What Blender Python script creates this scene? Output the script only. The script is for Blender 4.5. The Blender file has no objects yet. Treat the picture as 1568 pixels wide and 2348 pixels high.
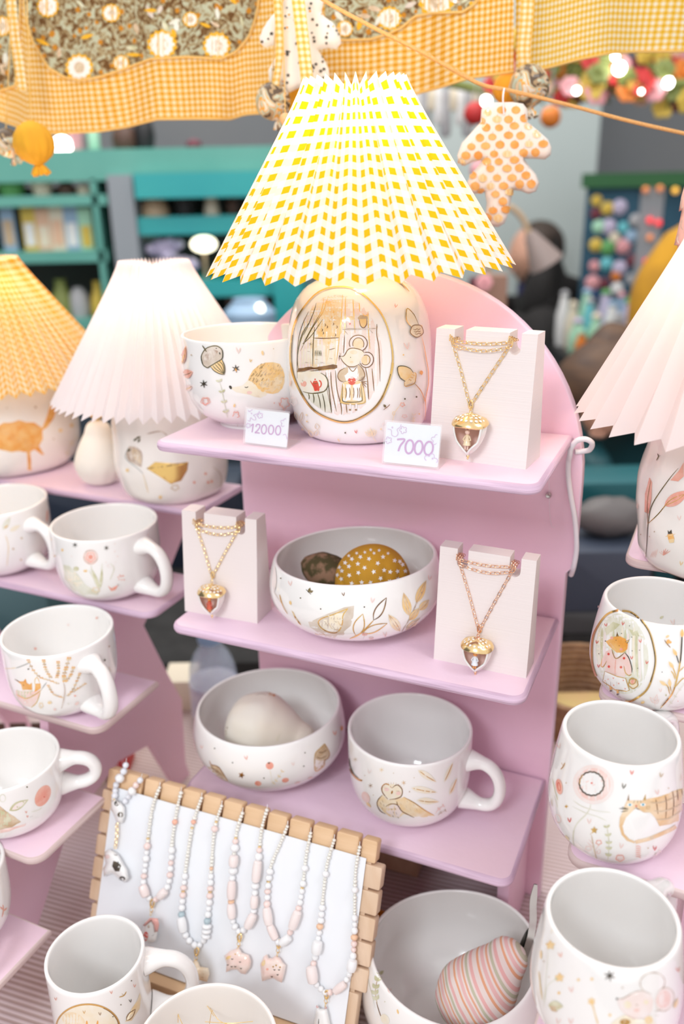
import bpy, bmesh, math, random
from math import sin, cos, pi, radians, sqrt, atan2, hypot
from mathutils import Vector, Matrix, noise
from mathutils.bvhtree import BVHTree
from mathutils.geometry import delaunay_2d_cdt

# ------------------------------------------------------------ camera, world, light, exposure
SC = bpy.context.scene
COL = SC.collection
CH = 1.55                                   # camera height above the hall floor
FPX, PITCH, ROLL = 1967.34, radians(21.0932), radians(-1.1856)
F_ = Vector((0, cos(PITCH), -sin(PITCH)))
_U = Vector((0, sin(PITCH), cos(PITCH))); _R = Vector((1, 0, 0))
R_ = _R * cos(ROLL) + _U * sin(ROLL)
U_ = _U * cos(ROLL) - _R * sin(ROLL)
EYE = Vector((0, 0, CH))
cam = bpy.data.cameras.new('camera'); camo = bpy.data.objects.new('camera', cam); COL.objects.link(camo)
camo.matrix_world = Matrix(((R_.x, U_.x, -F_.x, 0), (R_.y, U_.y, -F_.y, 0), (R_.z, U_.z, -F_.z, CH), (0, 0, 0, 1)))
cam.sensor_fit = 'VERTICAL'; cam.sensor_height = 36; cam.sensor_width = 24
cam.lens = FPX / 2348 * 36
cam.clip_start = 0.02
cam.dof.use_dof = True; cam.dof.focus_distance = 0.74; cam.dof.aperture_fstop = 3.0
SC.camera = camo
SC.view_settings.view_transform = 'Standard'; SC.view_settings.look = 'None'
SC.view_settings.gamma = 1; SC.view_settings.use_curve_mapping = False
SC.view_settings.exposure = -0.2

W = bpy.data.worlds.new('market_hall_air'); SC.world = W; W.use_nodes = True
W.node_tree.nodes['Background'].inputs[0].default_value = (1.0, 0.955, 0.935, 1)
W.node_tree.nodes['Background'].inputs[1].default_value = 1.08

def area(name, loc, aim, size, power, colr=(1, 1, 1), sy=None):
    l = bpy.data.lights.new(name, 'AREA'); l.shape = 'RECTANGLE'; l.size = size; l.size_y = sy or size
    l.energy = power; l.color = colr
    o = bpy.data.objects.new(name, l); COL.objects.link(o); o.location = loc
    o.rotation_euler = (Vector(aim) - Vector(loc)).to_track_quat('-Z', 'Y').to_euler()
    return o
area('ceiling_light_front', (-0.9, -1.2, 2.75), (0, .8, 1.1), .6, 34, (.88, .95, 1))
area('ceiling_light_right', (1.3, -0.2, 3.2), (0.1, .8, 1.1), .6, 13, (.90, .96, 1))
area('ceiling_light_hall', (-0.4, 2.6, 3.3), (-.2, 3.2, 0), 2.6, 70, (1, .98, .95))

# ------------------------------------------------------------ measuring helpers (z is relative to the eye)
def proj(p):
    d = (Vector(p) - EYE); k = d.dot(F_)
    return (784 + FPX * d.dot(R_) / k, 1174 - FPX * d.dot(U_) / k)
def ray(px, py): return F_ + R_ * ((px - 784) / FPX) + U_ * ((1174 - py) / FPX)
def atz(px, py, z):
    r = ray(px, py); return EYE + r * ((z - CH) / r.z)
def atd(px, py, d): return EYE + ray(px, py) * d
def aty(px, py, y):
    r = ray(px, py); return EYE + r * (y / r.y)
def depth(p): return (Vector(p) - EYE).dot(F_)
TABLE = CH - 0.8

# ------------------------------------------------------------ materials
def new_mat(name):
    m = bpy.data.materials.new(name); m.use_nodes = True
    return m, m.node_tree.nodes, m.node_tree.links, m.node_tree.nodes['Principled BSDF']
def mat(name, c, rough=.5, metal=0, noise_c=None, nscale=20, spec=None, coat=0, emis=0, trans=0, bump=0, bscale=80, sheen=0, stretch=None, nmin=.35, nmax=.65, alpha=1, ior=None):
    m, N, L, b = new_mat(name)
    b.inputs['Base Color'].default_value = (*c, 1); b.inputs['Roughness'].default_value = rough
    b.inputs['Metallic'].default_value = metal; b.inputs['Coat Weight'].default_value = coat
    b.inputs['Coat Roughness'].default_value = .03
    b.inputs['Transmission Weight'].default_value = trans; b.inputs['Alpha'].default_value = alpha
    b.inputs['Sheen Weight'].default_value = sheen
    if ior: b.inputs['IOR'].default_value = ior
    if spec is not None: b.inputs['Specular IOR Level'].default_value = spec
    if emis: b.inputs['Emission Color'].default_value = (*c, 1); b.inputs['Emission Strength'].default_value = emis
    tc = None
    if noise_c or bump:
        tc = N.new('ShaderNodeTexCoord'); mp = N.new('ShaderNodeMapping'); L.new(tc.outputs['Object'], mp.inputs[0])
        if stretch: mp.inputs['Scale'].default_value = stretch
    if noise_c:
        nz = N.new('ShaderNodeTexNoise'); nz.inputs['Scale'].default_value = nscale; nz.inputs['Detail'].default_value = 4
        L.new(mp.outputs[0], nz.inputs['Vector'])
        r = N.new('ShaderNodeMapRange'); r.inputs[1].default_value = nmin; r.inputs[2].default_value = nmax
        L.new(nz.outputs[0], r.inputs[0])
        mx = N.new('ShaderNodeMix'); mx.data_type = 'RGBA'; mx.inputs[6].default_value = (*c, 1); mx.inputs[7].default_value = (*noise_c, 1)
        L.new(r.outputs[0], mx.inputs[0]); L.new(mx.outputs[2], b.inputs['Base Color'])
        if emis: L.new(mx.outputs[2], b.inputs['Emission Color'])
    if bump:
        nb = N.new('ShaderNodeTexNoise'); nb.inputs['Scale'].default_value = bscale; nb.inputs['Detail'].default_value = 3
        L.new(mp.outputs[0], nb.inputs['Vector'])
        bp = N.new('ShaderNodeBump'); bp.inputs['Strength'].default_value = bump; bp.inputs['Distance'].default_value = .002
        L.new(nb.outputs[0], bp.inputs['Height']); L.new(bp.outputs[0], b.inputs['Normal'])
    return m
def math_node(N, L, op, a, b=None, c=None):
    n = N.new('ShaderNodeMath'); n.operation = op
    for i, v in enumerate((a, b, c)):
        if v is None: continue
        if isinstance(v, (int, float)): n.inputs[i].default_value = v
        else: L.new(v, n.inputs[i])
    return n.outputs[0]
def gingham(name, white, half, full, period, translucent=0, duty=.5, soft=False, rough=.8):
    """UV woven check: full where both bands cross, half where one band passes."""
    m, N, L, b = new_mat(name)
    uv = N.new('ShaderNodeUVMap'); sp = N.new('ShaderNodeSeparateXYZ'); L.new(uv.outputs[0], sp.inputs[0])
    s = []
    for k in range(2):
        q = math_node(N, L, 'FRACT', math_node(N, L, 'DIVIDE', sp.outputs[k], period))
        s.append(math_node(N, L, 'LESS_THAN', q, duty))
    m1 = N.new('ShaderNodeMix'); m1.data_type = 'RGBA'; m1.inputs[6].default_value = (*white, 1); m1.inputs[7].default_value = (*half, 1)
    L.new(math_node(N, L, 'MAXIMUM', s[0], s[1]), m1.inputs[0])
    m2 = N.new('ShaderNodeMix'); m2.data_type = 'RGBA'; m2.inputs[7].default_value = (*full, 1)
    L.new(m1.outputs[2], m2.inputs[6]); L.new(math_node(N, L, 'MULTIPLY', s[0], s[1]), m2.inputs[0])
    L.new(m2.outputs[2], b.inputs['Base Color']); b.inputs['Roughness'].default_value = rough
    b.inputs['Specular IOR Level'].default_value = .2
    if translucent:
        t = N.new('ShaderNodeBsdfTranslucent'); L.new(m2.outputs[2], t.inputs[0])
        ms = N.new('ShaderNodeMixShader'); ms.inputs[0].default_value = translucent
        L.new(b.outputs[0], ms.inputs[1]); L.new(t.outputs[0], ms.inputs[2])
        L.new(ms.outputs[0], N['Material Output'].inputs[0])
    return m
def translucent_mat(name, c, f=.5):
    m, N, L, b = new_mat(name)
    b.inputs['Base Color'].default_value = (*c, 1); b.inputs['Roughness'].default_value = .7; b.inputs['Specular IOR Level'].default_value = .2
    t = N.new('ShaderNodeBsdfTranslucent'); t.inputs[0].default_value = (*c, 1)
    ms = N.new('ShaderNodeMixShader'); ms.inputs[0].default_value = f
    L.new(b.outputs[0], ms.inputs[1]); L.new(t.outputs[0], ms.inputs[2]); L.new(ms.outputs[0], N['Material Output'].inputs[0])
    return m

M = {}
M['ceramic'] = mat('white_ceramic_glaze', (.89, .87, .855), .12, coat=.6, spec=.5)
M['ceramic_warm'] = mat('cream_ceramic_glaze', (.88, .83, .79), .16, coat=.5)
M['pink'] = mat('pink_painted_plywood', (.89, .58, .69), .42, noise_c=(.88, .60, .74), nscale=3.5, bump=.25, bscale=60, stretch=(1, 1, 1))
M['pink_lite'] = mat('pink_lilac_shelf_paint', (.83, .62, .76), .45, noise_c=(.84, .62, .71), nscale=6, bump=.25, bscale=70)
M['pink_edge'] = mat('brushed_lilac_plywood_edge', (.74, .54, .69), .6, noise_c=(.50, .34, .46), nscale=9, stretch=(1.2, 1.2, 26), bump=.8, bscale=12, nmin=.42, nmax=.75)
M['ply_edge'] = mat('layered_plywood_edge', (.74, .60, .58), .6, noise_c=(.60, .45, .44), nscale=9, stretch=(.4, .4, 30), nmin=.4, nmax=.6)
M['gold'] = mat('gold_lustre', (.88, .60, .22), .22, 1)
M['gold_jewel'] = mat('polished_gold', (.93, .70, .36), .18, 1)
M['rose_gold'] = mat('polished_rose_gold', (.90, .56, .38), .2, 1)
M['steel'] = mat('brushed_steel', (.6, .58, .56), .25, 1)
M['black'] = mat('black_paint', (.02, .018, .016), .4)
M['dark_cloth'] = mat('black_fabric', (.018, .018, .018), .95, noise_c=(.03, .03, .03))
M['stand'] = mat('pale_blush_plastic', (.82, .735, .72), .5, bump=.12, bscale=14, stretch=(1, 1, 60))
M['white_cord'] = mat('white_cable', (.85, .82, .86), .35)

# ------------------------------------------------------------ mesh helpers
class MB:
    def __init__(s): s.v = []; s.f = []; s.m = []; s.uv = {}
    def add(s, vs, fs, mi=0, uvs=None):
        o = len(s.v); s.v += [Vector(p) for p in vs]
        for k, f in enumerate(fs):
            if uvs: s.uv[len(s.f)] = [uvs[i] for i in f]
            s.f.append([i + o for i in f]); s.m.append(mi)
    def grid(s, P, mi=0, closed_u=False, uv=None):
        """P[i][j] rows of points."""
        n, m = len(P), len(P[0]); vs = [p for r in P for p in r]; fs = []
        for i in range(n - 1):
            for j in range(m if closed_u else m - 1):
                k = (j + 1) % m; fs.append((i * m + j, i * m + k, (i + 1) * m + k, (i + 1) * m + j))
        s.add(vs, fs, mi, [q for r in uv for q in r] if uv else None)
    def lathe(s, prof, c=(0, 0, 0), seg=32, mi=0, ax=None, fn=None):
        c = Vector(c); rows = []
        for (r, z) in prof:
            row = []
            for k in range(seg):
                a = 2 * pi * k / seg
                p = Vector((r * cos(a), r * sin(a), z))
                if fn: p = fn(p, a)
                if ax is not None: p = ax @ p
                row.append(c + p)
            rows.append(row)
        s.grid(rows, mi, True)
        for e, row in ((0, rows[0]), (1, rows[-1])):
            if prof[0 if e == 0 else -1][0] > 1e-6:
                n = len(s.v); s.v += [p.copy() for p in row]; idx = list(range(n, n + seg))
                s.f.append(idx[::-1] if e == 0 else idx); s.m.append(mi)
    def tube(s, path, r, seg=8, mi=0, closed=False, caps=True, flat=1.0, up=None):
        path = [Vector(p) for p in path]; n = len(path); rs = r if isinstance(r, (list, tuple)) else [r] * n
        rows = []; prev = None
        for i, p in enumerate(path):
            a = path[(i - 1) % n] if (i > 0 or closed) else p
            b = path[(i + 1) % n] if (i < n - 1 or closed) else p
            t = (b - a).normalized()
            if prev is None:
                q = Vector(up) if up else (Vector((0, 0, 1)) if abs(t.z) < .9 else Vector((1, 0, 0)))
            else: q = prev
            x = (q - t * q.dot(t)).normalized(); y = t.cross(x); prev = x
            rows.append([p + (x * cos(2 * pi * k / seg) + y * sin(2 * pi * k / seg) * flat) * rs[i] for k in range(seg)])
        if closed: rows.append(rows[0])
        s.grid(rows, mi, True)
        if caps and not closed:
            for row, rev in ((rows[0], True), (rows[-1], False)):
                o = len(s.v); s.v += [p.copy() for p in row]; idx = list(range(o, o + seg))
                s.f.append(idx[::-1] if rev else idx); s.m.append(mi)
    def ball(s, c, r, seg=16, rings=10, mi=0, sc=(1, 1, 1), rot=None, fn=None):
        c = Vector(c); rows = []
        for i in range(rings + 1):
            t = pi * i / rings; row = []
            for k in range(seg):
                a = 2 * pi * k / seg
                p = Vector((sin(t) * cos(a) * sc[0], sin(t) * sin(a) * sc[1], -cos(t) * sc[2])) * r
                if fn: p = fn(p)
                if rot is not None: p = rot @ p
                row.append(c + p)
            rows.append(row)
        s.grid(rows, mi, True)
    def box(s, lo, hi, mi=0, mtx=None):
        x0, y0, z0 = lo; x1, y1, z1 = hi
        v = [Vector(p) for p in ((x0, y0, z0), (x1, y0, z0), (x1, y1, z0), (x0, y1, z0), (x0, y0, z1), (x1, y0, z1), (x1, y1, z1), (x0, y1, z1))]
        if mtx is not None: v = [mtx @ p for p in v]
        s.add(v, [(3, 2, 1, 0), (4, 5, 6, 7), (0, 1, 5, 4), (1, 2, 6, 5), (2, 3, 7, 6), (3, 0, 4, 7)], mi)
    def prism(s, poly, fn, t0, t1, mi=0, side=None, bev=0):
        """poly in 2D, fn(x,y,t)->3D"""
        n = len(poly); side = mi if side is None else side
        def inset(d):
            out = []
            for i in range(n):
                a = Vector(poly[i - 1]); b = Vector(poly[i]); c = Vector(poly[(i + 1) % n])
                e1 = (b - a).normalized(); e2 = (c - b).normalized()
                nn = Vector((-e1.y, e1.x)) + Vector((-e2.y, e2.x))
                if nn.length < 1e-6: nn = Vector((-e1.y, e1.x))
                nn.normalize(); k = max(.4, nn.dot(Vector((-e1.y, e1.x))))
                out.append(b + nn * (d / k))
            return out
        A = sum(poly[i - 1][0] * poly[i][1] - poly[i][0] * poly[i - 1][1] for i in range(n))
        sg = 1 if A > 0 else -1
        if bev:
            d = bev; sgn = 1 if t1 > t0 else -1
            rows = [(inset(sg * d), t0), (inset(sg * d * .3), t0 + sgn * d * .3), (inset(0), t0 + sgn * d), (inset(0), t1 - sgn * d), (inset(sg * d * .3), t1 - sgn * d * .3), (inset(sg * d), t1)]
        else: rows = [(inset(0), t0), (inset(0), t1)]
        P = [[fn(p[0], p[1], t) for p in r] for r, t in rows]
        s.grid(P, side, True)
        s.add(P[0], [list(range(n))], mi); s.add(P[-1], [list(range(n))], mi)
    def build(s, name, mats, parent=None, smooth=True, angle=40, fix=True):
        me = bpy.data.meshes.new(name)
        vs = s.v
        if parent is not None:
            off = Vector(parent['_w']) if '_w' in parent else Vector((0, 0, 0))
            vs = [p - off for p in vs]
        me.from_pydata([tuple(p) for p in vs], [], s.f)
        if not isinstance(mats, (list, tuple)): mats = [mats]
        for m in mats: me.materials.append(m)
        me.polygons.foreach_set('material_index', s.m)
        if s.uv:
            ul = me.uv_layers.new(name='UVMap')
            for fi, q in s.uv.items():
                for k, li in enumerate(me.polygons[fi].loop_indices): ul.data[li].uv = q[k]
        me.validate(clean_customdata=False)
        bm = bmesh.new(); bm.from_mesh(me); bmesh.ops.remove_doubles(bm, verts=bm.verts, dist=1e-6)
        if fix: bmesh.ops.recalc_face_normals(bm, faces=bm.faces)
        bm.to_mesh(me); bm.free()
        if smooth:
            me.polygons.foreach_set('use_smooth', [True] * len(me.polygons))
            me.set_sharp_from_angle(angle=radians(angle))
        o = bpy.data.objects.new(name, me); COL.objects.link(o)
        if parent is not None: o.parent = parent
        return o
def tag(o, label, cat, group=None):
    o['label'] = label; o['category'] = cat
    if group: o['group'] = group
    return o
def thing(name, label, cat, loc, group=None):
    o = bpy.data.objects.new(name, None); COL.objects.link(o); o.location = loc; o['_w'] = tuple(loc)
    o.empty_display_size = .02
    return tag(o, label, cat, group)
def structure(o): o['kind'] = 'structure'; return o
def rrect(x0, y0, x1, y1, r, n=6, corners=(1, 1, 1, 1)):
    out = []
    for k, (cx, cy, a0) in enumerate(((x0 + r, y0 + r, pi), (x1 - r, y0 + r, 1.5 * pi), (x1 - r, y1 - r, 0), (x0 + r, y1 - r, .5 * pi))):
        if corners[k]:
            for i in range(n + 1):
                a = a0 + .5 * pi * i / n; out.append((cx + r * cos(a), cy + r * sin(a)))
        else: out.append(((x0, y0), (x1, y0), (x1, y1), (x0, y1))[k])
    return out
def catmull(pts, n=6):
    P = [Vector(p) for p in pts]; out = []
    for i in range(len(P) - 1):
        a = P[max(0, i - 1)]; b = P[i]; c = P[i + 1]; d = P[min(len(P) - 1, i + 2)]
        for k in range(n):
            t = k / n
            out.append(.5 * ((2 * b) + (c - a) * t + (2 * a - 5 * b + 4 * c - d) * t * t + (3 * b - a - 3 * c + d) * t ** 3))
    out.append(P[-1]); return out
# ------------------------------------------------------------ the painter: glaze painting laid onto curved ware
def paint_mats(name, c, c2=None, rough=.15, metal=0, scale=90): return mat('glaze_' + name, c, rough, metal, noise_c=c2, nscale=scale, coat=.4 if not metal else 0)
G = dict(
 gold=M['gold'],
 brown=paint_mats('brown', (.16, .075, .035), (.32, .17, .06)), dark=paint_mats('dark', (.03, .028, .02), (.09, .06, .03)),
 ink=paint_mats('olive_ink', (.05, .05, .025), (.20, .15, .06)), red=paint_mats('red', (.68, .06, .04), (.75, .14, .09)),
 coral=paint_mats('coral', (.82, .32, .24), (.86, .48, .38)), rose=paint_mats('rose', (.86, .58, .52), (.87, .70, .66)),
 blush=paint_mats('blush', (.87, .74, .70), (.87, .80, .78)), orange=paint_mats('orange', (.80, .34, .06), (.85, .50, .18)),
 amber=paint_mats('amber', (.86, .56, .22), (.86, .68, .42)), honey=paint_mats('honey', (.83, .62, .35), (.87, .77, .60)),
 cream=paint_mats('cream', (.86, .76, .58), (.87, .82, .72)), tan=paint_mats('tan', (.55, .38, .22), (.72, .58, .42)),
 taupe=paint_mats('taupe', (.62, .52, .42), (.74, .66, .58)), sage=paint_mats('sage', (.52, .50, .28), (.72, .70, .52)),
 sagelt=paint_mats('pale_sage', (.70, .68, .55), (.80, .79, .70)), sepia=paint_mats('sepia', (.42, .28, .20), (.78, .70, .62), scale=160),
 white=M['ceramic'], pinkroom=paint_mats('room_pink', (.86, .68, .62), (.87, .78, .73)), grey=paint_mats('grey', (.5, .5, .48)),
 blue=paint_mats('blue', (.10, .45, .62)), tabby=paint_mats('tabby', (.76, .48, .24), (.85, .68, .48), scale=60), lilac=paint_mats('lilac', (.55, .22, .55), (.62, .30, .60)),
)
class Painter:
    def __init__(s, objs, base=(0, 0), zoom=1.0, off=.0002, target=None):
        s.objs = objs; s.target = target or objs[0]; s.b = base; s.z = zoom; s.k = 0; s.off = off
        s.mb = MB(); s.mats = []
        V, Fc = [], []
        for o in objs:
            w = Vector(o.parent['_w']) if o.parent and '_w' in o.parent else Vector((0, 0, 0))
            n = len(V); V += [v.co + w for v in o.data.vertices]; Fc += [[i + n for i in p.vertices] for p in o.data.polygons]
        s.bvh = BVHTree.FromPolygons(V, Fc)
    def at(s, base, zoom): s.b = base; s.z = zoom; return s
    def P(s, x, y): return (s.b[0] + x / s.z, s.b[1] + y / s.z)
    def hit(s, px, py):
        r = ray(px, py).normalized()
        h = s.bvh.ray_cast(EYE, r)
        if h[0] is None: return None
        n = h[1]
        if n.dot(r) > 0: n = -n
        return h[0] + n * (s.off + s.k * .000006)
    def mi(s, m):
        m = G[m] if isinstance(m, str) else m
        if m not in s.mats: s.mats.append(m)
        return s.mats.index(m)
    def fill(s, pts, m, raw=False, step=7):
        s.k += 1
        q = [s.P(*p) for p in pts] if not raw else pts
        xs = [p[0] for p in q]; ys = [p[1] for p in q]; n = len(q)
        def inside(x, y):
            c = False
            for i in range(n):
                (x1, y1), (x2, y2) = q[i - 1], q[i]
                if (y1 > y) != (y2 > y) and x < (x2 - x1) * (y - y1) / (y2 - y1) + x1: c = not c
            return c
        pts2 = [Vector(p) for p in q]
        x = min(xs) + step / 2
        while x < max(xs):
            y = min(ys) + step / 2
            while y < max(ys):
                if inside(x, y): pts2.append(Vector((x, y)))
                y += step
            x += step
        try: vs, es, fs, *_ = delaunay_2d_cdt(pts2, [], [list(range(n))], 1, 1e-4)
        except Exception: return s
        H = [s.hit(v.x, v.y) for v in vs]
        idx = {}; V = []
        for i, h in enumerate(H):
            if h is not None: idx[i] = len(V); V.append(h)
        dd = [depth(h) for h in V]
        F = []
        for f in fs:
            if all(i in idx for i in f):
                ds = [dd[idx[i]] for i in f]
                if max(ds) - min(ds) < .03: F.append([idx[i] for i in f])
        if F: s.mb.add(V, F, s.mi(m))
        return s
    def line(s, pts, w, m, taper=True, smooth=True):
        """pts in crop coordinates, w in photo pixels"""
        s.k += 1
        q = [Vector(s.P(*p)) for p in pts]
        if smooth and len(q) > 2: q = catmull([(p.x, p.y, 0) for p in q], 5); q = [Vector((p.x, p.y)) for p in q]
        out = [q[0]]
        for a, b in zip(q, q[1:]):
            n = max(1, int((b - a).length / 6))
            out += [a + (b - a) * k / n for k in range(1, n + 1)]
        L, Rr = [], []
        n = len(out)
        for i, p in enumerate(out):
            t = (out[min(n - 1, i + 1)] - out[max(0, i - 1)])
            if t.length < 1e-6: t = Vector((1, 0))
            t.normalize(); nn = Vector((-t.y, t.x)); e = i / max(1, n - 1)
            ww = w / 2 * (min(1, .35 + 3 * min(e, 1 - e)) if taper else 1)
            a = s.hit(*(p + nn * ww)); b = s.hit(*(p - nn * ww)); L.append(a); Rr.append(b)
        V = []; F = []; mi = s.mi(m)
        for i in range(n - 1):
            if None in (L[i], Rr[i], L[i + 1], Rr[i + 1]): continue
            ds = [depth(x) for x in (L[i], Rr[i], L[i + 1], Rr[i + 1])]
            if max(ds) - min(ds) > .02: continue
            o = len(V); V += [L[i], Rr[i], Rr[i + 1], L[i + 1]]; F.append((o, o + 1, o + 2, o + 3))
        if F: s.mb.add(V, F, mi)
        return s
    def oval(s, x, y, rx, ry, m, ang=0, n=20, wob=0):
        c, sn = cos(radians(ang)), sin(radians(ang)); P = []
        for k in range(n):
            a = 2 * pi * k / n; r = 1 + wob * sin(5 * a + x)
            u, v = rx * cos(a) * r, ry * sin(a) * r; P.append((x + u * c - v * sn, y + u * sn + v * c))
        return s.fill(P, m)
    def ring(s, x, y, rx, ry, w, m, ang=0, n=28, wob=0, a0=0, a1=360, k=5):
        c, sn = cos(radians(ang)), sin(radians(ang)); P = []
        for i in range(n + 1):
            a = radians(a0 + (a1 - a0) * i / n); r = 1 + wob * sin(k * a)
            u, v = rx * cos(a) * r, ry * sin(a) * r; P.append((x + u * c - v * sn, y + u * sn + v * c))
        return s.line(P, w, m, taper=False)
    def leaf(s, x, y, ang, L, wd, m, vein=None):
        c, sn = cos(radians(ang)), sin(radians(ang)); P = []
        for k in range(9): t = k / 8; P.append((t * L, sin(pi * t ** .8) * wd / 2))
        for k in range(7, 0, -1): t = k / 8; P.append((t * L, -sin(pi * t ** .8) * wd / 2))
        s.fill([(x + u * c - v * sn, y + u * sn + v * c) for u, v in P], m)
        if vein: s.line([(x, y), (x + L * .5 * c - .06 * L * sn, y + L * .5 * sn + .06 * L * c), (x + L * .9 * c, y + L * .9 * sn)], 1.6, vein)
        return s
    def leafline(s, x, y, ang, L, wd, w, m):
        c, sn = cos(radians(ang)), sin(radians(ang))
        P = [(t / 6 * L, sin(pi * (t / 6) ** .8) * wd / 2) for t in range(7)]
        for sg in (1, -1): s.line([(x + u * c - v * sg * sn, y + u * sn + v * sg * c) for u, v in P], w, m)
        return s
    def vee(s, x, y, h, m, ang=0, w=None):
        c, sn = cos(radians(ang)), sin(radians(ang)); w = w or max(1.6, h / s.z * .22)
        def q(u, v): return (x + u * c - v * sn, y + u * sn + v * c)
        s.line([q(-h * .35, -h * .5), q(-h * .22, 0), q(0, h * .5)], w, m, smooth=False)
        s.line([q(h * .35, -h * .45), q(h * .22, 0), q(0, h * .5)], w, m, smooth=False)
        return s
    def star(s, x, y, r, m, n=6, w=1.6):
        for k in range(n // 2):
            a = pi * k / (n // 2) + .4; s.line([(x - r * cos(a), y - r * sin(a)), (x + r * cos(a), y + r * sin(a))], w, m)
        return s
    def starfill(s, x, y, r, m, n=5, ang=-90, inner=.45):
        return s.fill([(x + (r if k % 2 == 0 else r * inner) * cos(radians(ang + 180 * k / n)), y + (r if k % 2 == 0 else r * inner) * sin(radians(ang + 180 * k / n))) for k in range(2 * n)], m, step=5)
    def dots(s, L, m, r=2):
        for x, y in L: s.oval(x, y, r * s.z, r * s.z, m, n=8)
        return s
    def sprig(s, pts, w, stem, leafm, L, wd, n=4, spread=50):
        s.line(pts, w, stem)
        q = catmull([(p[0], p[1], 0) for p in pts], 8)
        for k in range(1, n + 1):
            i = int((len(q) - 2) * k / n); t = q[min(i + 1, len(q) - 1)] - q[i - 1]; a = math.degrees(atan2(t.y, t.x))
            for sg in (1, -1): s.leaf(q[i].x, q[i].y, a + sg * spread, L, wd, leafm)
        return s
    def done(s):
        t = s.target; w = Vector(t.parent['_w']) if t.parent and '_w' in t.parent else Vector((0, 0, 0))
        if not s.mb.f: return
        me = t.data; base = len(me.materials)
        for m in s.mats: me.materials.append(m)
        bm = bmesh.new(); bm.from_mesh(me)
        V = [bm.verts.new(p - w) for p in s.mb.v]
        for f, mi in zip(s.mb.f, s.mb.m):
            try: nf = bm.faces.new([V[i] for i in f]); nf.material_index = base + mi; nf.smooth = True
            except ValueError: pass
        bm.to_mesh(me); bm.free()

# ------------------------------------------------------------ ware: cups, mugs, bowls
PROF = dict(
 cup=[(0, .38), (.02, .50), (.08, .68), (.2, .87), (.4, .97), (.65, 1.0), (1, 1.0)],
 wide=[(0, .50), (.035, .50), (.06, .58), (.16, .80), (.32, .94), (.55, 1.0), (1, 1.0)],
 bowl=[(0, .50), (.04, .52), (.06, .58), (.2, .86), (.4, 1.03), (.58, 1.07), (.8, 1.05), (1, 1.0)],
 bowl2=[(0, .45), (.05, .62), (.16, .86), (.36, 1.06), (.55, 1.11), (.78, 1.08), (1, 1.0)],
 barrel=[(0, .64), (.02, .70), (.06, .84), (.18, 1.05), (.34, 1.15), (.52, 1.15), (.78, 1.08), (1, 1.0)],
 tall=[(0, .66), (.02, .70), (.07, .84), (.2, .96), (.42, 1.01), (.7, 1.0), (1, 1.0)],
)
def interp(prof, t):
    P = catmull([(a, b, 0) for a, b in prof], 8)
    for a, b in zip(P, P[1:]):
        if a.x <= t <= b.x + 1e-9: return a.y + (b.y - a.y) * (t - a.x) / max(1e-9, b.x - a.x)
    return P[-1].y
def solve_vessel(zs, rl, rr, ym, yb, foot):
    """rim left/right x, rim middle y, lowest visible y of the foot -> x, y, height, radius"""
    z0 = zs
    p = atz((rl + rr) / 2, yb - 20, z0); X = [p.x, p.y, .09, (rr - rl) / 2 * depth(p) / FPX]
    def res(X):
        x, y, h, r = X
        a = [proj((x + r * cos(t), y + r * sin(t), z0 + h)) for t in [2 * pi * k / 48 for k in range(48)]]
        b = [proj((x + r * foot * cos(t), y + r * foot * sin(t), z0)) for t in [2 * pi * k / 48 for k in range(48)]]
        ys = [q[1] for q in a]
        return [min(q[0] for q in a) - rl, max(q[0] for q in a) - rr, (min(ys) + max(ys)) / 2 - ym, max(q[1] for q in b) - yb]
    for it in range(12):
        r0 = res(X); J = []
        for k in range(4):
            Y = list(X); Y[k] += 1e-4; r1 = res(Y); J.append([(r1[i] - r0[i]) / 1e-4 for i in range(4)])
        A = Matrix([[J[k][i] for k in range(4)] for i in range(4)])
        try: d = A.inverted() @ Vector(r0)
        except ValueError: break
        X = [X[k] - d[k] for k in range(4)]
    return X
INFO = {}
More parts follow.
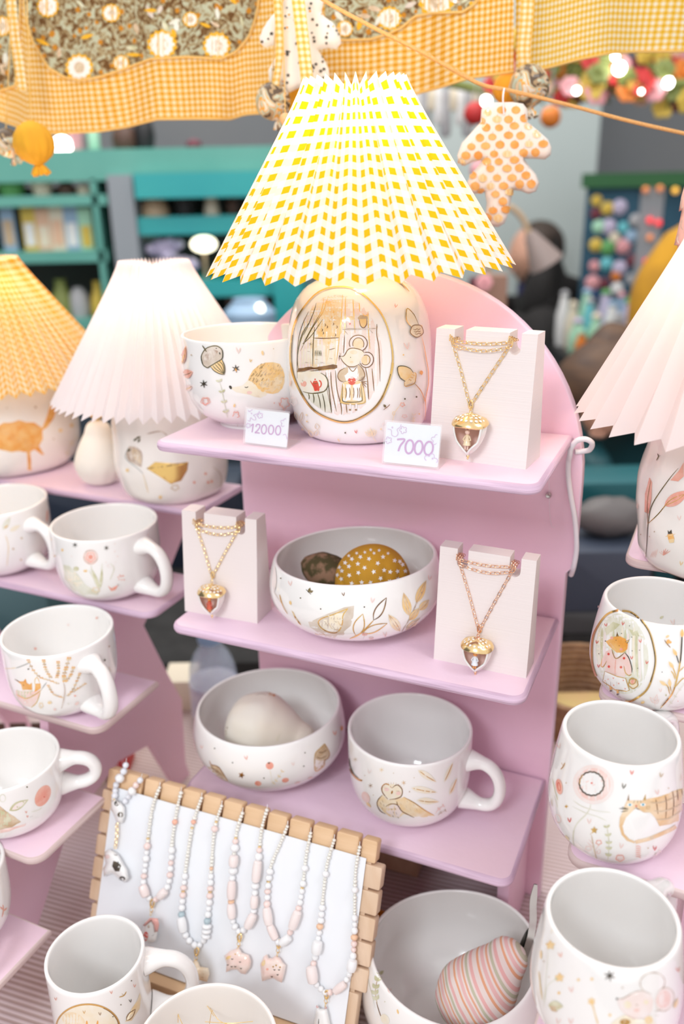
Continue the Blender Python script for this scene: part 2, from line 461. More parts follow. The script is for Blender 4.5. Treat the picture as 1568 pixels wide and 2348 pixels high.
def vessel(name, label, cat, zs, meas, prof='cup', wall=.0036, handle=None, wob=None, rimz=None, group=None, m='ceramic', foot=None, key=None, fix=None):
    pr = PROF[prof]; foot = foot or pr[0][1] + .02
    x, y, h, r = solve_vessel(zs, *meas, foot) if fix is None else fix
    root = thing(name, label, cat, (x, y, zs), group)
    c = Vector((x, y, zs)); INFO[key or name] = (x, y, h, r)
    print('VESSEL', key, [round(v, 4) for v in (x, y, h, r)], 'depth', round(depth(c), 3))
    seg = 80; rows = []
    wob = wob or (lambda a, t: 1.0); rimz = rimz or (lambda a: 0.0)
    def row(t, dr, zz=None):
        out = []
        for k in range(seg):
            a = 2 * pi * k / seg; rr = (interp(pr, t) * r * wob(a, t) + dr)
            z = (t * h if zz is None else zz) + rimz(a) * max(0, t) ** 3
            out.append(c + Vector((rr * cos(a), rr * sin(a), z)))
        return out
    ts = [0, .01, .035, .06, .1, .15, .2, .27, .35, .43, .52, .61, .7, .8, .9, .97]
    rows.append([c + Vector((1e-5 * cos(2 * pi * k / seg), 1e-5 * sin(2 * pi * k / seg), .0012)) for k in range(seg)])
    rows.append([c + (p - c) * .92 + Vector((0, 0, .0012)) for p in row(0, 0)])
    for t in ts: rows.append(row(t, 0))
    w2 = wall / 2
    for k in range(1, 6):
        a = pi * k / 6; rows.append(row(1, -w2 + w2 * cos(a), h + w2 * sin(a) - w2))
    for t in ts[::-1]:
        z = t * h
        if z < wall * 1.6: break
        rows.append(row(t, -wall * (1 + .8 * (1 - t) ** 3)))
    last = rows[-1]; zb = sum(p.z for p in last) / seg
    for k in (.8, .5, .2, .001): rows.append([Vector((c.x + (p.x - c.x) * k, c.y + (p.y - c.y) * k, zb - wall * .5 * (1 - k))) for p in last])
    mb = MB(); mb.grid(rows, 0, True)
    body = mb.build('body', M[m], root, angle=80)
    parts = [body]
    if handle:
        ang, out, zt, zbm, rad = handle['a'], handle['out'], handle['top'], handle['bot'], handle.get('r', .0055)
        d = Vector((cos(radians(ang)), sin(radians(ang)), 0))
        def on(t, e=0):
            return c + d * (interp(pr, t) * r * wob(radians(ang), t) + e) + Vector((0, 0, t * h))
        zt_, zb_ = on(zt), on(zbm); mid = (zt_ + zb_) / 2; dz = zt_.z - zb_.z
        R0 = max(interp(pr, zt), interp(pr, zbm)) * r
        path = []
        for k in range(49):
            e = k / 48; q = zt_.lerp(zb_, (1 - cos(pi * e)) / 2); b_ = sin(pi * e)
            path.append(q + d * (-wall * .5 + (out + wall * .5) * b_ ** .82 + (R0 - (q - c).dot(d)) * b_ ** .5 * .9) + Vector((0, 0, dz * (.10 * sin(2 * pi * e) - .10 * b_))))
        n = len(path)
        rs = [rad * (1 + .75 * max(0, 1 - i / (n * .13)) ** 1.5 + .75 * max(0, 1 - (n - 1 - i) / (n * .13)) ** 1.5) for i in range(n)]
        hb = MB(); hb.tube(path, rs, 14, flat=1.25, up=d, caps=True); parts.append(hb.build('handle', M[m], root, angle=80))
    return root, parts
# ------------------------------------------------------------ the display furniture
def frame(X, Y, phi):
    c, s = cos(phi), sin(phi)
    return lambda u, v, z: Vector((X + u * c + v * s, Y + u * s - v * c, z))
CU = frame(.0809, .85, radians(-24.1023))
LU = frame(-.126, 1.04, -.438)
RU = frame(.3035, .8154, -.44)
ZC = [CH - .2333 + .004, CH - .4296 + .004, CH - .6324 + .004]
ZL = [CH - .3636 + .003 - .0853 * i for i in range(5)]
ZR = [CH - .3329 + .003 - .085 * i for i in range(4)]

def shelf_slab(name, parent, fr, u0, u1, v0, v1, ztop, th, corners, edge, rad=.012, bev=.003, label=None):
    mb = MB(); mb.prism(rrect(u0, v0, u1, v1, rad, corners=corners), lambda x, y, t: fr(x, y, t), ztop - th, ztop, 0, side=1, bev=bev)
    o = mb.build(name, [M['pink_lite'], edge], parent, angle=50)
    return o

unit = thing('display_shelf', 'lilac pink arched display stand with three shelves in the middle', 'shelf', tuple(CU(-.02, 0, TABLE)))
mb = MB()
uL, uR = -.2150, .1660; uc = (uL + uR) / 2; Ra = (uR - uL) / 2
zs = CH - .275
poly = [(uL + .008, TABLE), (uR - .008, TABLE), (uR - .008, CH - .375), (uR - .004, CH - .37), (uR, CH - .36)]
poly += [(uc + Ra * cos(pi * k / 40), zs + Ra * sin(pi * k / 40) * 1.02) for k in range(41)]
poly += [(uL, CH - .36), (uL + .004, CH - .37), (uL + .008, CH - .375)]
mb.prism(poly, lambda x, y, t: CU(x, t, y), -.014, 0, 0, side=1, bev=.0015)
mb.build('back_board', [M['pink'], M['pink_lite']], unit)
for k, z in enumerate(ZC):
    shelf_slab('shelf', unit, CU, -.2157, .1549, .0005, (.1607, .1635, .1678)[k], z, .0095 if k < 2 else .010, (0, 0, 1, 1), M['pink_edge'], rad=.014, bev=.0036)
for u in (-.17, .128):
    mb = MB(); mb.prism([(0.0005, TABLE), (.07, TABLE), (.098, TABLE + .03), (.105, ZC[2] - .0105), (.0005, ZC[2] - .0105)], lambda x, y, t, u=u: CU(u + t, x, y), 0, .013, 0, bev=.0015)
    mb.build('side_panel', M['pink'], unit)
# little clear bumper on a thread, and the lamp cable clipped round the edge of the board
p = aty(1259, 1133, .80)
bp = CU(.128, .002, 0)
def on_board(px, py, v=.0):
    # point of the board's front face seen at a pixel
    r = ray(px, py); n = Vector((sin(radians(-24.1023)), -cos(radians(-24.1023)), 0)); o = CU(0, v, 0); o.z = CH
    return EYE + r * ((o - EYE).dot(n) / r.dot(n))
q = on_board(1259, 1133, .001); nrm = Vector((sin(radians(-24.1)), -cos(radians(-24.1)), 0))
ax = nrm.to_track_quat('Z', 'Y').to_matrix()
b = thing('crimp_bead', 'tiny metal crimp bead on clear thread against the pink board', 'bead', tuple(q))
mb = MB(); mb.lathe([(.0012, 0), (.0026, .0006), (.003, .0022), (.003, .0045), (.0022, .0055), (.0012, .005)], q, 20, ax=ax); mb.build('bead', M['steel'], b)
mb = MB(); mb.tube(catmull([on_board(1258, 1088, .004), on_board(1259, 1120, .006), on_board(1259, 1133, .004), on_board(1260, 1172, .002), on_board(1264, 1205, .001), on_board(1272, 1209, .001)], 5), .00018, 5)
mb.build('thread', M['white_cord'], b)
cb = thing('lamp_cable', 'white lamp cable looped beside the arched pink board', 'cable', tuple(on_board(1322, 1030, .003)))
pts = [(1306, 1045, .012), (1309, 1028, .014), (1322, 1011, .016), (1342, 1007, .016), (1357, 1016, .012), (1352, 1031, .004), (1334, 1035, 0.0), (1318, 1036, .002)]
loop = [on_board(x, y, v) for x, y, v in pts]
down = [on_board(x, y, v) for x, y, v in ((1303, 1060, .006), (1303, 1095, .004), (1309, 1140, .0045), (1317, 1185, .005), (1321, 1230, .005), (1321, 1265, .003), (1315, 1300, .0), (1309, 1318, -.012))]
mb = MB(); mb.tube(catmull(list(reversed(loop)) + down, 8), .0026, 10); mb.build('cable', M['white_cord'], cb)

lu = thing('stepped_display_stand', 'pink stepped display stand on the left with five narrow shelves', 'shelf', tuple(LU(-.2, .2, TABLE)))
for i, z in enumerate(ZL):
    v0 = .1046 * i
    shelf_slab('shelf', lu, LU, -.46, -.003 if i == 3 else 0, v0, v0 + .105, z, .0085, (0, 0, 1, 0), M['ply_edge'] if i > 1 else M['pink_edge'], rad=.016, bev=.0022)
def stair_panel(fr, u, Z, v_first=0.0, n=None):
    n = n or len(Z); th = .0085
    poly = [(.03, Z[0] - th - .0003)]
    poly += [(.085, Z[0] - th - .0003)]
    for i in range(1, n):
        v0 = .1046 * i
        poly += [(v0 - .004, Z[i] + .0)] if False else [(v0 - .008, Z[i] + .003)]
        poly += [(v0 - .008, Z[i] - th - .0003), (v0 + .085, Z[i] - th - .0003)]
    poly += [(.1046 * (n - 1) + .03, Z[n - 1] - .035), (.1046 * (n - 1) + .01, TABLE), (.1046 * (n - 1) - .05, TABLE), (.1046 * (n - 2) - .02, Z[n - 1] - .004), (.195, CH - .679), (.13, CH - .696), (.085, TABLE), (.055, TABLE),
             (.062, CH - .774), (.056, CH - .672), (.079, CH - .62), (.118, CH - .524), (.055, CH - .474), (.003, CH - .425)]
    poly[0] = (.001, poly[0][1])
    out = MB(); out.prism(poly, lambda x, y, t: fr(u + t, x, y), 0, .012, 0)
    return out
for u in (-.10, -.40): stair_panel(LU, u, ZL).build('side_panel', M['pink'], lu, smooth=False)
ru = thing('stepped_display_stand', 'pink stepped display stand on the right, cut by the photo edge', 'shelf', tuple(RU(.2, .2, TABLE)))
for i, z in enumerate(ZR):
    v0 = .105 * i
    shelf_slab('shelf', ru, RU, 0, .42, v0, v0 + .105, z, .0085, (1, 0, 0, 0) if False else (0, 0, 0, 1), M['ply_edge'], rad=.016, bev=.0022)
for u in (.09, .34): stair_panel(RU, u, ZR).build('side_panel', M['pink'], ru, smooth=False)

# ------------------------------------------------------------ lamps with pleated shades
def z_at(x, y, py):
    lo, hi = 0, 3
    for _ in range(50):
        m = (lo + hi) / 2
        if proj((x, y, m))[1] > py: lo = m
        else: hi = m
    return lo
M['shade_check'] = gingham('yellow_check_shade_cloth', (.93, .91, .90), (.93, .87, .76), (.92, .53, .01), .0128, translucent=.42)
M['shade_check2'] = gingham('ochre_check_shade_cloth', (.90, .82, .66), (.88, .66, .32), (.88, .46, .06), .0085, translucent=.45)
M['shade_white'] = translucent_mat('white_pleated_shade_cloth', (.90, .84, .85), .42)
M['shade_pink'] = translucent_mat('pale_pink_pleated_shade_cloth', (.90, .80, .79), .40)
M['bulb'] = mat('lit_bulb', (1, .78, .48), .5, emis=14)
def pleated_shade(parent, cx, cy, zb, zt, rb, rt, N, m, fw, tilt=0, tiltdir=0, label=None, axoff=0):
    """fw: width of one pleat face, kept from hem to top like real pleated cloth"""
    mb = MB(); rows = []; uvs = []
    nz = 26; T = Matrix.Rotation(tilt, 3, Vector((cos(tiltdir), sin(tiltdir), 0)))
    pc = Vector((cx, cy, (zb + zt) / 2)); sl = hypot(zt - zb, rb - rt)
    rnd = random.Random(N); jit = [rnd.uniform(-.18, .18) for _ in range(N)]
    for i in range(nz + 1):
        t = i / nz; z = zb + (zt - zb) * t; r = rb + (rt - rb) * t
        chord = pi * r / N; amp = sqrt(max(1e-8, fw * fw - chord * chord)) * (1 if t > .1 else 1)
        amp = min(amp, r * .62)
        row = []; uv = []
        for k in range(2 * N + 1):
            a = 2 * pi * (k % (2 * N) + (jit[(k // 2) % N] if k % 2 else 0)) / (2 * N); out = k % 2 == 0
            rr = r if out else r - amp
            zz = z + (-.0035 if out else .002) * (1 - t) + (.005 if out else -.004) * t ** 14
            p = Vector((cx + rr * cos(a), cy + rr * sin(a), zz)); p = pc + T @ (p - pc)
            row.append(p); uv.append((k * fw, t * sl))
        rows.append(row); uvs.append(uv)
    mb.grid(rows, 0, False, uvs)
    o = mb.build('lamp_shade', m, parent, angle=20, fix=False)
    return o
def lamp_base_rows(mb, c, R, H, prof, wob, seg=96):
    rows = []; n = 44
    for i in range(n + 1):
        t = i / n; r = interp(prof, t) * R
        rows.append([c + Vector((r * wob(2 * pi * k / seg, t) * cos(2 * pi * k / seg), r * wob(2 * pi * k / seg, t) * sin(2 * pi * k / seg), t * H)) for k in range(seg)])
    rows.insert(0, [c + Vector((1e-5 * cos(2 * pi * k / seg), 1e-5 * sin(2 * pi * k / seg), .001)) for k in range(seg)])
    rows.append([c + Vector((1e-5 * cos(2 * pi * k / seg), 1e-5 * sin(2 * pi * k / seg), H + .001)) for k in range(seg)])
    mb.grid(rows, 0, True)
BASEP = [(0, .74), (.03, .84), (.10, .93), (.28, 1.0), (.5, 1.0), (.68, .965), (.82, .88), (.92, .72), (.97, .5), (1, .25)]
def lamp(label, foot, R, H, yb, yt, rb_px, rt_px, N, shade_m, fw, power, wob, tilt=0, prof=BASEP, m='ceramic', hz=None, shade_label=None, bulb_t=.64, colr=(1, .85, .66)):
    x, y, z0 = foot; root = thing('table_lamp', label, 'lamp', foot)
    mb = MB(); lamp_base_rows(mb, Vector(foot), R, H, prof, wob); base = mb.build('lamp_base', M[m], root, angle=80)
    zb, zt = z_at(x, y, yb), z_at(x, y, yt)
    d1 = depth((x, y, zb)); d2 = depth((x, y, zt)); rb, rt = rb_px * d1 / FPX, rt_px * d2 / FPX
    print('LAMP', label[:20], 'zb', round(zb, 3), 'zt', round(zt, 3), 'base top', round(z0 + H, 3), 'R', round(rb, 3), round(rt, 3))
    sh = pleated_shade(root, x, y, zb, zt, rb, rt, N, shade_m, fw, tilt, 1.57)
    zc = zb + (zt - zb) * bulb_t
    mb = MB(); mb.tube([(x, y, z0 + H - .003), (x, y, zc - .028)], .006, 12); mb.lathe([(.011, 0), (.013, .004), (.013, .024), (.010, .028)], (x, y, zc - .052), 16); mb.build('socket', M['white_cord'], root)
    mb = MB(); mb.lathe([(.001, -.002), (.008, 0), (.009, .008), (.016, .022), (.0175, .033), (.013, .044), (.0005, .049)], (x, y, zc - .024), 20); mb.build('bulb', M['bulb'], root)
    mb = MB()
    mb.tube([(x + (rb - .024) * cos(2 * pi * k / 48), y + (rb - .024) * sin(2 * pi * k / 48), zb + .006) for k in range(48)], .0008, 6, closed=True)
    rt2 = rt * .5
    mb.tube([(x + rt2 * cos(2 * pi * k / 40), y + rt2 * sin(2 * pi * k / 40), zt - .02) for k in range(40)], .0010, 6, closed=True)
    for k in range(3):
        a = 2 * pi * k / 3; mb.tube([(x + .011 * cos(a), y + .011 * sin(a), zc - .03), (x + rt2 * cos(a), y + rt2 * sin(a), zt - .02)], .0008, 6)
    mb.build('shade_ring', M['rose_gold'], root)
    l = bpy.data.lights.new('bulb_light', 'POINT'); l.energy = power; l.color = colr; l.shadow_soft_size = .024
    lo = bpy.data.objects.new('bulb_light', l); COL.objects.link(lo); lo.parent = root; lo.location = (0, 0, zc + .035 - z0)
    return root, base, sh
def lumpy(seed, amp=.012, f=3.0, ridge=0):
    def w(a, t): return 1 + amp * 2 * noise.noise(Vector((cos(a) * f * .5 + seed, sin(a) * f * .5, t * f))) + ridge * sin(3 * a + seed) * sin(pi * t)
    return w
f0 = tuple(atz(826, 986, ZC[0])); d0 = depth(f0)
lampC, baseC, shadeC = lamp('table lamp with yellow gingham pleated shade above a kitchen scene painted base', f0, 160 * d0 / FPX, .150, 606, 192, 352, 119, 32, M['shade_check'], .0165, 1.45, lumpy(3, .012, 3.2), tilt=radians(-1.0), bulb_t=.70)
f1 = tuple(atz(402, 1125, ZL[0])); d1 = depth(f1)
lampW, baseW, shadeW = lamp('table lamp with plain white pleated shade over a bird relief base', f1, 126 * d1 / FPX, .150, 900, 606, 256, 80, 56, M['shade_white'], .0135, .75, lumpy(8, .02, 4), m='ceramic_warm')
f2 = tuple(atz(38, 1060, ZL[0])); d2 = depth(f2)
lampY, baseY, shadeY = lamp('leftmost table lamp with ochre gingham shade over an orange fox base', f2, 150 * d2 / FPX, .155, 855, 598, 262, 74, 56, M['shade_check2'], .0135, 1.0, lumpy(1, .015, 3), m='ceramic_warm')
f3 = tuple(atz(1612, 1288, ZR[0])); d3 = depth(f3)
lampR, baseR, shadeR = lamp('table lamp at the right edge with pale pink pleated shade and lumpy leaf painted base', f3, 158 * d3 / FPX, .158, 950, 500, 334, 118, 30, M['shade_pink'], .0185, .55, lumpy(5, .03, 5), m='ceramic_warm')

# ------------------------------------------------------------ cups, mugs, bowls
V = {}
def wavy(seed, a1=.006, z=0): return lambda a, t: 1 + a1 * sin(2 * a + seed) + a1 * .6 * sin(3 * a + seed * 2)
V['hedge'] = vessel('bowl', 'wide bowl painted with a hedgehog and acorn on the top shelf', 'bowl', ZC[0], (414, 712, 762, 985), 'wide', wob=wavy(1, .004), key='hedge')
V['leaf'] = vessel('bowl', 'round bowl with gold leaves, holding a starry fabric pumpkin', 'bowl', ZC[1], (629, 1000, 1275, 1473), 'bowl', foot=.56, wob=wavy(2, .006), rimz=lambda a: .004 * sin(a + 2.4) , key='leaf')
V['berry'] = vessel('bowl', 'low round bowl dotted with red berries holding a white cloth pear', 'bowl', ZC[2], (449, 780, 1622, 1808), 'bowl', foot=.56, wob=wavy(3, .008), rimz=lambda a: .003 * sin(a + 2), key='berry')
V['owl'] = vessel('cup', 'big handled cup painted with an owl on the lowest middle shelf', 'cup', ZC[2], (797, 1084, 1671, 1887), 'cup', foot=.46, handle=dict(a=-22, out=.032, top=.74, bot=.26, r=.0062), key='owl')
V['flower'] = vessel('cup', 'cup painted with a pink flower and green grasses on the second left shelf', 'cup', ZL[1], (112, 361, 1197, 1378), 'cup', foot=.48, handle=dict(a=-34, out=.033, top=.80, bot=.24, r=.0062), key='flower')
V['edgecup'] = vessel('cup', 'cup cut by the left edge, its handle against the pink flower cup', 'cup', ZL[1], (-140, 108, 1148, 1322), 'cup', foot=.48, handle=dict(a=-30, out=.032, top=.76, bot=.24, r=.0058), key='edgecup')
V['fox'] = vessel('cup', 'cup painted with a fox in a hammock and orange fern sprigs', 'cup', ZL[2], (-3, 260, 1446, 1641), 'cup', foot=.48, handle=dict(a=-42, out=.030, top=.78, bot=.22, r=.0065), key='fox')
V['rabbit'] = vessel('cup', 'cup with a brown rabbit and pink balloon, cut by the left edge', 'cup', ZL[3], (-125, 137, 1742, 1915), 'cup', foot=.48, handle=dict(a=14, out=.032, top=.82, bot=.44, r=.0066), key='rabbit')
V['redleaf'] = vessel('cup', 'barely visible cup with a red sprig at the left edge', 'cup', ZL[4], (-235, 10, 1990, 2185), 'cup', foot=.48, handle=dict(a=-60, out=.030, top=.7, bot=.2, r=.0066), key='redleaf')
V['cat'] = vessel('mug', 'barrel mug painted with a striped ginger cat and pink dandelion', 'mug', ZR[2], (1289, 1563, 1681, 1983), 'barrel', foot=.70, wob=wavy(4, .004), handle=dict(a=40, out=.030, top=.84, bot=.40, r=.006), key='cat')
V['foxmug'] = vessel('mug', 'barrel mug with a gold framed oval of a fox in a pink coat', 'mug', ZR[1], (1383, 1655, 1378, 1632), 'barrel', foot=.70, wob=wavy(5, .004), key='foxmug')
V['mouse'] = vessel('mug', 'barrel mug painted with a mouse and star wand, bottom right corner', 'mug', ZR[3], (1251, 1565, 2106, 2440), 'barrel', foot=.70, wob=wavy(6, .004), handle=dict(a=40, out=.028, top=.84, bot=.4, r=.006), key='mouse')
# ------------------------------------------------------------ the hall, the stall and everything behind
def wm(name, c, **k): return mat(name, c, k.pop('rough', .8), **k)
M['floor'] = wm('dark_hall_floor', (.045, .045, .05), rough=.5, noise_c=(.07, .07, .07), nscale=2)
M['wall'] = wm('pale_grey_green_wall', (.50, .58, .57), noise_c=(.54, .61, .60), nscale=1)
M['wall_dark'] = wm('grey_wall', (.22, .24, .26), noise_c=(.26, .27, .28), nscale=1)
M['teal'] = wm('teal_painted_wood', (.02, .36, .38), rough=.45, noise_c=(.03, .40, .40), nscale=3)
M['teal_green'] = wm('green_teal_painted_wood', (.10, .36, .30), rough=.5, noise_c=(.14, .42, .35), nscale=3)
M['grey'] = wm('grey_post_paint', (.30, .33, .36))
M['navy'] = wm('navy_board', (.02, .07, .12), noise_c=(.03, .10, .16), nscale=4)
M['wood'] = mat('pale_beech', (.76, .52, .32), .5, noise_c=(.66, .42, .23), nscale=5, stretch=(1, 1, 14), bump=.15)
M['wood2'] = mat('pale_pine', (.74, .55, .40), .55, noise_c=(.63, .43, .28), nscale=7, stretch=(9, 1, 2), bump=.15)

fl = MB(); fl.box((-4.5, -1.5, -.1), (4.5, 6.5, 0)); structure(fl.build('floor', M['floor']))
w = MB(); w.box((-4.5, 5.6, 0), (4.5, 5.75, 3.6)); structure(w.build('wall_back', M['wall_dark']))
w = MB(); w.box((-4.5, -1.5, 0), (-4.4, 6.5, 3.6)); structure(w.build('wall_left', M['wall_dark']))
w = MB(); w.box((4.4, -1.5, 0), (4.5, 6.5, 3.6)); structure(w.build('wall_right', M['wall_dark']))
def vwall(name, px0, px1, y, m, th=.12, ztop=3.0):
    a = aty(px0, 500, y); b = aty(px1, 500, y); q = MB(); q.box((a.x, y, 0), (b.x, y + th, ztop)); return structure(q.build(name, m))
vwall('wall_partition', 985, 1358, 4.3, M['wall'])

# table and striped cloth
Tt = thing('table', 'market table under a brown striped cloth', 'table', (.03, .7, 0))
mb = MB(); mb.box((-1.0, .02, TABLE - .035), (1.0, 1.255, TABLE - .004)); mb.build('table_top', M['wood2'], Tt, smooth=False)
for sx in (-.95, .91):
    for sy in (.07, 1.18):
        mb = MB(); mb.box((sx, sy, 0), (sx + .04, sy + .04, TABLE - .0355)); mb.build('leg', M['wood2'], Tt, smooth=False)
def stripe_cloth():
    m, N, L, b = new_mat('brown_striped_cloth')
    tc = N.new('ShaderNodeTexCoord'); mp = N.new('ShaderNodeMapping'); mp.inputs['Rotation'].default_value = (0, 0, radians(19))
    L.new(tc.outputs['Object'], mp.inputs[0]); sp = N.new('ShaderNodeSeparateXYZ'); L.new(mp.outputs[0], sp.inputs[0])
    q = math_node(N, L, 'FRACT', math_node(N, L, 'DIVIDE', sp.outputs[1], .0066))
    s = math_node(N, L, 'PINGPONG', q, .5); r = N.new('ShaderNodeMapRange'); r.inputs[1].default_value = .16; r.inputs[2].default_value = .34; L.new(s, r.inputs[0])
    n = N.new('ShaderNodeTexNoise'); n.inputs['Scale'].default_value = 5; L.new(mp.outputs[0], n.inputs['Vector'])
    a = N.new('ShaderNodeMix'); a.data_type = 'RGBA'; a.inputs[6].default_value = (.50, .34, .25, 1); a.inputs[7].default_value = (.46, .39, .42, 1); L.new(n.outputs[0], a.inputs[0])
    c = N.new('ShaderNodeMix'); c.data_type = 'RGBA'; c.inputs[6].default_value = (.70, .55, .47, 1); c.inputs[7].default_value = (.68, .62, .70, 1); L.new(n.outputs[0], c.inputs[0])
    d = N.new('ShaderNodeMix'); d.data_type = 'RGBA'; L.new(r.outputs[0], d.inputs[0]); L.new(a.outputs[2], d.inputs[6]); L.new(c.outputs[2], d.inputs[7])
    L.new(d.outputs[2], b.inputs['Base Color']); b.inputs['Roughness'].default_value = .9
    bp = N.new('ShaderNodeBump'); bp.inputs['Distance'].default_value = .002; bp.inputs['Strength'].default_value = .5; L.new(s, bp.inputs['Height']); L.new(bp.outputs[0], b.inputs['Normal'])
    return m
M['cloth'] = stripe_cloth()
mb = MB(); nx = 60
rows = []
for (y, z) in [(1.27, TABLE - .30), (1.275, TABLE - .02), (1.262, TABLE - .0005)] + [(1.2 - .1 * k, TABLE) for k in range(12)] + [(.0, TABLE - .003), (-.01, TABLE - .02), (-.015, TABLE - .35)]:
    rows.append([(-1.03 + 2.06 * i / nx, y + (.012 * sin(i * .9) if z < TABLE - .1 else 0), z) for i in range(nx + 1)])
mb.grid(rows); tc_ = mb.build('tablecloth', M['cloth']); tag(tc_, 'brown and mauve finely striped cloth covering the market table', 'tablecloth')

# puffy cloth shapes cut from an outline
def puffy(mb, outline, y, th, step=7, mi=0, edge=None, warp=None):
    q = outline; n = len(q)
    def inside(x, yy):
        c = False
        for i in range(n):
            (x1, y1), (x2, y2) = q[i - 1], q[i]
            if (y1 > yy) != (y2 > yy) and x < (x2 - x1) * (yy - y1) / (y2 - y1) + x1: c = not c
        return c
    def dist(x, yy):
        best = 1e9
        for i in range(n):
            (x1, y1), (x2, y2) = q[i - 1], q[i]; dx, dy = x2 - x1, y2 - y1; L2 = dx * dx + dy * dy
            t = max(0, min(1, ((x - x1) * dx + (yy - y1) * dy) / L2)) if L2 else 0
            best = min(best, hypot(x - x1 - t * dx, yy - y1 - t * dy))
        return best
    pts = [Vector(p) for p in q]; xs = [p[0] for p in q]; ys = [p[1] for p in q]
    x = min(xs) + step / 2
    while x < max(xs):
        yy = min(ys) + step / 2
        while yy < max(ys):
            if inside(x, yy) and dist(x, yy) > step * .3: pts.append(Vector((x, yy)))
            yy += step
        x += step
    vs, es, fs, *_ = delaunay_2d_cdt(pts, [], [list(range(n))], 1, 1e-4)
    e = edge or step * 2.2
    A, B = [], []
    for v in vs:
        d = dist(v.x, v.y); h = th * sqrt(max(0, 1 - (1 - min(1, d / e)) ** 2))
        yw = y + (warp(v.x, v.y) if warp else 0)
        p = aty(v.x, v.y, yw); A.append(p + Vector((0, -h, 0))); B.append(p + Vector((0, h, 0)))
    mb.add(A, fs, mi); mb.add(B, [f[::-1] for f in fs], mi)

# yellow gingham awning cloth above the stall
M['awn'] = gingham('yellow_gingham_awning', (.90, .74, .50), (.86, .52, .14), (.78, .34, .02), .0066, translucent=.3, duty=.52)
M['awn2'] = gingham('bright_yellow_gingham', (.90, .84, .70), (.88, .60, .16), (.82, .44, .02), .0066, translucent=.3, duty=.52)
def floral_mat():
    m, N, L, b = new_mat('sage_brown_leaf_print')
    tc = N.new('ShaderNodeTexCoord'); vo = N.new('ShaderNodeTexVoronoi'); vo.inputs['Scale'].default_value = 75; vo.feature = 'F1'
    wv = N.new('ShaderNodeTexNoise'); wv.inputs['Scale'].default_value = 105; wv.inputs['Distortion'].default_value = 1.6; wv.inputs['Detail'].default_value = 3
    L.new(tc.outputs['Object'], vo.inputs['Vector']); L.new(tc.outputs['Object'], wv.inputs['Vector'])
    r = N.new('ShaderNodeValToRGB'); e = r.color_ramp.elements; e[0].color = (.16, .075, .02, 1); e[1].color = (.40, .30, .15, 1); e[0].position = .40; e[1].position = .50
    e2 = r.color_ramp.elements.new(.60); e2.color = (.55, .58, .42, 1)
    L.new(wv.outputs[0], r.inputs[0])
    mx = N.new('ShaderNodeMix'); mx.data_type = 'RGBA'; mx.inputs[7].default_value = (.60, .25, .02, 1); L.new(r.outputs[0], mx.inputs[6])
    L.new(math_node(N, L, 'LESS_THAN', vo.outputs['Distance'], .24), mx.inputs[0])
    L.new(mx.outputs[2], b.inputs['Base Color']); b.inputs['Roughness'].default_value = .9
    t = N.new('ShaderNodeBsdfTranslucent'); L.new(mx.outputs[2], t.inputs[0]); ms = N.new('ShaderNodeMixShader'); ms.inputs[0].default_value = .2
    L.new(b.outputs[0], ms.inputs[1]); L.new(t.outputs[0], ms.inputs[2]); L.new(ms.outputs[0], N['Material Output'].inputs[0])
    return m
M['floral'] = floral_mat()
M['trim'] = mat('ochre_piping', (.80, .50, .16), .8)
M['petal'] = mat('cream_petal_print', (.86, .80, .74), .9); M['petal_y'] = mat('mustard_petal_print', (.80, .42, .02), .9); M['seed'] = mat('tan_seed_print', (.52, .38, .24), .9, noise_c=(.75, .62, .45), nscale=400)
def lerp_pts(P, x):
    if x <= P[0][0]: return P[0][1]
    for a, b in zip(P, P[1:]):
        if x <= b[0]: return a[1] + (b[1] - a[1]) * (x - a[0]) / (b[0] - a[0])
    return P[-1][1]
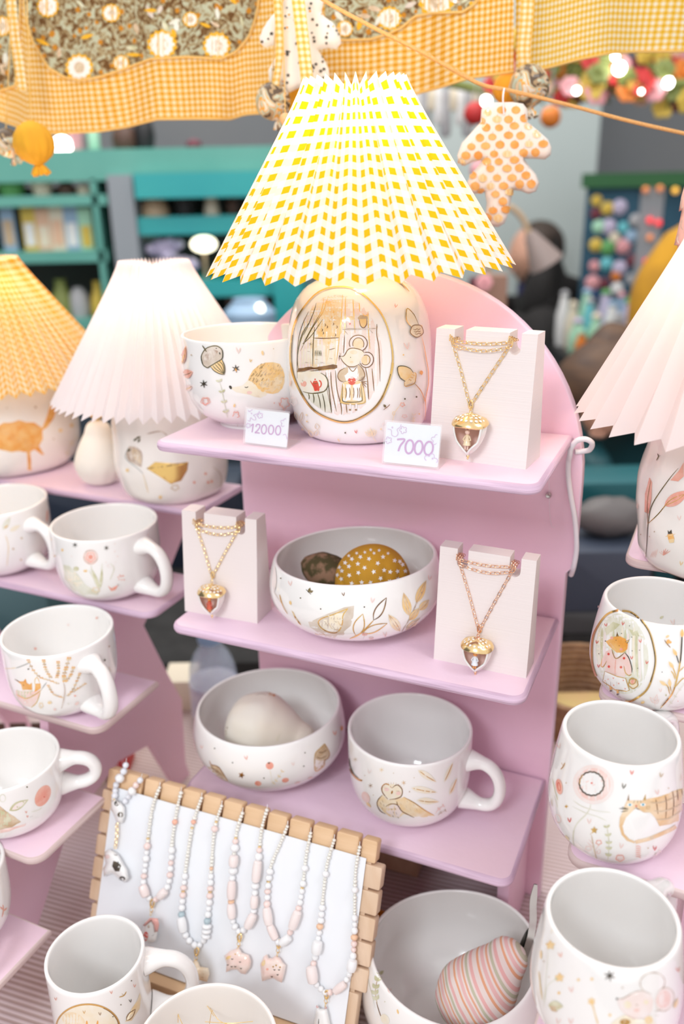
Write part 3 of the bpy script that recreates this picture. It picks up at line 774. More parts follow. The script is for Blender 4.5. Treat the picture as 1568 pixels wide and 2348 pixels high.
def cloth(name, label, x0, x1, top, bottom, yf, mats, floral=None, fold=.010, seedv=0, ff=.020):
    root = thing(name, label, 'awning', tuple(aty(x0, -60, yf(x0))))
    nx = int((x1 - x0) / 10); nz = 46; P = []; UVs = []
    def pt(x, t, yoff=0):
        yb = lerp_pts(bottom, x); py = top + (yb - top) * t
        y = yf(x) + fold * (sin(x * ff + seedv) + .6 * sin(x * ff * 2.3 + 1)) * (.4 + .6 * t) + yoff
        return aty(x, py, y), py
    for j in range(nz + 1):
        r = []; u = []
        for i in range(nx + 1):
            x = x0 + (x1 - x0) * i / nx; p, py = pt(x, j / nz); r.append(p)
            hem = aty(x, lerp_pts(bottom, x), yf(x)).z
            u.append((p.x * 1.0 + .02 * sin(x * .01), (p.z - hem)))
        P.append(r); UVs.append(u)
    mb = MB(); mb.grid(P, 0, False, UVs); sheet = mb.build('cloth', mats[0], root, fix=False)
    mb = MB(); mb.tube([pt(x0 + (x1 - x0) * i / 90, 1)[0] for i in range(91)], .0014, 6); mb.build('hem', M['trim'], root)
    if floral:
        for fi, (outl, flowers) in enumerate(floral):
            mb = MB(); fx0, fx1 = outl[0][0], outl[-1][0]; n = int((fx1 - fx0) / 8); m_ = 24; R = []
            for j in range(m_ + 1):
                r = []
                for i in range(n + 1):
                    x = fx0 + (fx1 - fx0) * i / n; yb = lerp_pts(outl, x); py = top + (yb - top) * j / m_
                    t = (py - top) / (lerp_pts(bottom, x) - top); r.append(pt(x, t, -.0025)[0])
                R.append(r)
            mb.grid(R)
            fp = mb.build('floral_panel', M['floral'], root, fix=False)
            pth = []
            for i in range(81):
                x = fx0 + (fx1 - fx0) * i / 80; yb = lerp_pts(outl, x); t = (yb - top) / (lerp_pts(bottom, x) - top); pth.append(pt(x, t, -.003)[0])
            mb = MB(); mb.tube(pth, .0014, 6); mb.build('piping', M['trim'], root)
            pa = Painter([fp], off=.0004)
            rnd = random.Random(fi)
            for (x, y, r) in flowers:
                pa.starfill(x, y, r * 1.12, M['petal_y'], n=14, inner=.86); pa.starfill(x, y, r * .92, M['petal'], n=12, inner=.85); pa.oval(x, y, r * .42, r * .45, M['seed'], n=14)
            for _ in range(26 * (fx1 - fx0) // 500):
                x = rnd.uniform(fx0 + 15, fx1 - 15); y = rnd.uniform(0, lerp_pts(outl, x) - 12)
                if all(hypot(x - a, y - b) > r * 1.3 for a, b, r in flowers):
                    a = rnd.uniform(0, 360); pa.leaf(x, y, a, rnd.uniform(22, 40), rnd.uniform(8, 13), rnd.choice([G['taupe'], G['sage'], M['petal_y'], G['tan'], G['sagelt']]))
            pa.done()
    return root
botA = [(-80, 262), (0, 275), (40, 290), (60, 303), (120, 306), (230, 301), (290, 291), (360, 273), (450, 272), (530, 273), (560, 262), (620, 258), (700, 246), (800, 236), (940, 219), (1010, 200), (1075, 179), (1178, 164)]
cloth('awning_cloth', 'yellow gingham awning cloth with brown floral panels above the lamps', -70, 1178, -70, botA, lambda x: 1.22 - .0001 * x, [M['awn']],
      floral=[([(-70, 200), (0, 208), (35, 196), (44, 60), (50, -60)], [(5, 60, 22)]),
              ([(50, -65), (56, 30), (75, 95), (110, 155), (150, 178), (185, 184), (230, 176), (300, 152), (345, 135), (430, 130), (505, 135), (540, 120), (570, 85), (590, 30), (598, -65)], [(182, 155, 30), (372, 102, 32), (497, 105, 30), (110, 15, 24), (437, 45, 17), (278, 145, 18), (255, 30, 20)]),
              ([(745, 92), (800, 92), (850, 90), (895, 76), (925, 60), (950, 38), (990, 30), (1060, 28), (1090, 8), (1104, -65)], [(893, 42, 26), (1000, 2, 38), (790, 66, 18)])], seedv=2)
cloth('awning_cloth', 'plain bright yellow gingham awning cloth at the top right', 1182, 1660, -70, [(1182, 168), (1250, 157), (1330, 136), (1400, 122), (1470, 118), (1568, 118), (1660, 114)], lambda x: 1.12 + .00016 * (x - 1182), [M['awn2']], fold=.008, seedv=1, ff=.017)
def strap(label, P, w, y, m, cat='ribbon'):
    mb = MB(); rows = []; uv = []; L = 0; prev = None
    Q = catmull([(a, b, 0) for a, b in P], 8)
    for q in Q:
        c = aty(q.x, q.y, y); 
        if prev is not None: L += (c - prev).length
        prev = c; h = w * y / FPX / 2
        rows.append([c + Vector((-h, .001, 0)), c + Vector((0, -.001, 0)), c + Vector((h, .001, 0))]); uv.append([(0, L), (h, L), (2 * h, L)])
    mb.grid(rows, 0, False, uv); o = mb.build('ribbon', m, None, fix=False); return tag(o, label, cat)
M['awn_strap'] = gingham('gingham_ribbon', (.92, .84, .66), (.88, .62, .24), (.84, .46, .08), .0062, duty=.5, translucent=.2)
strap('gingham ribbon hanging in front of the awning gap above the patterned ball', [(1213, -60), (1208, 40), (1202, 110), (1204, 152)], 27, 1.09, M['awn_strap'])
strap('gingham ribbon falling over the daisy print cloth leaf, to the lamp shade top', [(676, -60), (688, 40), (697, 120), (706, 200)], 26, 1.03, M['awn_strap'])
strap('pale gingham ribbon left of the daisy print cloth leaf', [(630, -60), (638, 40), (640, 130), (628, 215)], 15, 1.05, M['awn_strap'])
strap('pale gingham ribbon at the top left corner', [(20, -60), (30, 60), (42, 150), (50, 208)], 20, 1.15, M['awn_strap'])

# rope and hanging cloth ornaments
M['rope'] = mat('ochre_cotton_rope', (.78, .42, .16), .9, noise_c=(.70, .36, .12), nscale=500, bump=.6, bscale=600)
rp = catmull([tuple(aty(x, y, .98)) for x, y in ((700, -40), (745, 2), (850, 60), (960, 116), (1060, 172), (1110, 196), (1170, 208), (1300, 240), (1440, 277), (1568, 306), (1660, 326))], 8)
mb = MB(); mb.tube(rp, .0019, 10); tag(mb.build('rope', M['rope']), 'ochre cotton rope slanting across below the awning', 'rope')
M['leafcloth'] = mat('cream_pumpkin_print_cloth', (.88, .76, .67), .85, sheen=.3)
lf = [(640, 500), (660, 480), (700, 470), (780, 468), (830, 475), (850, 500), (852, 560), (900, 600), (945, 640), (960, 675), (958, 710), (930, 732), (880, 728), (835, 728), (860, 765), (890, 800), (905, 840), (890, 878), (855, 890), (820, 876), (785, 872), (778, 900), (765, 975), (745, 1025), (715, 1042), (680, 1035), (655, 1000), (663, 930), (655, 880), (610, 890), (580, 875), (568, 850), (590, 800), (625, 760), (642, 735), (600, 742), (560, 762), (535, 750), (528, 712), (550, 655), (600, 600), (635, 560)]
lf = [(784 + x / 2, y / 2) for x, y in lf]
lc = thing('leaf_ornament', 'cream cloth oak leaf printed with orange pumpkins hanging from the rope', 'ornament', tuple(aty(1155, 230, .98)))
mb = MB(); puffy(mb, lf, .98, .006, step=9, edge=22); body = mb.build('cloth_leaf', M['leafcloth'], lc, angle=180)
mb = MB(); mb.tube(catmull([tuple(aty(1156, 203, .978)), tuple(aty(1153, 225, .972)), tuple(aty(1155, 262, .9725))], 6), .0009, 6); mb.build('hanging_loop', M['white_cord'], lc)
pa = Painter([body], (784, 0), 2, off=.0003)
PK = [(668, 517), (731, 505), (797, 505), (835, 543), (640, 555), (711, 547), (763, 548), (661, 585), (720, 586), (790, 577), (855, 578), (632, 632), (689, 628), (763, 620), (819, 622), (893, 615), (593, 673), (658, 669), (724, 663), (791, 663), (857, 660), (921, 660), (568, 713), (624, 712), (697, 706), (757, 706), (832, 700), (886, 698), (718, 741), (790, 733), (545, 745), (664, 740), (680, 773), (756, 772), (812, 770), (645, 817), (710, 815), (779, 815), (842, 804), (611, 853), (680, 853), (740, 852), (813, 843), (866, 843), (703, 890), (768, 880), (640, 880), (736, 923), (693, 965), (750, 960), (715, 1000), (668, 998), (600, 805)]
for i, (x, y) in enumerate(PK):
    rx = 19 + (i * 7 % 4); pa.oval(x, y, rx, 16 + (i * 5 % 4), G['amber'] if i % 5 == 0 else M['trim'] if False else G['pumpkin'] if 'pumpkin' in G else G.setdefault('pumpkin', paint_mats('pumpkin', (.84, .33, .06), (.86, .46, .14), rough=.8)), n=12)
    pa.line([(x, y - 14), (x + 3, y - 24)], 1.6, 'brown', smooth=False)
    pa.line([(x - rx * .35, y - 11), (x - rx * .45, y), (x - rx * .3, y + 12)], 1.2, 'orange'); pa.line([(x + rx * .35, y - 11), (x + rx * .45, y), (x + rx * .3, y + 12)], 1.2, 'orange')
pa.done()
# daisy print leaf
M['daisycloth'] = mat('white_daisy_print_cloth', (.86, .80, .72), .85)
dl = [(350, 170), (290, 240), (220, 350), (180, 460), (210, 540), (260, 570), (330, 545), (390, 560), (410, 640), (340, 740), (290, 840), (300, 960), (340, 1010), (430, 1000), (480, 1090), (540, 1110), (640, 1060), (760, 1060), (900, 1060), (1000, 1000), (1022, 900), (1010, 820), (950, 700), (890, 600), (1000, 575), (1100, 590), (1160, 520), (1140, 400), (1060, 270), (960, 200), (925, 140), (950, 30), (930, -60), (500, -60), (450, 80), (400, 150)]
dl = [(560 + x / 5.227, y / 5.227) for x, y in dl]
o = thing('leaf_ornament', 'white daisy print cloth oak leaf hanging before the awning cloth', 'ornament', tuple(aty(690, 60, 1.07)))
mb = MB(); puffy(mb, dl, 1.07, .006, step=9, edge=20); body = mb.build('cloth_leaf', M['daisycloth'], o, angle=180)
pa = Painter([body], off=.0003); rnd = random.Random(5)
for k in range(95):
    x, y = rnd.uniform(595, 782), rnd.uniform(0, 205)
    if k < 26: pa.starfill(x, y, 8, G['white'], n=8, inner=.7); pa.oval(x, y, 3.4, 3.4, 'orange', n=8)
    else: pa.starfill(x, y, rnd.uniform(3, 5.5), 'dark', n=5, inner=.5)
pa.done()
# round hanging baubles
M['ochre'] = mat('ochre_cotton', (.80, .40, .02), .9, noise_c=(.72, .34, .02), nscale=30, bump=.4)
M['orange'] = mat('orange_cotton', (.82, .34, .02), .9)
def patch_mat():
    m, N, L, b = new_mat('patterned_leaf_cotton')
    tc = N.new('ShaderNodeTexCoord'); vo = N.new('ShaderNodeTexNoise'); vo.inputs['Scale'].default_value = 26; vo.inputs['Distortion'].default_value = 2.5; L.new(tc.outputs['Object'], vo.inputs['Vector'])
    r = N.new('ShaderNodeValToRGB'); r.color_ramp.interpolation = 'CONSTANT'; e = r.color_ramp.elements
    e[0].color = (.10, .06, .03, 1); e[0].position = 0; e[1].position = .40; e[1].color = (.42, .28, .14, 1)
    for p, c in ((.47, (.50, .54, .42, 1)), (.53, (.78, .36, .04, 1)), (.57, (.74, .66, .54, 1)), (.64, (.20, .11, .05, 1))): x = e.new(p); x.color = c
    L.new(vo.outputs[0], r.inputs[0]); L.new(r.outputs[0], b.inputs['Base Color']); b.inputs['Roughness'].default_value = .55; b.inputs['Coat Weight'].default_value = .3
    return m
M['patch'] = patch_mat()
def bauble(label, px, py, rpx, y, m, tuft=(0, 1), cord_to=None, pleats=12, amp=.05):
    c = aty(px, py, y); r = rpx * depth(c) / FPX; root = thing('hanging_bauble', label, 'ornament', tuple(c))
    d = Vector((tuft[0], 0, -tuft[1])).normalized(); ax = d.to_track_quat('Z', 'Y').to_matrix()
    mb = MB(); prof = [(.001, -1.0), (.25, -.97), (.6, -.80), (.88, -.45), (1, 0), (.93, .38), (.72, .70), (.42, .92), (.20, 1.04), (.14, 1.10)]
    mb.lathe([(a * r, b * r) for a, b in prof], c, 48, ax=ax, fn=lambda p, a: Vector((p.x * (1 + amp * sin(pleats * a) * min(1, max(0, (p.z / r + .6)))), p.y * (1 + amp * sin(pleats * a) * min(1, max(0, (p.z / r + .6)))), p.z)))
    mb.build('ball', m, root)
    mb = MB(); mb.lathe([(.14 * r, 1.08 * r), (.24 * r, 1.18 * r), (.34 * r, 1.36 * r), (.40 * r, 1.5 * r)], c, 36, ax=ax, fn=lambda p, a: Vector((p.x * (1 + .3 * sin(7 * a)), p.y * (1 + .3 * sin(7 * a)), p.z + .08 * r * sin(5 * a))))
    mb.build('gathered_end', m, root)
    if cord_to: mb = MB(); mb.tube([tuple(c + Vector((0, 0, r * .9))), tuple(aty(cord_to[0], cord_to[1], y))], .0007, 6); mb.build('cord', M['trim'], root)
    return root
bauble('mustard yellow gathered cloth bauble at the left edge', 77, 327, 46, 1.10, M['ochre'], (.12, 1), (60, -60))
bauble('small patterned bauble half hidden by the mustard bauble', 18, 328, 31, 1.14, M['patch'], (.35, 1), (30, -60))
bauble('brown patterned bauble on a gingham ribbon at the right of the awning', 1213, 196, 45, 1.07, M['patch'], (.05, 1))
bauble('plain orange bauble behind the brown patterned one', 1163, 203, 33, 1.11, M['orange'], (-.1, 1))
bauble('patterned orange and sage bauble left of the big lamp shade', 625, 232, 40, 1.06, M['patch'], (.35, 1), (640, -60))
bauble('ochre bauble peeping from behind the big lamp shade', 692, 222, 38, 1.10, M['ochre'], (.2, 1))
o = thing('wooden_bead', 'round wooden bead on a cord beside the big lamp shade', 'bead', tuple(aty(655, 274, 1.02)))
mb = MB(); mb.ball(aty(655, 274, 1.02), .0068, 20, 12); mb.build('bead', mat('honey_wood_bead', (.80, .45, .20), .3), o)
mb = MB(); mb.tube([aty(646, -50, 1.02), aty(654, 262, 1.02)], .0006, 6); mb.build('cord', M['trim'], o)
# pink feather shaped cut-out at the right edge
M['feather'] = mat('pink_feather_wood', (.80, .50, .42), .7, noise_c=(.72, .40, .34), nscale=30, stretch=(1, 1, .3))
fo = [(1610, 380), (1575, 405), (1562, 450), (1556, 485), (1563, 482), (1553, 530), (1545, 562), (1553, 563), (1550, 610), (1556, 640), (1572, 645), (1610, 600)]
o = thing('feather_ornament', 'pink feathered hanging ornament cut by the right edge', 'ornament', tuple(aty(1580, 500, .86)))
mb = MB(); puffy(mb, fo, .86, .004, step=8, edge=12); body = mb.build('feathers', M['feather'], o, angle=180)
pa = Painter([body], off=.0003)
for k in range(12):
    x = 1556 + (k % 3) * 8; y = 440 + k * 16; pa.line([(x, y), (x - 3, y + 14), (x + 2, y + 24)], 1.6, 'sepia')
pa.done()
# ------------------------------------------------------------ behind the stall: teal shop shelving on the left
YS = 3.0
def zpx(px, py, y): return aty(px, py, y)
def slab(mb, x0, y0, x1, y1, y, th, mi=0, tilt=None):
    """box whose front face spans the two photo corners at distance y"""
    a = aty(x0, y0, y); b = aty(x1, y1, y); mb.box((a.x, y, min(a.z, b.z)), (b.x, y + th, max(a.z, b.z)), mi)
ts = thing('shop_shelving', 'turquoise painted market shelving behind the white and yellow lamps', 'shelving', tuple(aty(300, 700, YS) * 1))
ts.location.z = 0; ts['_w'] = (ts.location.x, ts.location.y, 0)
def part(parent, name, m, *boxes, y=YS):
    mb = MB()
    for b in boxes: slab(mb, *b[:4], b[5] if len(b) > 5 else y, b[4])
    return mb.build(name, m, parent, smooth=False)
part(ts, 'cornice', M['teal_green'], (-260, 352, 690, 405, .55))
part(ts, 'cornice_moulding', M['teal'], (305, 398, 690, 448, .04, YS - .045))
part(ts, 'shelf', M['teal'], (308, 498, 690, 532, .4)); part(ts, 'shelf', M['teal'], (308, 648, 700, 676, .4)); part(ts, 'shelf', M['teal_green'], (-260, 456, 247, 470, .4)); part(ts, 'shelf', M['teal_green'], (-260, 585, 247, 600, .4)); part(ts, 'shelf', M['teal_green'], (-260, 742, 247, 756, .4))
part(ts, 'side_panel', M['teal'], (305, 449, 330, 760, .4)); part(ts, 'side_panel', M['teal'], (625, 600, 700, 900, .4, YS - .05)); part(ts, 'side_panel', M['teal_green'], (218, 410, 246, 760, .4))
a = aty(247, 400, YS); b_ = aty(304, 400, YS)
mb = MB(); mb.box((a.x, YS - .02, 0), (b_.x, YS + .38, aty(0, 406, YS).z - .001)); mb.build('grey_post', M['grey'], ts, smooth=False)
mb = MB(); a = aty(-260, 400, YS + .42); b_ = aty(640, 400, YS + .42); mb.box((a.x, YS + .42, 0), (b_.x, YS + .44, 1.55)); mb.build('back_panel', wm('dark_back_panel', (.06, .07, .065)), ts, smooth=False)
def prop_col(name, c, **k):
    key = 'p_' + name
    if key not in M: M[key] = wm(name, c, rough=k.pop('rough', .5), **k)
    return M[key]
C = dict(cream=(.78, .70, .55), sky=(.30, .45, .62), peach=(.80, .50, .34), mustard=(.70, .50, .08), olive=(.20, .24, .06), white=(.80, .80, .80), umber=(.09, .045, .03), plum=(.16, .03, .05), red=(.55, .03, .03), mint=(.40, .72, .52), aqua=(.15, .55, .62), lilac=(.55, .50, .68), rose=(.75, .35, .38), black=(.012, .012, .014), sand=(.58, .42, .27), grey=(.42, .42, .44), green=(.12, .38, .12), orange=(.75, .22, .03), navy=(.03, .07, .18))
def pm(k): return prop_col('matte_' + k, C[k])
def shelf_z(py): return aty(0, py, YS).z
def at_shelf(px, py, y): p = aty(px, py, y); return p
# picture cards standing in the left bay
cards = [(28, 52, 'sky', 'pale blue'), (76, 46, 'mustard', 'mustard edged'), (108, 50, 'peach', 'peach'), (140, 52, 'cream', 'cream'), (172, 44, 'sky', 'deeper blue'), (204, 54, 'mint', 'mint green')]
for k, (px, w, c, nm) in enumerate(cards):
    p = aty(px, 585, YS + .06); t = thing('picture_card', 'blurred %s picture card in the row on the teal shelf, %s from the left' % (nm, ['first', 'second', 'third', 'fourth', 'fifth', 'sixth'][k]), 'card', tuple(p), 'picture cards on the teal shelf')
    h = (112 - 9 * (k % 3)) * p.y / FPX * 1.05; w2 = 30 * p.y / FPX / 2
    mb = MB(); mb.box((p.x - w2, p.y, p.z), (p.x + w2, p.y + .012, p.z + h)); mb.build('card', pm(c), t, smooth=False)
    mb = MB(); mb.box((p.x - w2 * .7, p.y - .003, p.z + h * .18), (p.x + w2 * .7, p.y - .0005, p.z + h * .62)); mb.build('picture', pm(['sand', 'white', 'cream', 'peach', 'white', 'mustard'][k]), t, smooth=False)
def jar(label, px, py, w, h, c, y=YS + .08, kind='vase', c2=None, cat='vase', nm=None):
    p = aty(px, py, y); s = p.y / FPX; r = w * s / 2; H = h * s; t = thing(nm or 'vase', label, cat, tuple(p))
    prof = dict(vase=[(.45, 0), (.8, .06), (1, .3), (.9, .6), (.5, .8), (.42, .93), (.5, 1)], bottle=[(.9, 0), (1, .03), (1, .6), (.6, .74), (.36, .8), (.34, 1)], pot=[(.6, 0), (.75, .04), (1, 1)], bell=[(1, 0), (.96, .2), (.8, .55), (.5, .85), (.2, 1)], cone=[(1, 0), (.45, 1)], ball=[(.3, 0), (.8, .12), (1, .45), (.85, .8), (.4, .98), (.1, 1)])[kind]
    mb = MB(); mb.lathe([(a * r, b * H) for a, b in prof], p, 20); mb.build('body', pm(c), t)
    if c2:
        mb = MB(); mb.lathe([(r * .5, 0), (r * .55, H * .1), (r * .3, H * .2), (.001, H * .22)], p + Vector((0, 0, H * 1.0005)), 14); mb.build('top', pm(c2), t)
    return t
L3 = [('dark brown mask like vase above the teal cornice', 290, 350, 56, 66, 'umber', 'vase'), ('black jug above the teal cornice', 335, 350, 44, 70, 'black', 'ball'), ('pale green glass bottle above the cornice', 218, 350, 24, 66, 'mint', 'bottle'),
      ('small dusty red pot on top of the cornice', 446, 350, 34, 26, 'plum', 'ball'), ('pinkish pot at the far left above the cornice', 178, 350, 30, 44, 'rose', 'pot'), ('cream arched wooden bell on the turquoise shelf', 358, 497, 62, 56, 'sand', 'bell'),
      ('beige cone shaped vase on the turquoise shelf', 487, 497, 38, 62, 'cream', 'cone'), ('brown bottle on the turquoise shelf end', 535, 497, 26, 60, 'umber', 'bottle'), ('dark green jar in the middle of the turquoise shelf', 425, 497, 54, 44, 'black', 'pot'),
      ('dark olive vase on the lower left shelf', 150, 741, 54, 96, 'olive', 'vase'), ('grey leafy jar on the lower left shelf', 188, 741, 46, 80, 'grey', 'ball'), ('mustard green jar below the yellow lamp top', 232, 741, 36, 92, 'mustard', 'vase'), ('black vase beside the teal upright', 340, 647, 40, 88, 'black', 'vase'),
      ('small green bowl on the upper left shelf', 30, 455, 60, 32, 'green', 'pot'), ('small cream pot on the upper left shelf', 100, 455, 48, 34, 'cream', 'pot'), ('dark pot on the upper left shelf', 155, 455, 40, 34, 'umber', 'ball'), ('light pot on the upper left shelf end', 196, 455, 34, 30, 'cream', 'ball')]
for l, px, py, w, h, c, k in L3: jar('blurred ' + l, px, py, w, h, c, kind=k)
# grey fluffy bouquet and glowing shop lamp
p = aty(395, 647, YS + .05); t = thing('dried_bouquet', 'pale violet grey dried bouquet on the lower turquoise shelf', 'flowers', tuple(p)); rnd = random.Random(2)
for k in range(26):
    mb = MB(); mb.ball(p + Vector((rnd.gauss(0, .035), rnd.uniform(-.02, .03), rnd.uniform(.05, .13))), rnd.uniform(.010, .02), 8, 6); mb.build('flower_head', pm('lilac'), t)
mb = MB(); mb.lathe([(.02, 0), (.03, .03), (.018, .06)], p, 14); mb.build('vase', pm('grey'), t)
M['glow'] = mat('lit_lamp_glass', (1, .93, .70), .5, emis=4); M['glow_w'] = mat('lit_white_bulb', (1, .97, .90), .5, emis=14)
def small_lamp(label, px, py, r, y, base_py, m='glow', k=.8):
    c = aty(px, py, y); t = thing('lit_lamp', label, 'lamp', tuple(c)); s = y / FPX
    mb = MB(); mb.ball(c, r * s, 20, 12, sc=(1, 1, k)); mb.build('globe', M[m], t)
    z0 = aty(px, base_py, y).z; mb = MB(); mb.tube([c + Vector((0, 0, -r * s * k)), Vector((c.x, c.y, z0 + .004))], .006, 8); mb.lathe([(.03, 0), (.028, .006), (.006, .01)], Vector((c.x, c.y, z0)), 16); mb.build('stem', pm('sand'), t)
small_lamp('round white glowing lamp behind the mustard bauble', 143, 338, 21, YS + .1, 351, 'glow_w', 1)
small_lamp('cream glowing table lamp on the lower turquoise shelf', 467, 560, 28, YS + .1, 647, 'glow', .6)
o = thing('storage_tin', 'dark red brown tins row below the lamp shade', 'tin', tuple(aty(570, 676, YS)))
mb = MB(); slab(mb, 520, 676, 620, 712, YS + .05, .1); mb.build('tin', pm('umber'), o, smooth=False); mb = MB(); slab(mb, 520, 713, 622, 722, YS + .03, .14); mb.build('base', pm('grey'), o, smooth=False)
o = thing('glass_jar', 'pale blue grey glass jars catching light beside the white lamp', 'jar', tuple(aty(570, 745, YS - .3)))
mb = MB()
p = aty(575, 760, YS - .3); mb.lathe([(.07, 0), (.08, .02), (.08, .09), (.05, .12), (.05, .13)], p + Vector((0, 0, -.03)), 20); mb.build('jar', pm('sky'), o)
small_lamp('small bright lamp glimpsed between the lamp and the big shade', 596, 708, 9, YS - .35, 760, 'glow', 1.3)
cnt = thing('shop_counter', 'dark counter under the glass jars behind the lamps', 'counter', (-.5, YS - .2, 0))
mb = MB(); a = aty(-300, 770, YS - .32); b_ = aty(700, 770, YS - .32); zt = aty(575, 760, YS - .3).z - .0305; mb.box((a.x, YS - .42, 0), (b_.x, YS - .06, zt)); mb.build('counter', wm('dark_blue_grey_counter', (.035, .05, .07)), cnt, smooth=False)

# right: navy board of round magnets
nb = thing('magnet_board', 'tall navy board covered with colourful round badges at the right', 'board', (0, 0, 0)); YB = 3.6
mb = MB(); slab(mb, 1352, 405, 1640, 800, YB, .03); mb.build('board', M['navy'], nb, smooth=False)
mb = MB(); slab(mb, 1344, 398, 1640, 425, YB - .02, .06); mb.build('top_rail', wm('green_rail', (.04, .15, .06)), nb, smooth=False)
mb = MB(); slab(mb, 1473, 426, 1490, 760, YB - .015, .04); mb.build('post', M['grey'], nb, smooth=False)
BD = [(1367, 460, 'mustard'), (1392, 478, 'mustard'), (1420, 475, 'lilac'), (1365, 490, 'plum'), (1372, 520, 'mint'), (1395, 520, 'lilac'), (1428, 522, 'aqua'), (1365, 562, 'mustard'), (1393, 568, 'green'), (1408, 545, 'cream'), (1446, 543, 'sky'), (1428, 565, 'rose'), (1362, 610, 'rose'), (1390, 605, 'aqua'), (1420, 615, 'lilac'), (1412, 632, 'orange'), (1450, 597, 'plum'), (1358, 648, 'rose'), (1385, 650, 'plum'), (1414, 662, 'white'), (1357, 680, 'navy'), (1388, 684, 'grey'), (1457, 505, 'grey'), (1354, 712, 'grey'), (1446, 640, 'grey')]
for k, (x, y, c) in enumerate(BD):
    p = aty(x, y, YB); t = thing('round_badge', 'round %s badge %s on the navy board, %s column' % (c, ['at the very top', 'in the upper third', 'in the middle', 'below the middle', 'near the bottom'][min(4, (y - 455) // 55)], ['left', 'centre left', 'centre', 'right'][min(3, (x - 1350) // 28)]), 'badge', tuple(p), 'round badges pinned on the navy board')
    mb = MB(); ax = Vector((0, -1, 0)).to_track_quat('Z', 'Y').to_matrix(); r = .022 + .004 * (k % 3); mb.lathe([(r, 0), (r, .004), (r * .8, .009), (.001, .011)], p, 18, ax=ax); mb.build('badge', pm(c), t)
for k, (x, y, c) in enumerate([(1480, 435, 'o'), (1513, 432, 'o'), (1548, 437, 'y'), (1490, 505, 'r'), (1510, 511, 'r'), (1490, 545, 'o'), (1482, 600, 'r')]):
    m = {'o': ('dim_orange_bulb', (.9, .30, .10), .5), 'y': ('amber_bulb', (1, .55, .08), 1.0), 'r': ('red_bulb', (1, .05, .06), 1.0)}[c]
    if m[0] not in M: M[m[0]] = mat(m[0], m[1], .4, emis=m[2])
    p = aty(x, y, YB - .03); o_ = thing('string_light', ['dim orange fairy light, leftmost at the top of the navy board', 'dim orange fairy light beside the amber one', 'amber fairy light at the top right of the navy board', 'left one of the red fairy light pair', 'right one of the red fairy light pair', 'dim orange fairy light below the red pair', 'lowest red fairy light on the navy board'][k], 'light', tuple(p), 'fairy lights over the navy board')
    mb = MB(); mb.ball(p, .0125, 12, 8); mb.build('bulb', M[m[0]], o_)
# goods heaped on a counter below the board
gt = thing('goods_table', 'market counter heaped with small pale goods under the navy board', 'counter', (.9, 3.2, 0)); YG = 3.15
zt = aty(1400, 830, YG).z
mb = MB(); a = aty(1315, 840, YG); mb.box((a.x, YG - .1, 0), (a.x + 1.2, YG + .42, zt)); mb.build('counter', pm('black'), gt, smooth=False)
rnd = random.Random(9); cs = ['white', 'mint', 'lilac', 'cream', 'grey', 'sky', 'green', 'rose', 'orange', 'aqua', 'white', 'white']
k = 0
for row, (yy, dz) in enumerate([(YG - .04, 0), (YG + .07, 0), (YG + .17, 0), (YG + .27, 0), (YG + .36, 0)]):
    n = 9
    for i in range(n):
        x = a.x + .05 + i * .075 + rnd.uniform(-.01, .01); h = .05 + row * .034 + rnd.uniform(0, .03); c = cs[(i * 3 + row * 5 + rnd.randint(0, 3)) % 12]
        t = thing('trinket_jar', 'small %s trinket, %s in the %s row on the far counter' % (c, ['first', 'second', 'third', 'fourth', 'fifth', 'sixth', 'seventh', 'eighth', 'ninth'][i], ['front', 'second', 'middle', 'fourth', 'back'][row]), 'trinket', (x, yy, zt), 'trinkets on the far counter')
        mb = MB(); r = rnd.uniform(.022, .034)
        mb.lathe([(r * .8, 0), (r, h * .2), (r, h * .6), (r * .6, h * .85), (r * .5, h)], Vector((x, yy, zt)), 12); mb.build('jar', pm(c), t)
        mb = MB(); mb.lathe([(r * .6, 0), (r * .62, .008), (r * .3, .018), (.001, .02)], Vector((x, yy, zt + h + .0003)), 12); mb.build('lid', pm(cs[(i + row) % 12]), t)
t = thing('doll', 'pale green headed doll figure on the far counter', 'doll', tuple(Vector((a.x + .36, YG + .1, zt)))); p = Vector((a.x + .36, YG + .085, zt + .20))
mb = MB(); mb.lathe([(.05, 0), (.045, .05), (.02, .12)], p + Vector((0, 0, -.12)), 14); mb.build('body', pm('orange'), t); mb = MB(); mb.ball(p + Vector((0, 0, .04)), .045, 14, 10); mb.build('head', pm('mint'), t)

# flower garland with lights
rnd = random.Random(4); YF = 2.55
gl = thing('garland', 'bright garland of red, orange and yellow flowers under the awning', 'garland', tuple(aty(1250, 200, YF)))
mb = MB(); mb.tube([aty(x, y, YF) for x, y in ((940, 170), (1100, 205), (1250, 215), (1400, 195), (1640, 190))], .012, 8); mb.build('vine', pm('olive'), gl)
def flower_bm(c, r, rnd_):
    mb = MB(); q = Vector((rnd_.uniform(-.4, .4), -1, rnd_.uniform(-.4, .4))).to_track_quat('Z', 'Y').to_matrix()
    for k in range(6):
        a = 2 * pi * k / 6; mb.ball(c + q @ Vector((cos(a) * r * .55, sin(a) * r * .55, 0)), r * .5, 8, 5, sc=(1, 1, .35), rot=q)
    mb.ball(c + q @ Vector((0, 0, r * .2)), r * .28, 8, 5); return mb
fc = ['red', 'orange', 'mustard', 'mustard', 'rose', 'peach', 'red', 'olive', 'mustard', 'plum', 'olive']
for k in range(88):
    x = 1130 + (k * 37 % 470) + rnd.uniform(-8, 8); y = 170 + rnd.gauss(0, 34) + (x - 1250) * .02
    flower_bm(aty(x, y, YF + rnd.uniform(-.04, .05)), rnd.uniform(.022, .04), rnd).build('flower', pm(fc[k % 11]), gl)
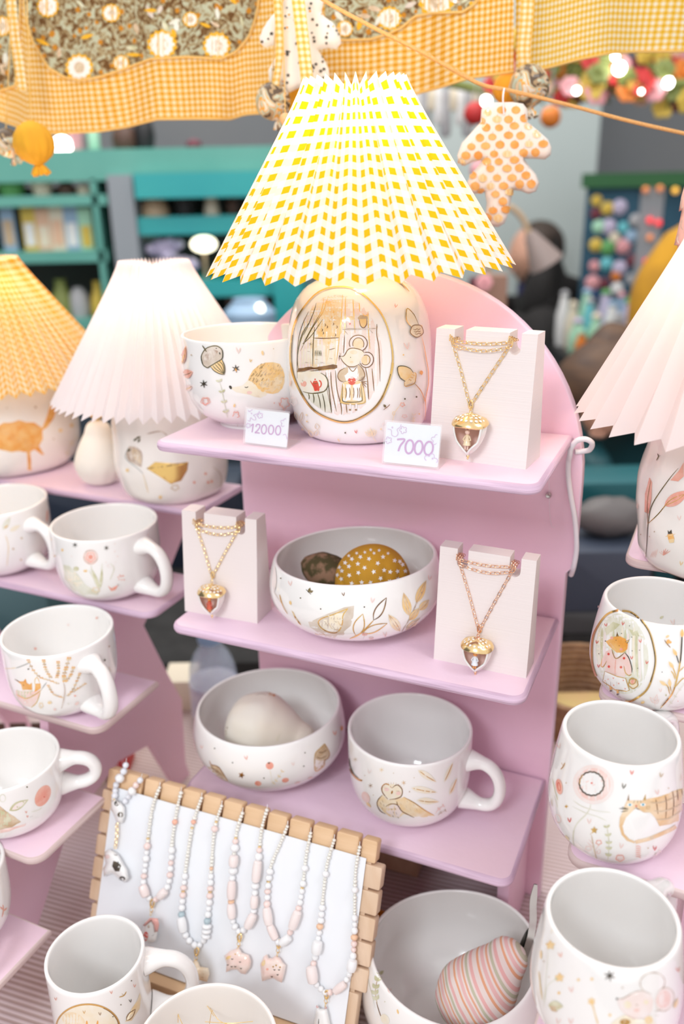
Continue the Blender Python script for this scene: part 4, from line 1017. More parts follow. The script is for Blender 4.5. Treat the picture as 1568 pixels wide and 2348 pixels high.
for k in range(22):
    x = 1140 + k * 21; c = aty(x, 190 + rnd.uniform(-30, 40), YF + .03); d = Vector((rnd.uniform(-1, 1), 0, rnd.uniform(-1, .4))).normalized()
    mb = MB(); mb.ball(c, .05, 8, 6, sc=(.3, .1, 1), rot=d.to_track_quat('Z', 'Y').to_matrix()); mb.build('leaf', pm('olive'), gl)
for k, (x, y, r) in enumerate([(1420, 157, 15), (1532, 190, 12), (1410, 130, 8), (1322, 208, 8), (1114, 232, 12), (1470, 210, 5)]):
    p = aty(x, y, YF - .06); t = thing('string_light', ['large bright', 'second bright', 'small upper', 'small lower', 'bright lone', 'tiny'][k] + ' fairy light in the flower garland', 'light', tuple(p), 'fairy lights in the garland')
    mb = MB(); mb.ball(p, r * .8 * YF / FPX, 12, 8); mb.build('bulb', M['glow_w'], t)
    mb = MB(); mb.lathe([(.004, 0), (.004, .012)], p + Vector((0, 0, r * .8 * YF / FPX)), 8); mb.build('cap', pm('olive'), t)
for k in range(9):
    x = 955 + k * 17; p = aty(x, 188, 2.7); t = thing('tassel', 'pale tassel behind the awning edge, %s of nine from the left' % ['first', 'second', 'third', 'fourth', 'fifth', 'sixth', 'seventh', 'eighth', 'last'][k], 'tassel', tuple(p), 'pale hanging tassels')
    mb = MB(); L = .10 + .04 * sin(k * 2.1)
    mb.lathe([(.004, 0), (.008, -.02), (.013, -.03), (.016, -L), (.010, -L - .01)], p, 12, fn=lambda q, a: Vector((q.x * (1 + .2 * sin(6 * a)), q.y, q.z))); mb.build('skirt', pm(['white', 'grey', 'cream'][k % 3]), t)
    mb = MB(); mb.tube([p, Vector((p.x, p.y, 2.25))], .002, 6); mb.build('cord', pm('grey'), t)
for (x, y, c, r, l) in [(1088, 260, 'red', .028, 'red pompom left of the pumpkin print leaf'), (1098, 390, 'rose', .024, 'rose pompom seen through the pumpkin print leaf notch'), (1262, 268, 'orange', .026, 'orange red pompom right of the patterned bauble')]:
    p = aty(x, y, 2.4); t = thing('pompom', l, 'pompom', tuple(p)); mb = MB(); mb.ball(p, r, 14, 10, fn=lambda q: q * (1 + .12 * noise.noise(q * 200))); mb.build('pompom', pm(c), t)
    mb = MB(); mb.tube([p, Vector((p.x, p.y, p.z + .3))], .0015, 6); mb.build('cord', pm('grey'), t)

# ------------------------------------------------------------ people
def skin_fig(name, V, E, Rr, m, parent, lvl=2):
    me = bpy.data.meshes.new(name); off = Vector(parent['_w']); me.from_pydata([tuple(Vector(v) - off) for v in V], E, []); me.materials.append(m)
    o = bpy.data.objects.new(name, me); COL.objects.link(o); o.parent = parent
    md = o.modifiers.new('skin', 'SKIN'); md.use_smooth_shade = True
    for i, r in enumerate(Rr):
        sv = me.skin_vertices[0].data[i]; sv.radius = r if isinstance(r, tuple) else (r, r); sv.use_root = (i == 0)
    s2 = o.modifiers.new('sub', 'SUBSURF'); s2.levels = lvl; s2.render_levels = lvl
    return o
M['skin'] = mat('light_skin', (.62, .34, .24), .5); M['coat'] = mat('black_coat', (.022, .02, .02), .85); M['hairdark'] = mat('dark_brown_hair', (.03, .018, .012), .6, noise_c=(.05, .03, .02), nscale=60); M['hairbrown'] = mat('brown_hair', (.07, .04, .028), .6, noise_c=(.14, .075, .04), nscale=12, stretch=(1, 1, 6))
def head(root, c, s, face, skin, hair_m, hair=1.0, long=False):
    """c head centre, s half height, face: unit facing direction"""
    f = Vector(face).normalized(); q = Matrix((Vector((0, 0, 1)).cross(f) * -1, f, Vector((0, 0, 1)))).transposed()
    def w(p): return c + q @ (Vector(p) * s)
    mb = MB(); mb.ball(c, s, 28, 20, sc=(.74, .86, 1), rot=q, fn=lambda p: Vector((p.x * (1 - .28 * max(0, -p.z / s) ** 1.5), p.y * (1 - .08 * max(0, -p.z / s)) + (.04 * s if p.z < 0 and p.y > 0 else 0), p.z)))
    mb.ball(w((0, .86, -.12)), s * .15, 12, 8, sc=(.6, 1, 1.3), rot=q); mb.ball(w((0, .90, -.22)), s * .12, 12, 8, sc=(.9, 1, .8), rot=q)
    mb.ball(w((0, .80, -.47)), s * .10, 12, 8, sc=(2.0, .8, .5), rot=q)
    for sx in (-1, 1): mb.ball(w((.72 * sx, -.02, -.06)), s * .17, 12, 8, sc=(.35, .7, 1.1), rot=q)
    o = mb.build('head', skin, root)
    mb = MB()
    for sx in (-1, 1): mb.ball(w((.27 * sx, .77, .05)), s * .075, 10, 8, sc=(1.2, .6, .8), rot=q)
    mb.build('eye', G['dark'], root)
    mb = MB()
    def hf(p):
        k = 1 + .04 * noise.noise(p * 30); return p * k
    mb.ball(w((0, -.16, .14)), s * 1.03, 28, 18, sc=(.80, .86, .93), rot=q, fn=hf)
    if long: mb.ball(w((0, -.45, -.55)), s * .9, 20, 14, sc=(.78, .6, 1.3), rot=q, fn=hf)
    mb.build('hair', hair_m, root); return o
# person in the black coat, in profile, facing left
c = aty(1224, 583, 3.9); sp = thing('person', 'person in a black hooded coat seen in profile facing left', 'person', (c.x, c.y, 0))
head(sp, c, .128, (-1, -.12, -.04), M['skin'], M['hairdark'])
X, Y, Z = c
mb_body = skin_fig('body', [(X + .06, Y, .85), (X + .055, Y, 1.02), (X + .05, Y, 1.14), (X + .045, Y, Z - .15), (X + .02, Y, Z - .07), (X + .05, Y - .09, Z - .235), (X + .03, Y - .155, Z - .32), (X + .0, Y - .18, Z - .50), (X - .10, Y - .17, Z - .70), (X + .05, Y + .09, Z - .235), (X + .03, Y + .155, Z - .32), (X + .0, Y + .18, Z - .50), (X - .1, Y + .17, Z - .70), (X + .06, Y - .09, .75), (X + .05, Y - .09, .45), (X + .07, Y - .09, .08), (X - .05, Y - .09, .04), (X + .06, Y + .09, .75), (X + .05, Y + .09, .45), (X + .07, Y + .09, .08), (X - .05, Y + .09, .04)],
    [(0, 1), (1, 2), (2, 3), (3, 4), (3, 5), (5, 6), (6, 7), (7, 8), (3, 9), (9, 10), (10, 11), (11, 12), (0, 13), (13, 14), (14, 15), (15, 16), (0, 17), (17, 18), (18, 19), (19, 20)],
    [(.17, .17), (.18, .18), (.19, .18), (.13, .13), .07, .12, .11, .09, .06, .12, .11, .09, .06, .09, .065, .05, .045, .09, .065, .05, .045], M['coat'], sp)
mb = MB(); mb.lathe([(.075, -.02), (.10, .0), (.125, .035), (.135, .085), (.12, .12)], Vector((X + .075, Y, Z - .19)), 24, fn=lambda p, a: Vector((p.x * (1.0 + .35 * (cos(a) > 0)), p.y, p.z - .045 * cos(a)))); mb.build('hood', M['coat'], sp)
mb = MB(); mb.lathe([(.055, 0), (.062, .02), (.058, .05)], Vector((X - .005, Y, Z - .175)), 18); mb.build('collar', wm('dark_blue_scarf', (.03, .03, .12)), sp)
# gooseneck lamp in front of that head
gr = thing('gooseneck_lamp', 'tall beige gooseneck lamp arching in front of the dark haired head', 'lamp', tuple(aty(1160, 475, 2.6)))
mb = MB(); mb.tube(catmull([tuple(aty(x, y, 2.6)) for x, y in ((1120, 1500), (1120, 900), (1120, 640), (1118, 540), (1135, 486), (1165, 474), (1195, 497), (1213, 535))], 8), .009, 10); mb.tube([aty(1120, 1500, 2.6), Vector((aty(1120, 1500, 2.6).x, 2.6, .01))], .012, 10); mb.lathe([(.12, 0), (.12, .012), (.02, .02)], Vector((aty(1120, 1500, 2.6).x, 2.6, 0)), 24); mb.build('stem', pm('sand'), gr)
mb = MB(); p0 = aty(1213, 532, 2.6); p1 = aty(1252, 605, 2.6); ax = (p1 - p0).normalized().to_track_quat('Z', 'Y').to_matrix(); L = (p1 - p0).length; mb.lathe([(.012, 0), (.018, .01), (.052, L), (.050, L), (.016, .012)], p0, 24, ax=ax); mb.build('lamp_shade', prop_col('taupe_lamp_metal', (.34, .27, .25)), gr)
o = thing('gift_box', 'reddish brown box with a pink flower behind the arched board', 'box', tuple(aty(1130, 700, 2.3)))
mb = MB(); slab(mb, 1105, 633, 1160, 720, 2.3, .06); mb.build('box', prop_col('kraft_box', (.38, .22, .16)), o, smooth=False); mb = MB(); slab(mb, 1082, 640, 1104, 720, 2.32, .05); mb.build('side', pm('plum'), o, smooth=False)
mb = flower_bm(aty(1110, 648, 2.27), .022, random.Random(1)); mb.build('flower', pm('rose'), o)
mb = MB(); q1 = aty(1085, 721, 2.3); q2 = aty(1162, 721, 2.3); mb.box((q1.x, 2.3, 0), (q2.x, 2.4, q1.z - .004)); mb.build('stand', pm('black'), o, smooth=False)
# person in mustard jacket at the right edge
c = aty(1668, 430, 2.75); yp = thing('person', 'person in a mustard yellow jacket half hidden by the right lamp', 'person', (c.x + .02, c.y, 0)); X, Y, Z = c.x + .02, c.y, c.z
head(yp, Vector((X, Y, Z + .02)), .115, (.9, .4, 0), M['skin'], M['hairdark'])
M['mustardj'] = mat('mustard_jacket', (.72, .36, .02), .8, noise_c=(.55, .27, .02), nscale=12)
skin_fig('body', [(X, Y, .85), (X, Y, 1.02), (X, Y, 1.16), (X, Y, Z - .15), (X, Y, Z - .07), (X - .11, Y, Z - .21), (X - .20, Y, Z - .30), (X - .22, Y - .02, Z - .52), (X - .18, Y - .14, Z - .70), (X + .11, Y, Z - .21), (X + .20, Y, Z - .30), (X + .22, Y - .02, Z - .52), (X + .18, Y - .14, Z - .70), (X - .09, Y, .75), (X - .09, Y, .45), (X - .09, Y, .08), (X - .09, Y - .1, .04), (X + .09, Y, .75), (X + .09, Y, .45), (X + .09, Y, .08), (X + .09, Y - .1, .04)],
    [(0, 1), (1, 2), (2, 3), (3, 4), (3, 5), (5, 6), (6, 7), (7, 8), (3, 9), (9, 10), (10, 11), (11, 12), (0, 13), (13, 14), (14, 15), (15, 16), (0, 17), (17, 18), (18, 19), (19, 20)],
    [(.18, .14), (.19, .14), (.20, .14), (.13, .11), .06, .12, .10, .06, .045, .085, .075, .06, .045, .09, .065, .05, .045, .09, .065, .05, .045], M['mustardj'], yp)
# person with brown hair bending over the counter behind the right lamp
c = aty(1388, 885, 2.08); bp_ = thing('person', 'person with long brown hair bending down behind the pink right lamp shade', 'person', (c.x + .1, c.y + .1, 0)); X, Y, Z = c
head(bp_, Vector((X, Y, Z)), .112, (-.35, -.75, -.55), M['skin'], M['hairbrown'], long=False)
mb = MB(); mb.ball(Vector((X + .03, Y + .02, Z + .005)), .128, 28, 18, sc=(1.15, .9, .86), fn=lambda p: p * (1 + .05 * noise.noise(p * 25))); mb.build('hair', M['hairbrown'], bp_)
skin_fig('body', [(X + .26, Y + .42, .80), (X + .24, Y + .36, .92), (X + .19, Y + .25, Z - .04), (X + .12, Y + .13, Z - .02), (X + .05, Y + .05, Z - .03), (X + .02, Y + .19, Z - .06), (X - .03, Y + .08, Z - .18), (X - .01, Y - .08, Z - .20), (X + .31, Y + .14, Z - .07), (X + .30, Y + .02, Z - .20), (X + .17, Y - .10, Z - .22), (X + .18, Y + .45, .45), (X + .18, Y + .45, .06), (X + .34, Y + .42, .45), (X + .34, Y + .42, .06)],
    [(0, 1), (1, 2), (2, 3), (3, 4), (2, 5), (5, 6), (6, 7), (2, 8), (8, 9), (9, 10), (0, 11), (11, 12), (0, 13), (13, 14)],
    [(.14, .12), (.14, .12), (.13, .11), .08, .05, .07, .055, .04, .07, .055, .04, .08, .055, .08, .055], prop_col('teal_jumper', (.02, .10, .12)), bp_)
M['skin2'] = mat('rosy_skin', (.52, .22, .17), .5)
def hand(root, wpos, d, up, s=.085):
    """palm, four fingers and a thumb from the wrist along d"""
    d = Vector(d).normalized(); u = Vector(up); u = (u - d * u.dot(d)).normalized(); x = d.cross(u); w0 = Vector(wpos)
    V = [w0, w0 + d * s * .5, w0 + d * s]; E = [(0, 1), (1, 2)]; Rr = [.022, (.034, .018), (.036, .016)]
    for k in range(4):
        a = (k - 1.5) * .019; L = s * (.75, .9, .85, .65)[k]; b0 = len(V)
        V += [w0 + d * s + x * a, w0 + d * (s + L * .5) + x * a * 1.15 - u * .008, w0 + d * (s + L * .9) + x * a * 1.2 - u * .028]; E += [(2, b0), (b0, b0 + 1), (b0 + 1, b0 + 2)]; Rr += [.0095, .0085, .007]
    b0 = len(V); V += [w0 + d * s * .35 + x * .033, w0 + d * s * .7 + x * .06, w0 + d * s * 1.05 + x * .068 - u * .012]; E += [(1, b0), (b0, b0 + 1), (b0 + 1, b0 + 2)]; Rr += [.012, .0105, .008]
    return skin_fig('hand', V, E, Rr, M['skin2'], root)
hand(bp_, (X - .01, Y - .08, Z - .20), (.25, -.55, -.35), (0, -.2, 1)); hand(bp_, (X + .17, Y - .10, Z - .22), (-.5, -.45, -.3), (0, -.2, 1))

# things behind the table, seen in the gaps between the displays
dk = thing('draped_block', 'black draped block behind the market table', 'table', (0, 1.7, 0))
mb = MB(); mb.box((-1.4, 1.42, 0), (.22, 2.05, .70)); mb.build('drape', M['dark_cloth'], dk, smooth=False)
def gap_box(name, label, cat, px0, py0, px1, py1, y, d, m, zb=None, zt=None):
    a = aty(px0, py1, y); b = aty(px1, py0, y); a.z = a.z if zb is None else zb; b.z = b.z if zt is None else zt; t = thing(name, label, cat, ((a.x + b.x) / 2, y, a.z)); mb = MB(); P = rrect(a.x, a.z, b.x, b.z, min(.01, (b.z - a.z) * .3)); mb.prism(P, lambda x, yy, tt: (x, tt, yy), y, y + d, 0, bev=.004); mb.build('body', m, t); return t, a, b
t, a, b = gap_box('crate', 'black crate between the pink board and the right stand', 'crate', 1322, 1169, 1520, 1262, 1.68, .13, M['dark_cloth'], zb=0)
gap_box('cloth_bundle', 'teal cloth bundle on the black crate behind the right lamp', 'cloth', 1322, 1105, 1520, 1168, 1.68, .12, prop_col('deep_teal_cloth', (.01, .12, .14)), zb=b.z + .0003)
t, a, b = gap_box('crate', 'black lower crate beside the wicker basket', 'crate', 1284, 1451, 1500, 1545, 1.42, .22, M['dark_cloth'], zb=0)
t, a, b2_ = gap_box('storage_tray', 'flat grey black tray under the slate box', 'tray', 1284, 1401, 1500, 1450, 1.42, .22, prop_col('charcoal_tray', (.07, .075, .08)), zb=b.z + .0003)
t, a, b3_ = gap_box('storage_box', 'dark blue grey box right of the pink board', 'box', 1284, 1263, 1500, 1400, 1.42, .18, prop_col('slate_blue_box', (.05, .065, .10)), zb=b2_.z + .0003)
o = thing('fur_hat', 'grey fluffy hat lying on the slate box', 'hat', tuple(Vector((aty(1390, 1262, 1.5).x, 1.5, b3_.z)))); mb = MB(); mb.ball(Vector((aty(1390, 1262, 1.5).x, 1.5, b3_.z + .037)), .06, 24, 14, sc=(1.15, .7, .62), fn=lambda p: p * (1 + .1 * noise.noise(p * 60))); mb.build('fur', prop_col('grey_fur', (.14, .13, .13)), o)
o = thing('patterned_purse', 'small white and pink patterned purse hung on the lower black crate', 'purse', tuple(aty(1325, 1500, 1.41)))
mb = MB(); p = aty(1325, 1498, 1.409); mb.ball(p, .03, 18, 12, sc=(1.1, .3, .7)); mb.build('purse', prop_col('pink_white_print', (.55, .50, .55), noise_c=(.5, .2, .25), nscale=40), o)
# wicker basket on table back right
p = aty(1345, 1592, 1.14); p.z = TABLE; bk = thing('wicker_basket', 'round wicker basket behind the fox coat mug stand', 'basket', tuple(p))
mb = MB()
for k in range(9): mb.tube([p + Vector((cos(2 * pi * i / 40) * (.075 + .003 * k), sin(2 * pi * i / 40) * (.075 + .003 * k), .006 + .009 * k)) for i in range(40)], .0052, 6, closed=True)
mb.build('weave', prop_col('wicker', (.34, .19, .09), noise_c=(.22, .11, .05), nscale=60), bk)
mb = MB(); mb.lathe([(.001, .002), (.074, .002)], p, 32); mb.build('bottom', prop_col('wicker', (.34, .19, .09)), bk)
o = thing('folded_cloth', 'folded yellow and tan cloth on the table behind the cat mug', 'cloth', tuple(atz(1325, 1650, TABLE)))
p = atz(1318, 1668, TABLE); mb = MB(); mb.box((p.x - .045, p.y - .02, TABLE + .0005), (p.x + .07, p.y + .07, TABLE + .018)); mb.build('cloth', prop_col('pale_mustard_cloth', (.60, .46, .18), noise_c=(.62, .40, .20), nscale=12), o)
# left gap
t, a, b = gap_box('storage_box', 'dark navy crate behind the left display stand', 'crate', 60, 1110, 548, 1235, 1.85, .15, prop_col('navy_crate', (.02, .03, .055)), zb=.7003)
t, a, b = gap_box('cloth_bundle', 'teal grey bag behind the fox hammock cup', 'bag', -80, 1335, 100, 1420, 1.5, .15, prop_col('teal_grey_bag', (.08, .16, .18)), zb=.7003)
# water bottle
M['pet'] = mat('clear_blue_plastic', (.62, .72, .84), .06, alpha=.30, coat=1)
p = atz(497, 1652, TABLE); s = depth(p) / FPX; wb = thing('water_bottle', 'clear plastic water bottle with blue cap standing behind the low bowl', 'bottle', tuple(p)); r = 54 * s
mb = MB(); mb.lathe([(r * .9, 0), (r, .006), (r, .05), (r * .96, .055), (r, .06), (r, .085), (r * .93, .105), (r * .70, .125), (r * .45, .136), (r * .40, .145)], p, 36); mb.lathe([(r * .38, .144), (r * .68, .124), (r * .9, .104), (r * .97, .085), (r * .97, .01)], p, 36); mb.build('bottle', M['pet'], wb)
mb = MB(); mb.lathe([(r * .50, .1455), (r * .52, .148), (r * .52, .160), (r * .48, .163)], p, 30, fn=lambda q, a: Vector((q.x * (1 + .01 * sin(24 * a)), q.y * (1 + .01 * sin(24 * a)), q.z))); mb.build('cap', prop_col('pale_blue_cap', (.25, .42, .62)), wb)
mb = MB(); mb.lathe([(r * 1.008, .02), (r * 1.008, .075)], p, 36); mb.build('wrapper', prop_col('lilac_blue_wrapper', (.50, .53, .68), noise_c=(.72, .73, .80), nscale=45), wb)
o = thing('carton', 'pale cardboard carton beside the water bottle', 'box', tuple(atz(430, 1625, TABLE))); p = atz(452, 1655, TABLE); mb = MB(); mb.box((p.x - .055, p.y + .03, TABLE + .0005), (p.x - .005, p.y + .09, TABLE + .055)); mb.build('carton', pm('cream'), o, smooth=False)
# paper goods tucked under the left stand
for (l, px, py, w_, h_, c, cat, nm) in [('cream paper bag with red spots below the left stand', 200, 1800, .05, .10, 'cream', 'bag', 'paper_bag'), ('crimson striped wrapping roll tucked under the left stand', 262, 1770, .045, .085, 'red', 'roll', 'wrapping_roll'), ('terracotta tray of cards under the left stand', 60, 1800, .16, .07, 'rose', 'tray', 'card_tray')]:
    p = atz(px, py, TABLE); t = thing(nm, l, cat, tuple(p)); mb = MB(); mb.box((p.x - w_ / 2, p.y, TABLE + .0005), (p.x + w_ / 2, p.y + .035, TABLE + h_)); bo = mb.build('body', pm(c), t, smooth=False)
    mb = MB()
    if cat == 'bag':
        for a_, b_ in ((.3, .3), (.7, .55), (.35, .85)): mb.ball(Vector((p.x - w_ / 2 + w_ * a_, p.y, TABLE + h_ * b_)), .011, 14, 8, sc=(1, .1, 1.2))
        mb.build('spots', pm('red'), t)
    elif cat == 'roll':
        for k in range(5): mb.box((p.x - w_ / 2 + k * .009, p.y - .001, TABLE + .001), (p.x - w_ / 2 + k * .009 + .003, p.y - .0002, TABLE + h_))
        mb.build('stripes', pm('rose'), t, smooth=False)
    else:
        for k in range(5): mb.box((p.x - w_ / 2 + .01 + k * .03, p.y + .005, TABLE + h_ + .0005), (p.x - w_ / 2 + .032 + k * .03, p.y + .008, TABLE + h_ + .03))
        mb.build('cards', pm('umber'), t, smooth=False)
# ------------------------------------------------------------ ware standing on the table itself
V['tallmug'] = vessel('mug', 'tall mug with a gold framed round portrait standing on the striped cloth', 'mug', TABLE, (100, 331, 2189, 2478), 'tall', foot=.68, handle=dict(a=10, out=.040, top=.84, bot=.40, r=.0066), key='tallmug')
_c = atz(472, 2396, TABLE + .115)
THB = (_c.x, _c.y, .115, 166 * depth(_c) / FPX)
V['threadbowl'] = vessel('bowl', 'plain cream bowl with loose gold threads at the bottom edge', 'bowl', TABLE, (300, 636, 2366, 2545), 'wide', foot=.52, key='threadbowl', m='ceramic_warm', fix=THB)
V['stripe'] = vessel('bowl', 'large white bowl holding a striped cloth pear at the bottom', 'bowl', TABLE, (846, 1236, 2192, 2440), 'bowl2', foot=.5, wob=wavy(7, .012), rimz=lambda a: .005 * sin(2 * a + 1), key='stripe')

# ------------------------------------------------------------ stuffed cloth fruit
def pear(label, butt, neck, rb, rn, m, stem=None, seed=0, leafm=None, name='cloth_pear'):
    butt, neck = Vector(butt), Vector(neck); d = (neck - butt); L = d.length; d.normalize(); ax = d.to_track_quat('Z', 'Y').to_matrix()
    root = thing(name, label, 'stuffed fruit', tuple(butt))
    prof = [(.001, -rb * .92), (rb * .30, -rb * .93), (rb * .72, -rb * .72), (rb * .97, -rb * .25), (rb, rb * .12), (rb * .88, L * .38), (rb * .42 + rn * .58, L * .66), (rn * 1.10, L * .88), (rn * .98, L * 1.04), (rn * .80, L + rn * .45), (rn * .40, L + rn * .72), (.0008, L + rn * .74)]
    P = catmull([(a, b, 0) for a, b in prof], 5); mb = MB()
    mb.lathe([(max(.0005, p.x), p.y) for p in P], butt, 64, ax=ax, fn=lambda p, a: Vector((p.x * (1 + .02 * sin(3 * a + seed) + .012 * sin(11 * a) * (p.z < 0)), p.y * (1 + .02 * sin(3 * a + seed) + .012 * sin(11 * a) * (p.z < 0)), p.z)))
    o = mb.build('body', m, root, angle=180)
    tip = butt + d * (L + rn * .7)
    if stem:
        mb = MB(); mb.tube(catmull([tuple(tip - d * .004), tuple(tip + d * .008), tuple(tip + d * .014 + Vector(stem))], 5), [.0024] * 11, 8); mb.build('stem', leafm or M['gold'], root)
    return root, o, tip
M['creamcloth'] = mat('cream_velvet_cloth', (.86, .80, .72), .9, sheen=.4, bump=.3, bscale=40)
M['pearwhite'] = mat('off_white_cotton', (.84, .80, .72), .9, noise_c=(.86, .78, .66), nscale=18, bump=.3, bscale=60)
def stripes_mat():
    m, N, L, b = new_mat('coral_striped_cotton')
    tc = N.new('ShaderNodeTexCoord'); mp = N.new('ShaderNodeMapping'); mp.inputs['Rotation'].default_value = (0, radians(-52), radians(30)); L.new(tc.outputs['Object'], mp.inputs[0])
    sp = N.new('ShaderNodeSeparateXYZ'); L.new(mp.outputs[0], sp.inputs[0])
    q = math_node(N, L, 'FRACT', math_node(N, L, 'DIVIDE', sp.outputs[2], .022)); r = N.new('ShaderNodeValToRGB'); r.color_ramp.interpolation = 'CONSTANT'; L.new(q, r.inputs[0])
    e = r.color_ramp.elements; w_ = (.84, .72, .68); e[0].color = (*w_, 1); e[0].position = 0; e[1].position = .10; e[1].color = (.80, .40, .24, 1)
    for k, c in ((.19, w_), (.27, (.82, .50, .48)), (.40, w_), (.47, (.80, .42, .28)), (.55, w_), (.62, (.56, .54, .40)), (.72, w_), (.80, (.82, .46, .44)), (.92, w_)): x = e.new(k); x.color = (*c, 1)
    L.new(r.outputs[0], b.inputs['Base Color']); b.inputs['Roughness'].default_value = .85; return m
M['stripes'] = stripes_mat()
s = 1 / FPX
bp0 = atz(1088, 2288, TABLE + .068); np0 = atz(1168, 2192, TABLE + .092)
pr, po, tip = pear('coral and sage striped cloth pear lying in the large white bowl', bp0, np0, 88 * depth(bp0) * s, 46 * depth(np0) * s, M['stripes'], name='cloth_pear')
mb = MB()
def ribbon3(P, w, th=.0006):
    rows = []; Q = catmull([tuple(p) for p in P], 6); 
    for i, p in enumerate(Q):
        t = (Q[min(i + 1, len(Q) - 1)] - Q[max(0, i - 1)]).normalized(); x = t.cross(Vector((0, -1, .4))).normalized(); n = t.cross(x); k = w * min(1, .35 + 3 * (1 - i / len(Q)))
        rows.append([p - x * k - n * th, p - x * k + n * th, p + n * .0012, p + x * k + n * th, p + x * k - n * th, p - n * .0006])
    return rows
dz_ = depth(tip)
mb.grid(ribbon3([atd(1200, 2198, dz_), atd(1216, 2150, dz_ - .004), atd(1222, 2110, dz_ - .002), atd(1222, 2070, dz_), atd(1228, 2028, dz_)], .0034), 0, True); mb.build('silver_stem', M['steel'], pr)
mb = MB(); mb.grid(ribbon3([atd(1196, 2180, dz_ + .002), atd(1206, 2156, dz_), atd(1218, 2136, dz_), atd(1228, 2134, dz_)], .0042), 0, True); mb.build('stem_leaf', mat('dark_steel', (.13, .13, .12), .35, 1), pr)
bz = ZC[2] + .052
b0 = atz(598, 1672, ZC[2] + .050); n0 = atz(690, 1700, ZC[2] + .040)
pw, pwo, tip = pear('off white cloth pear lying in the low berry bowl', b0, n0, 84 * depth(b0) * s, 42 * depth(n0) * s, M['pearwhite'])
mb = MB(); ax = Vector((.6, -.5, .5)).to_track_quat('Z', 'Y').to_matrix(); mb.ball(tip, .014, 14, 8, sc=(.45, .16, 1), rot=Vector((.9, -.3, -.1)).to_track_quat('Z', 'Y').to_matrix()); mb.build('leaf', prop_col('dark_green_felt', (.05, .13, .09)), pw)
pa = Painter([pwo]); pa.line([(586, 1594), (598, 1591), (612, 1594)], 1.6, 'taupe'); pa.starfill(620, 1590, 7, 'amber'); pa.starfill(628, 1594, 5, 'orange'); pa.leaf(634, 1700, -65, 22, 7, 'cream'); pa.leaf(516, 1690, -80, 18, 6, 'cream'); pa.oval(521, 1669, 2, 3, 'taupe'); pa.done()
fz = ZL[0]; b0 = atz(233, 1108, fz); rb = 54 * depth(b0) * s; b0 = Vector((b0.x, b0.y, fz + rb * .93)); n0 = Vector((b0.x + .004, b0.y, z_at(b0.x, b0.y, 985)))
pl, plo, tip = pear('standing cream velvet pear between the two left lamps', b0, n0, rb, 29 * depth(n0) * s, M['creamcloth'])
mb = MB(); mb.tube([tip - Vector((0, 0, .003)), tip + Vector((.001, 0, .012))], .0022, 8); mb.ball(tip + Vector((0, 0, .012)), .011, 12, 8, sc=(1.2, .5, .8)); mb.build('stem', M['gold'], pl)
# pumpkin with stars and dark leaf shaped cushion in the leaf bowl
M['starcloth'] = mat('ochre_cotton_for_stars', (.58, .30, .02), .8, noise_c=(.50, .25, .015), nscale=40)
pc = atz(854, 1331, ZC[1] + .052); r = 87 * depth(pc) * s; root = thing('cloth_pumpkin', 'mustard cloth pumpkin with white stars in the gold leaf bowl', 'stuffed pumpkin', tuple(pc))
ax = Vector((.12, -.80, -.55)).to_track_quat('Z', 'Y').to_matrix(); mb = MB()
prof = catmull([(.001, -.86, 0), (.5, -.82, 0), (.86, -.5, 0), (1, 0, 0), (.90, .45, 0), (.60, .74, 0), (.25, .80, 0), (.08, .70, 0), (.001, .66, 0)], 6)
mb.lathe([(max(.0004, p.x * r), p.y * r) for p in prof], pc, 96, ax=ax, fn=lambda p, a: p * (1 - .10 * (1 - abs(sin(7 * a)) ** .3) * max(0, min(1, p.z / r + .45))))
pk = mb.build('body', M['starcloth'], root, angle=180)
mb = MB(); mb.ball(pc + ax @ Vector((0, 0, .68 * r)), .006, 12, 8); mb.build('button', M['starcloth'], root)
pa = Painter([pk], (610, 1200), 3.92)
for k, (x, y) in enumerate([(825, 365), (745, 388), (925, 320), (848, 303), (970, 270), (1050, 303), (1155, 335), (1003, 360), (885, 400), (968, 435), (1060, 422), (1115, 437), (830, 445), (748, 468), (678, 500), (682, 428), (712, 355), (772, 322), (815, 270), (888, 262), (940, 240), (1015, 245), (1095, 272), (1200, 345), (1180, 432), (1250, 430), (1185, 500), (1110, 522), (1028, 495), (938, 532), (860, 530), (770, 540), (640, 465), (1265, 500), (1225, 372), (745, 293), (660, 395)]): pa.starfill(x, y, 23 if y > 300 else 17, 'white', ang=-90 + 13 * (k % 5))
pa.done()
a0 = atz(722, 1322, ZC[1] + .050); lc2 = thing('cloth_leaf', 'dark olive printed cloth leaf cushion behind the starry pumpkin', 'cushion', tuple(a0))
mb = MB(); q = (atz(810, 1335, ZC[1] + .05) - atz(690, 1292, ZC[1] + .052)).normalized().to_track_quat('Z', 'Y').to_matrix(); rr = 68 * depth(a0) * s
cc = atz(748, 1309, ZC[1] + .050)
mb.ball(cc, rr, 32, 20, sc=(.66, .60, 1.12), rot=q, fn=lambda p: Vector((p.x * (1 - .35 * abs(p.z / rr) ** 3), p.y * (1 - .35 * abs(p.z / rr) ** 3), p.z)) * (1 + .05 * noise.noise(p * 90)))
mb.build('cushion', mat('dark_olive_print', (.07, .055, .018), .85, noise_c=(.26, .15, .09), nscale=95, nmin=.45, nmax=.60), lc2)

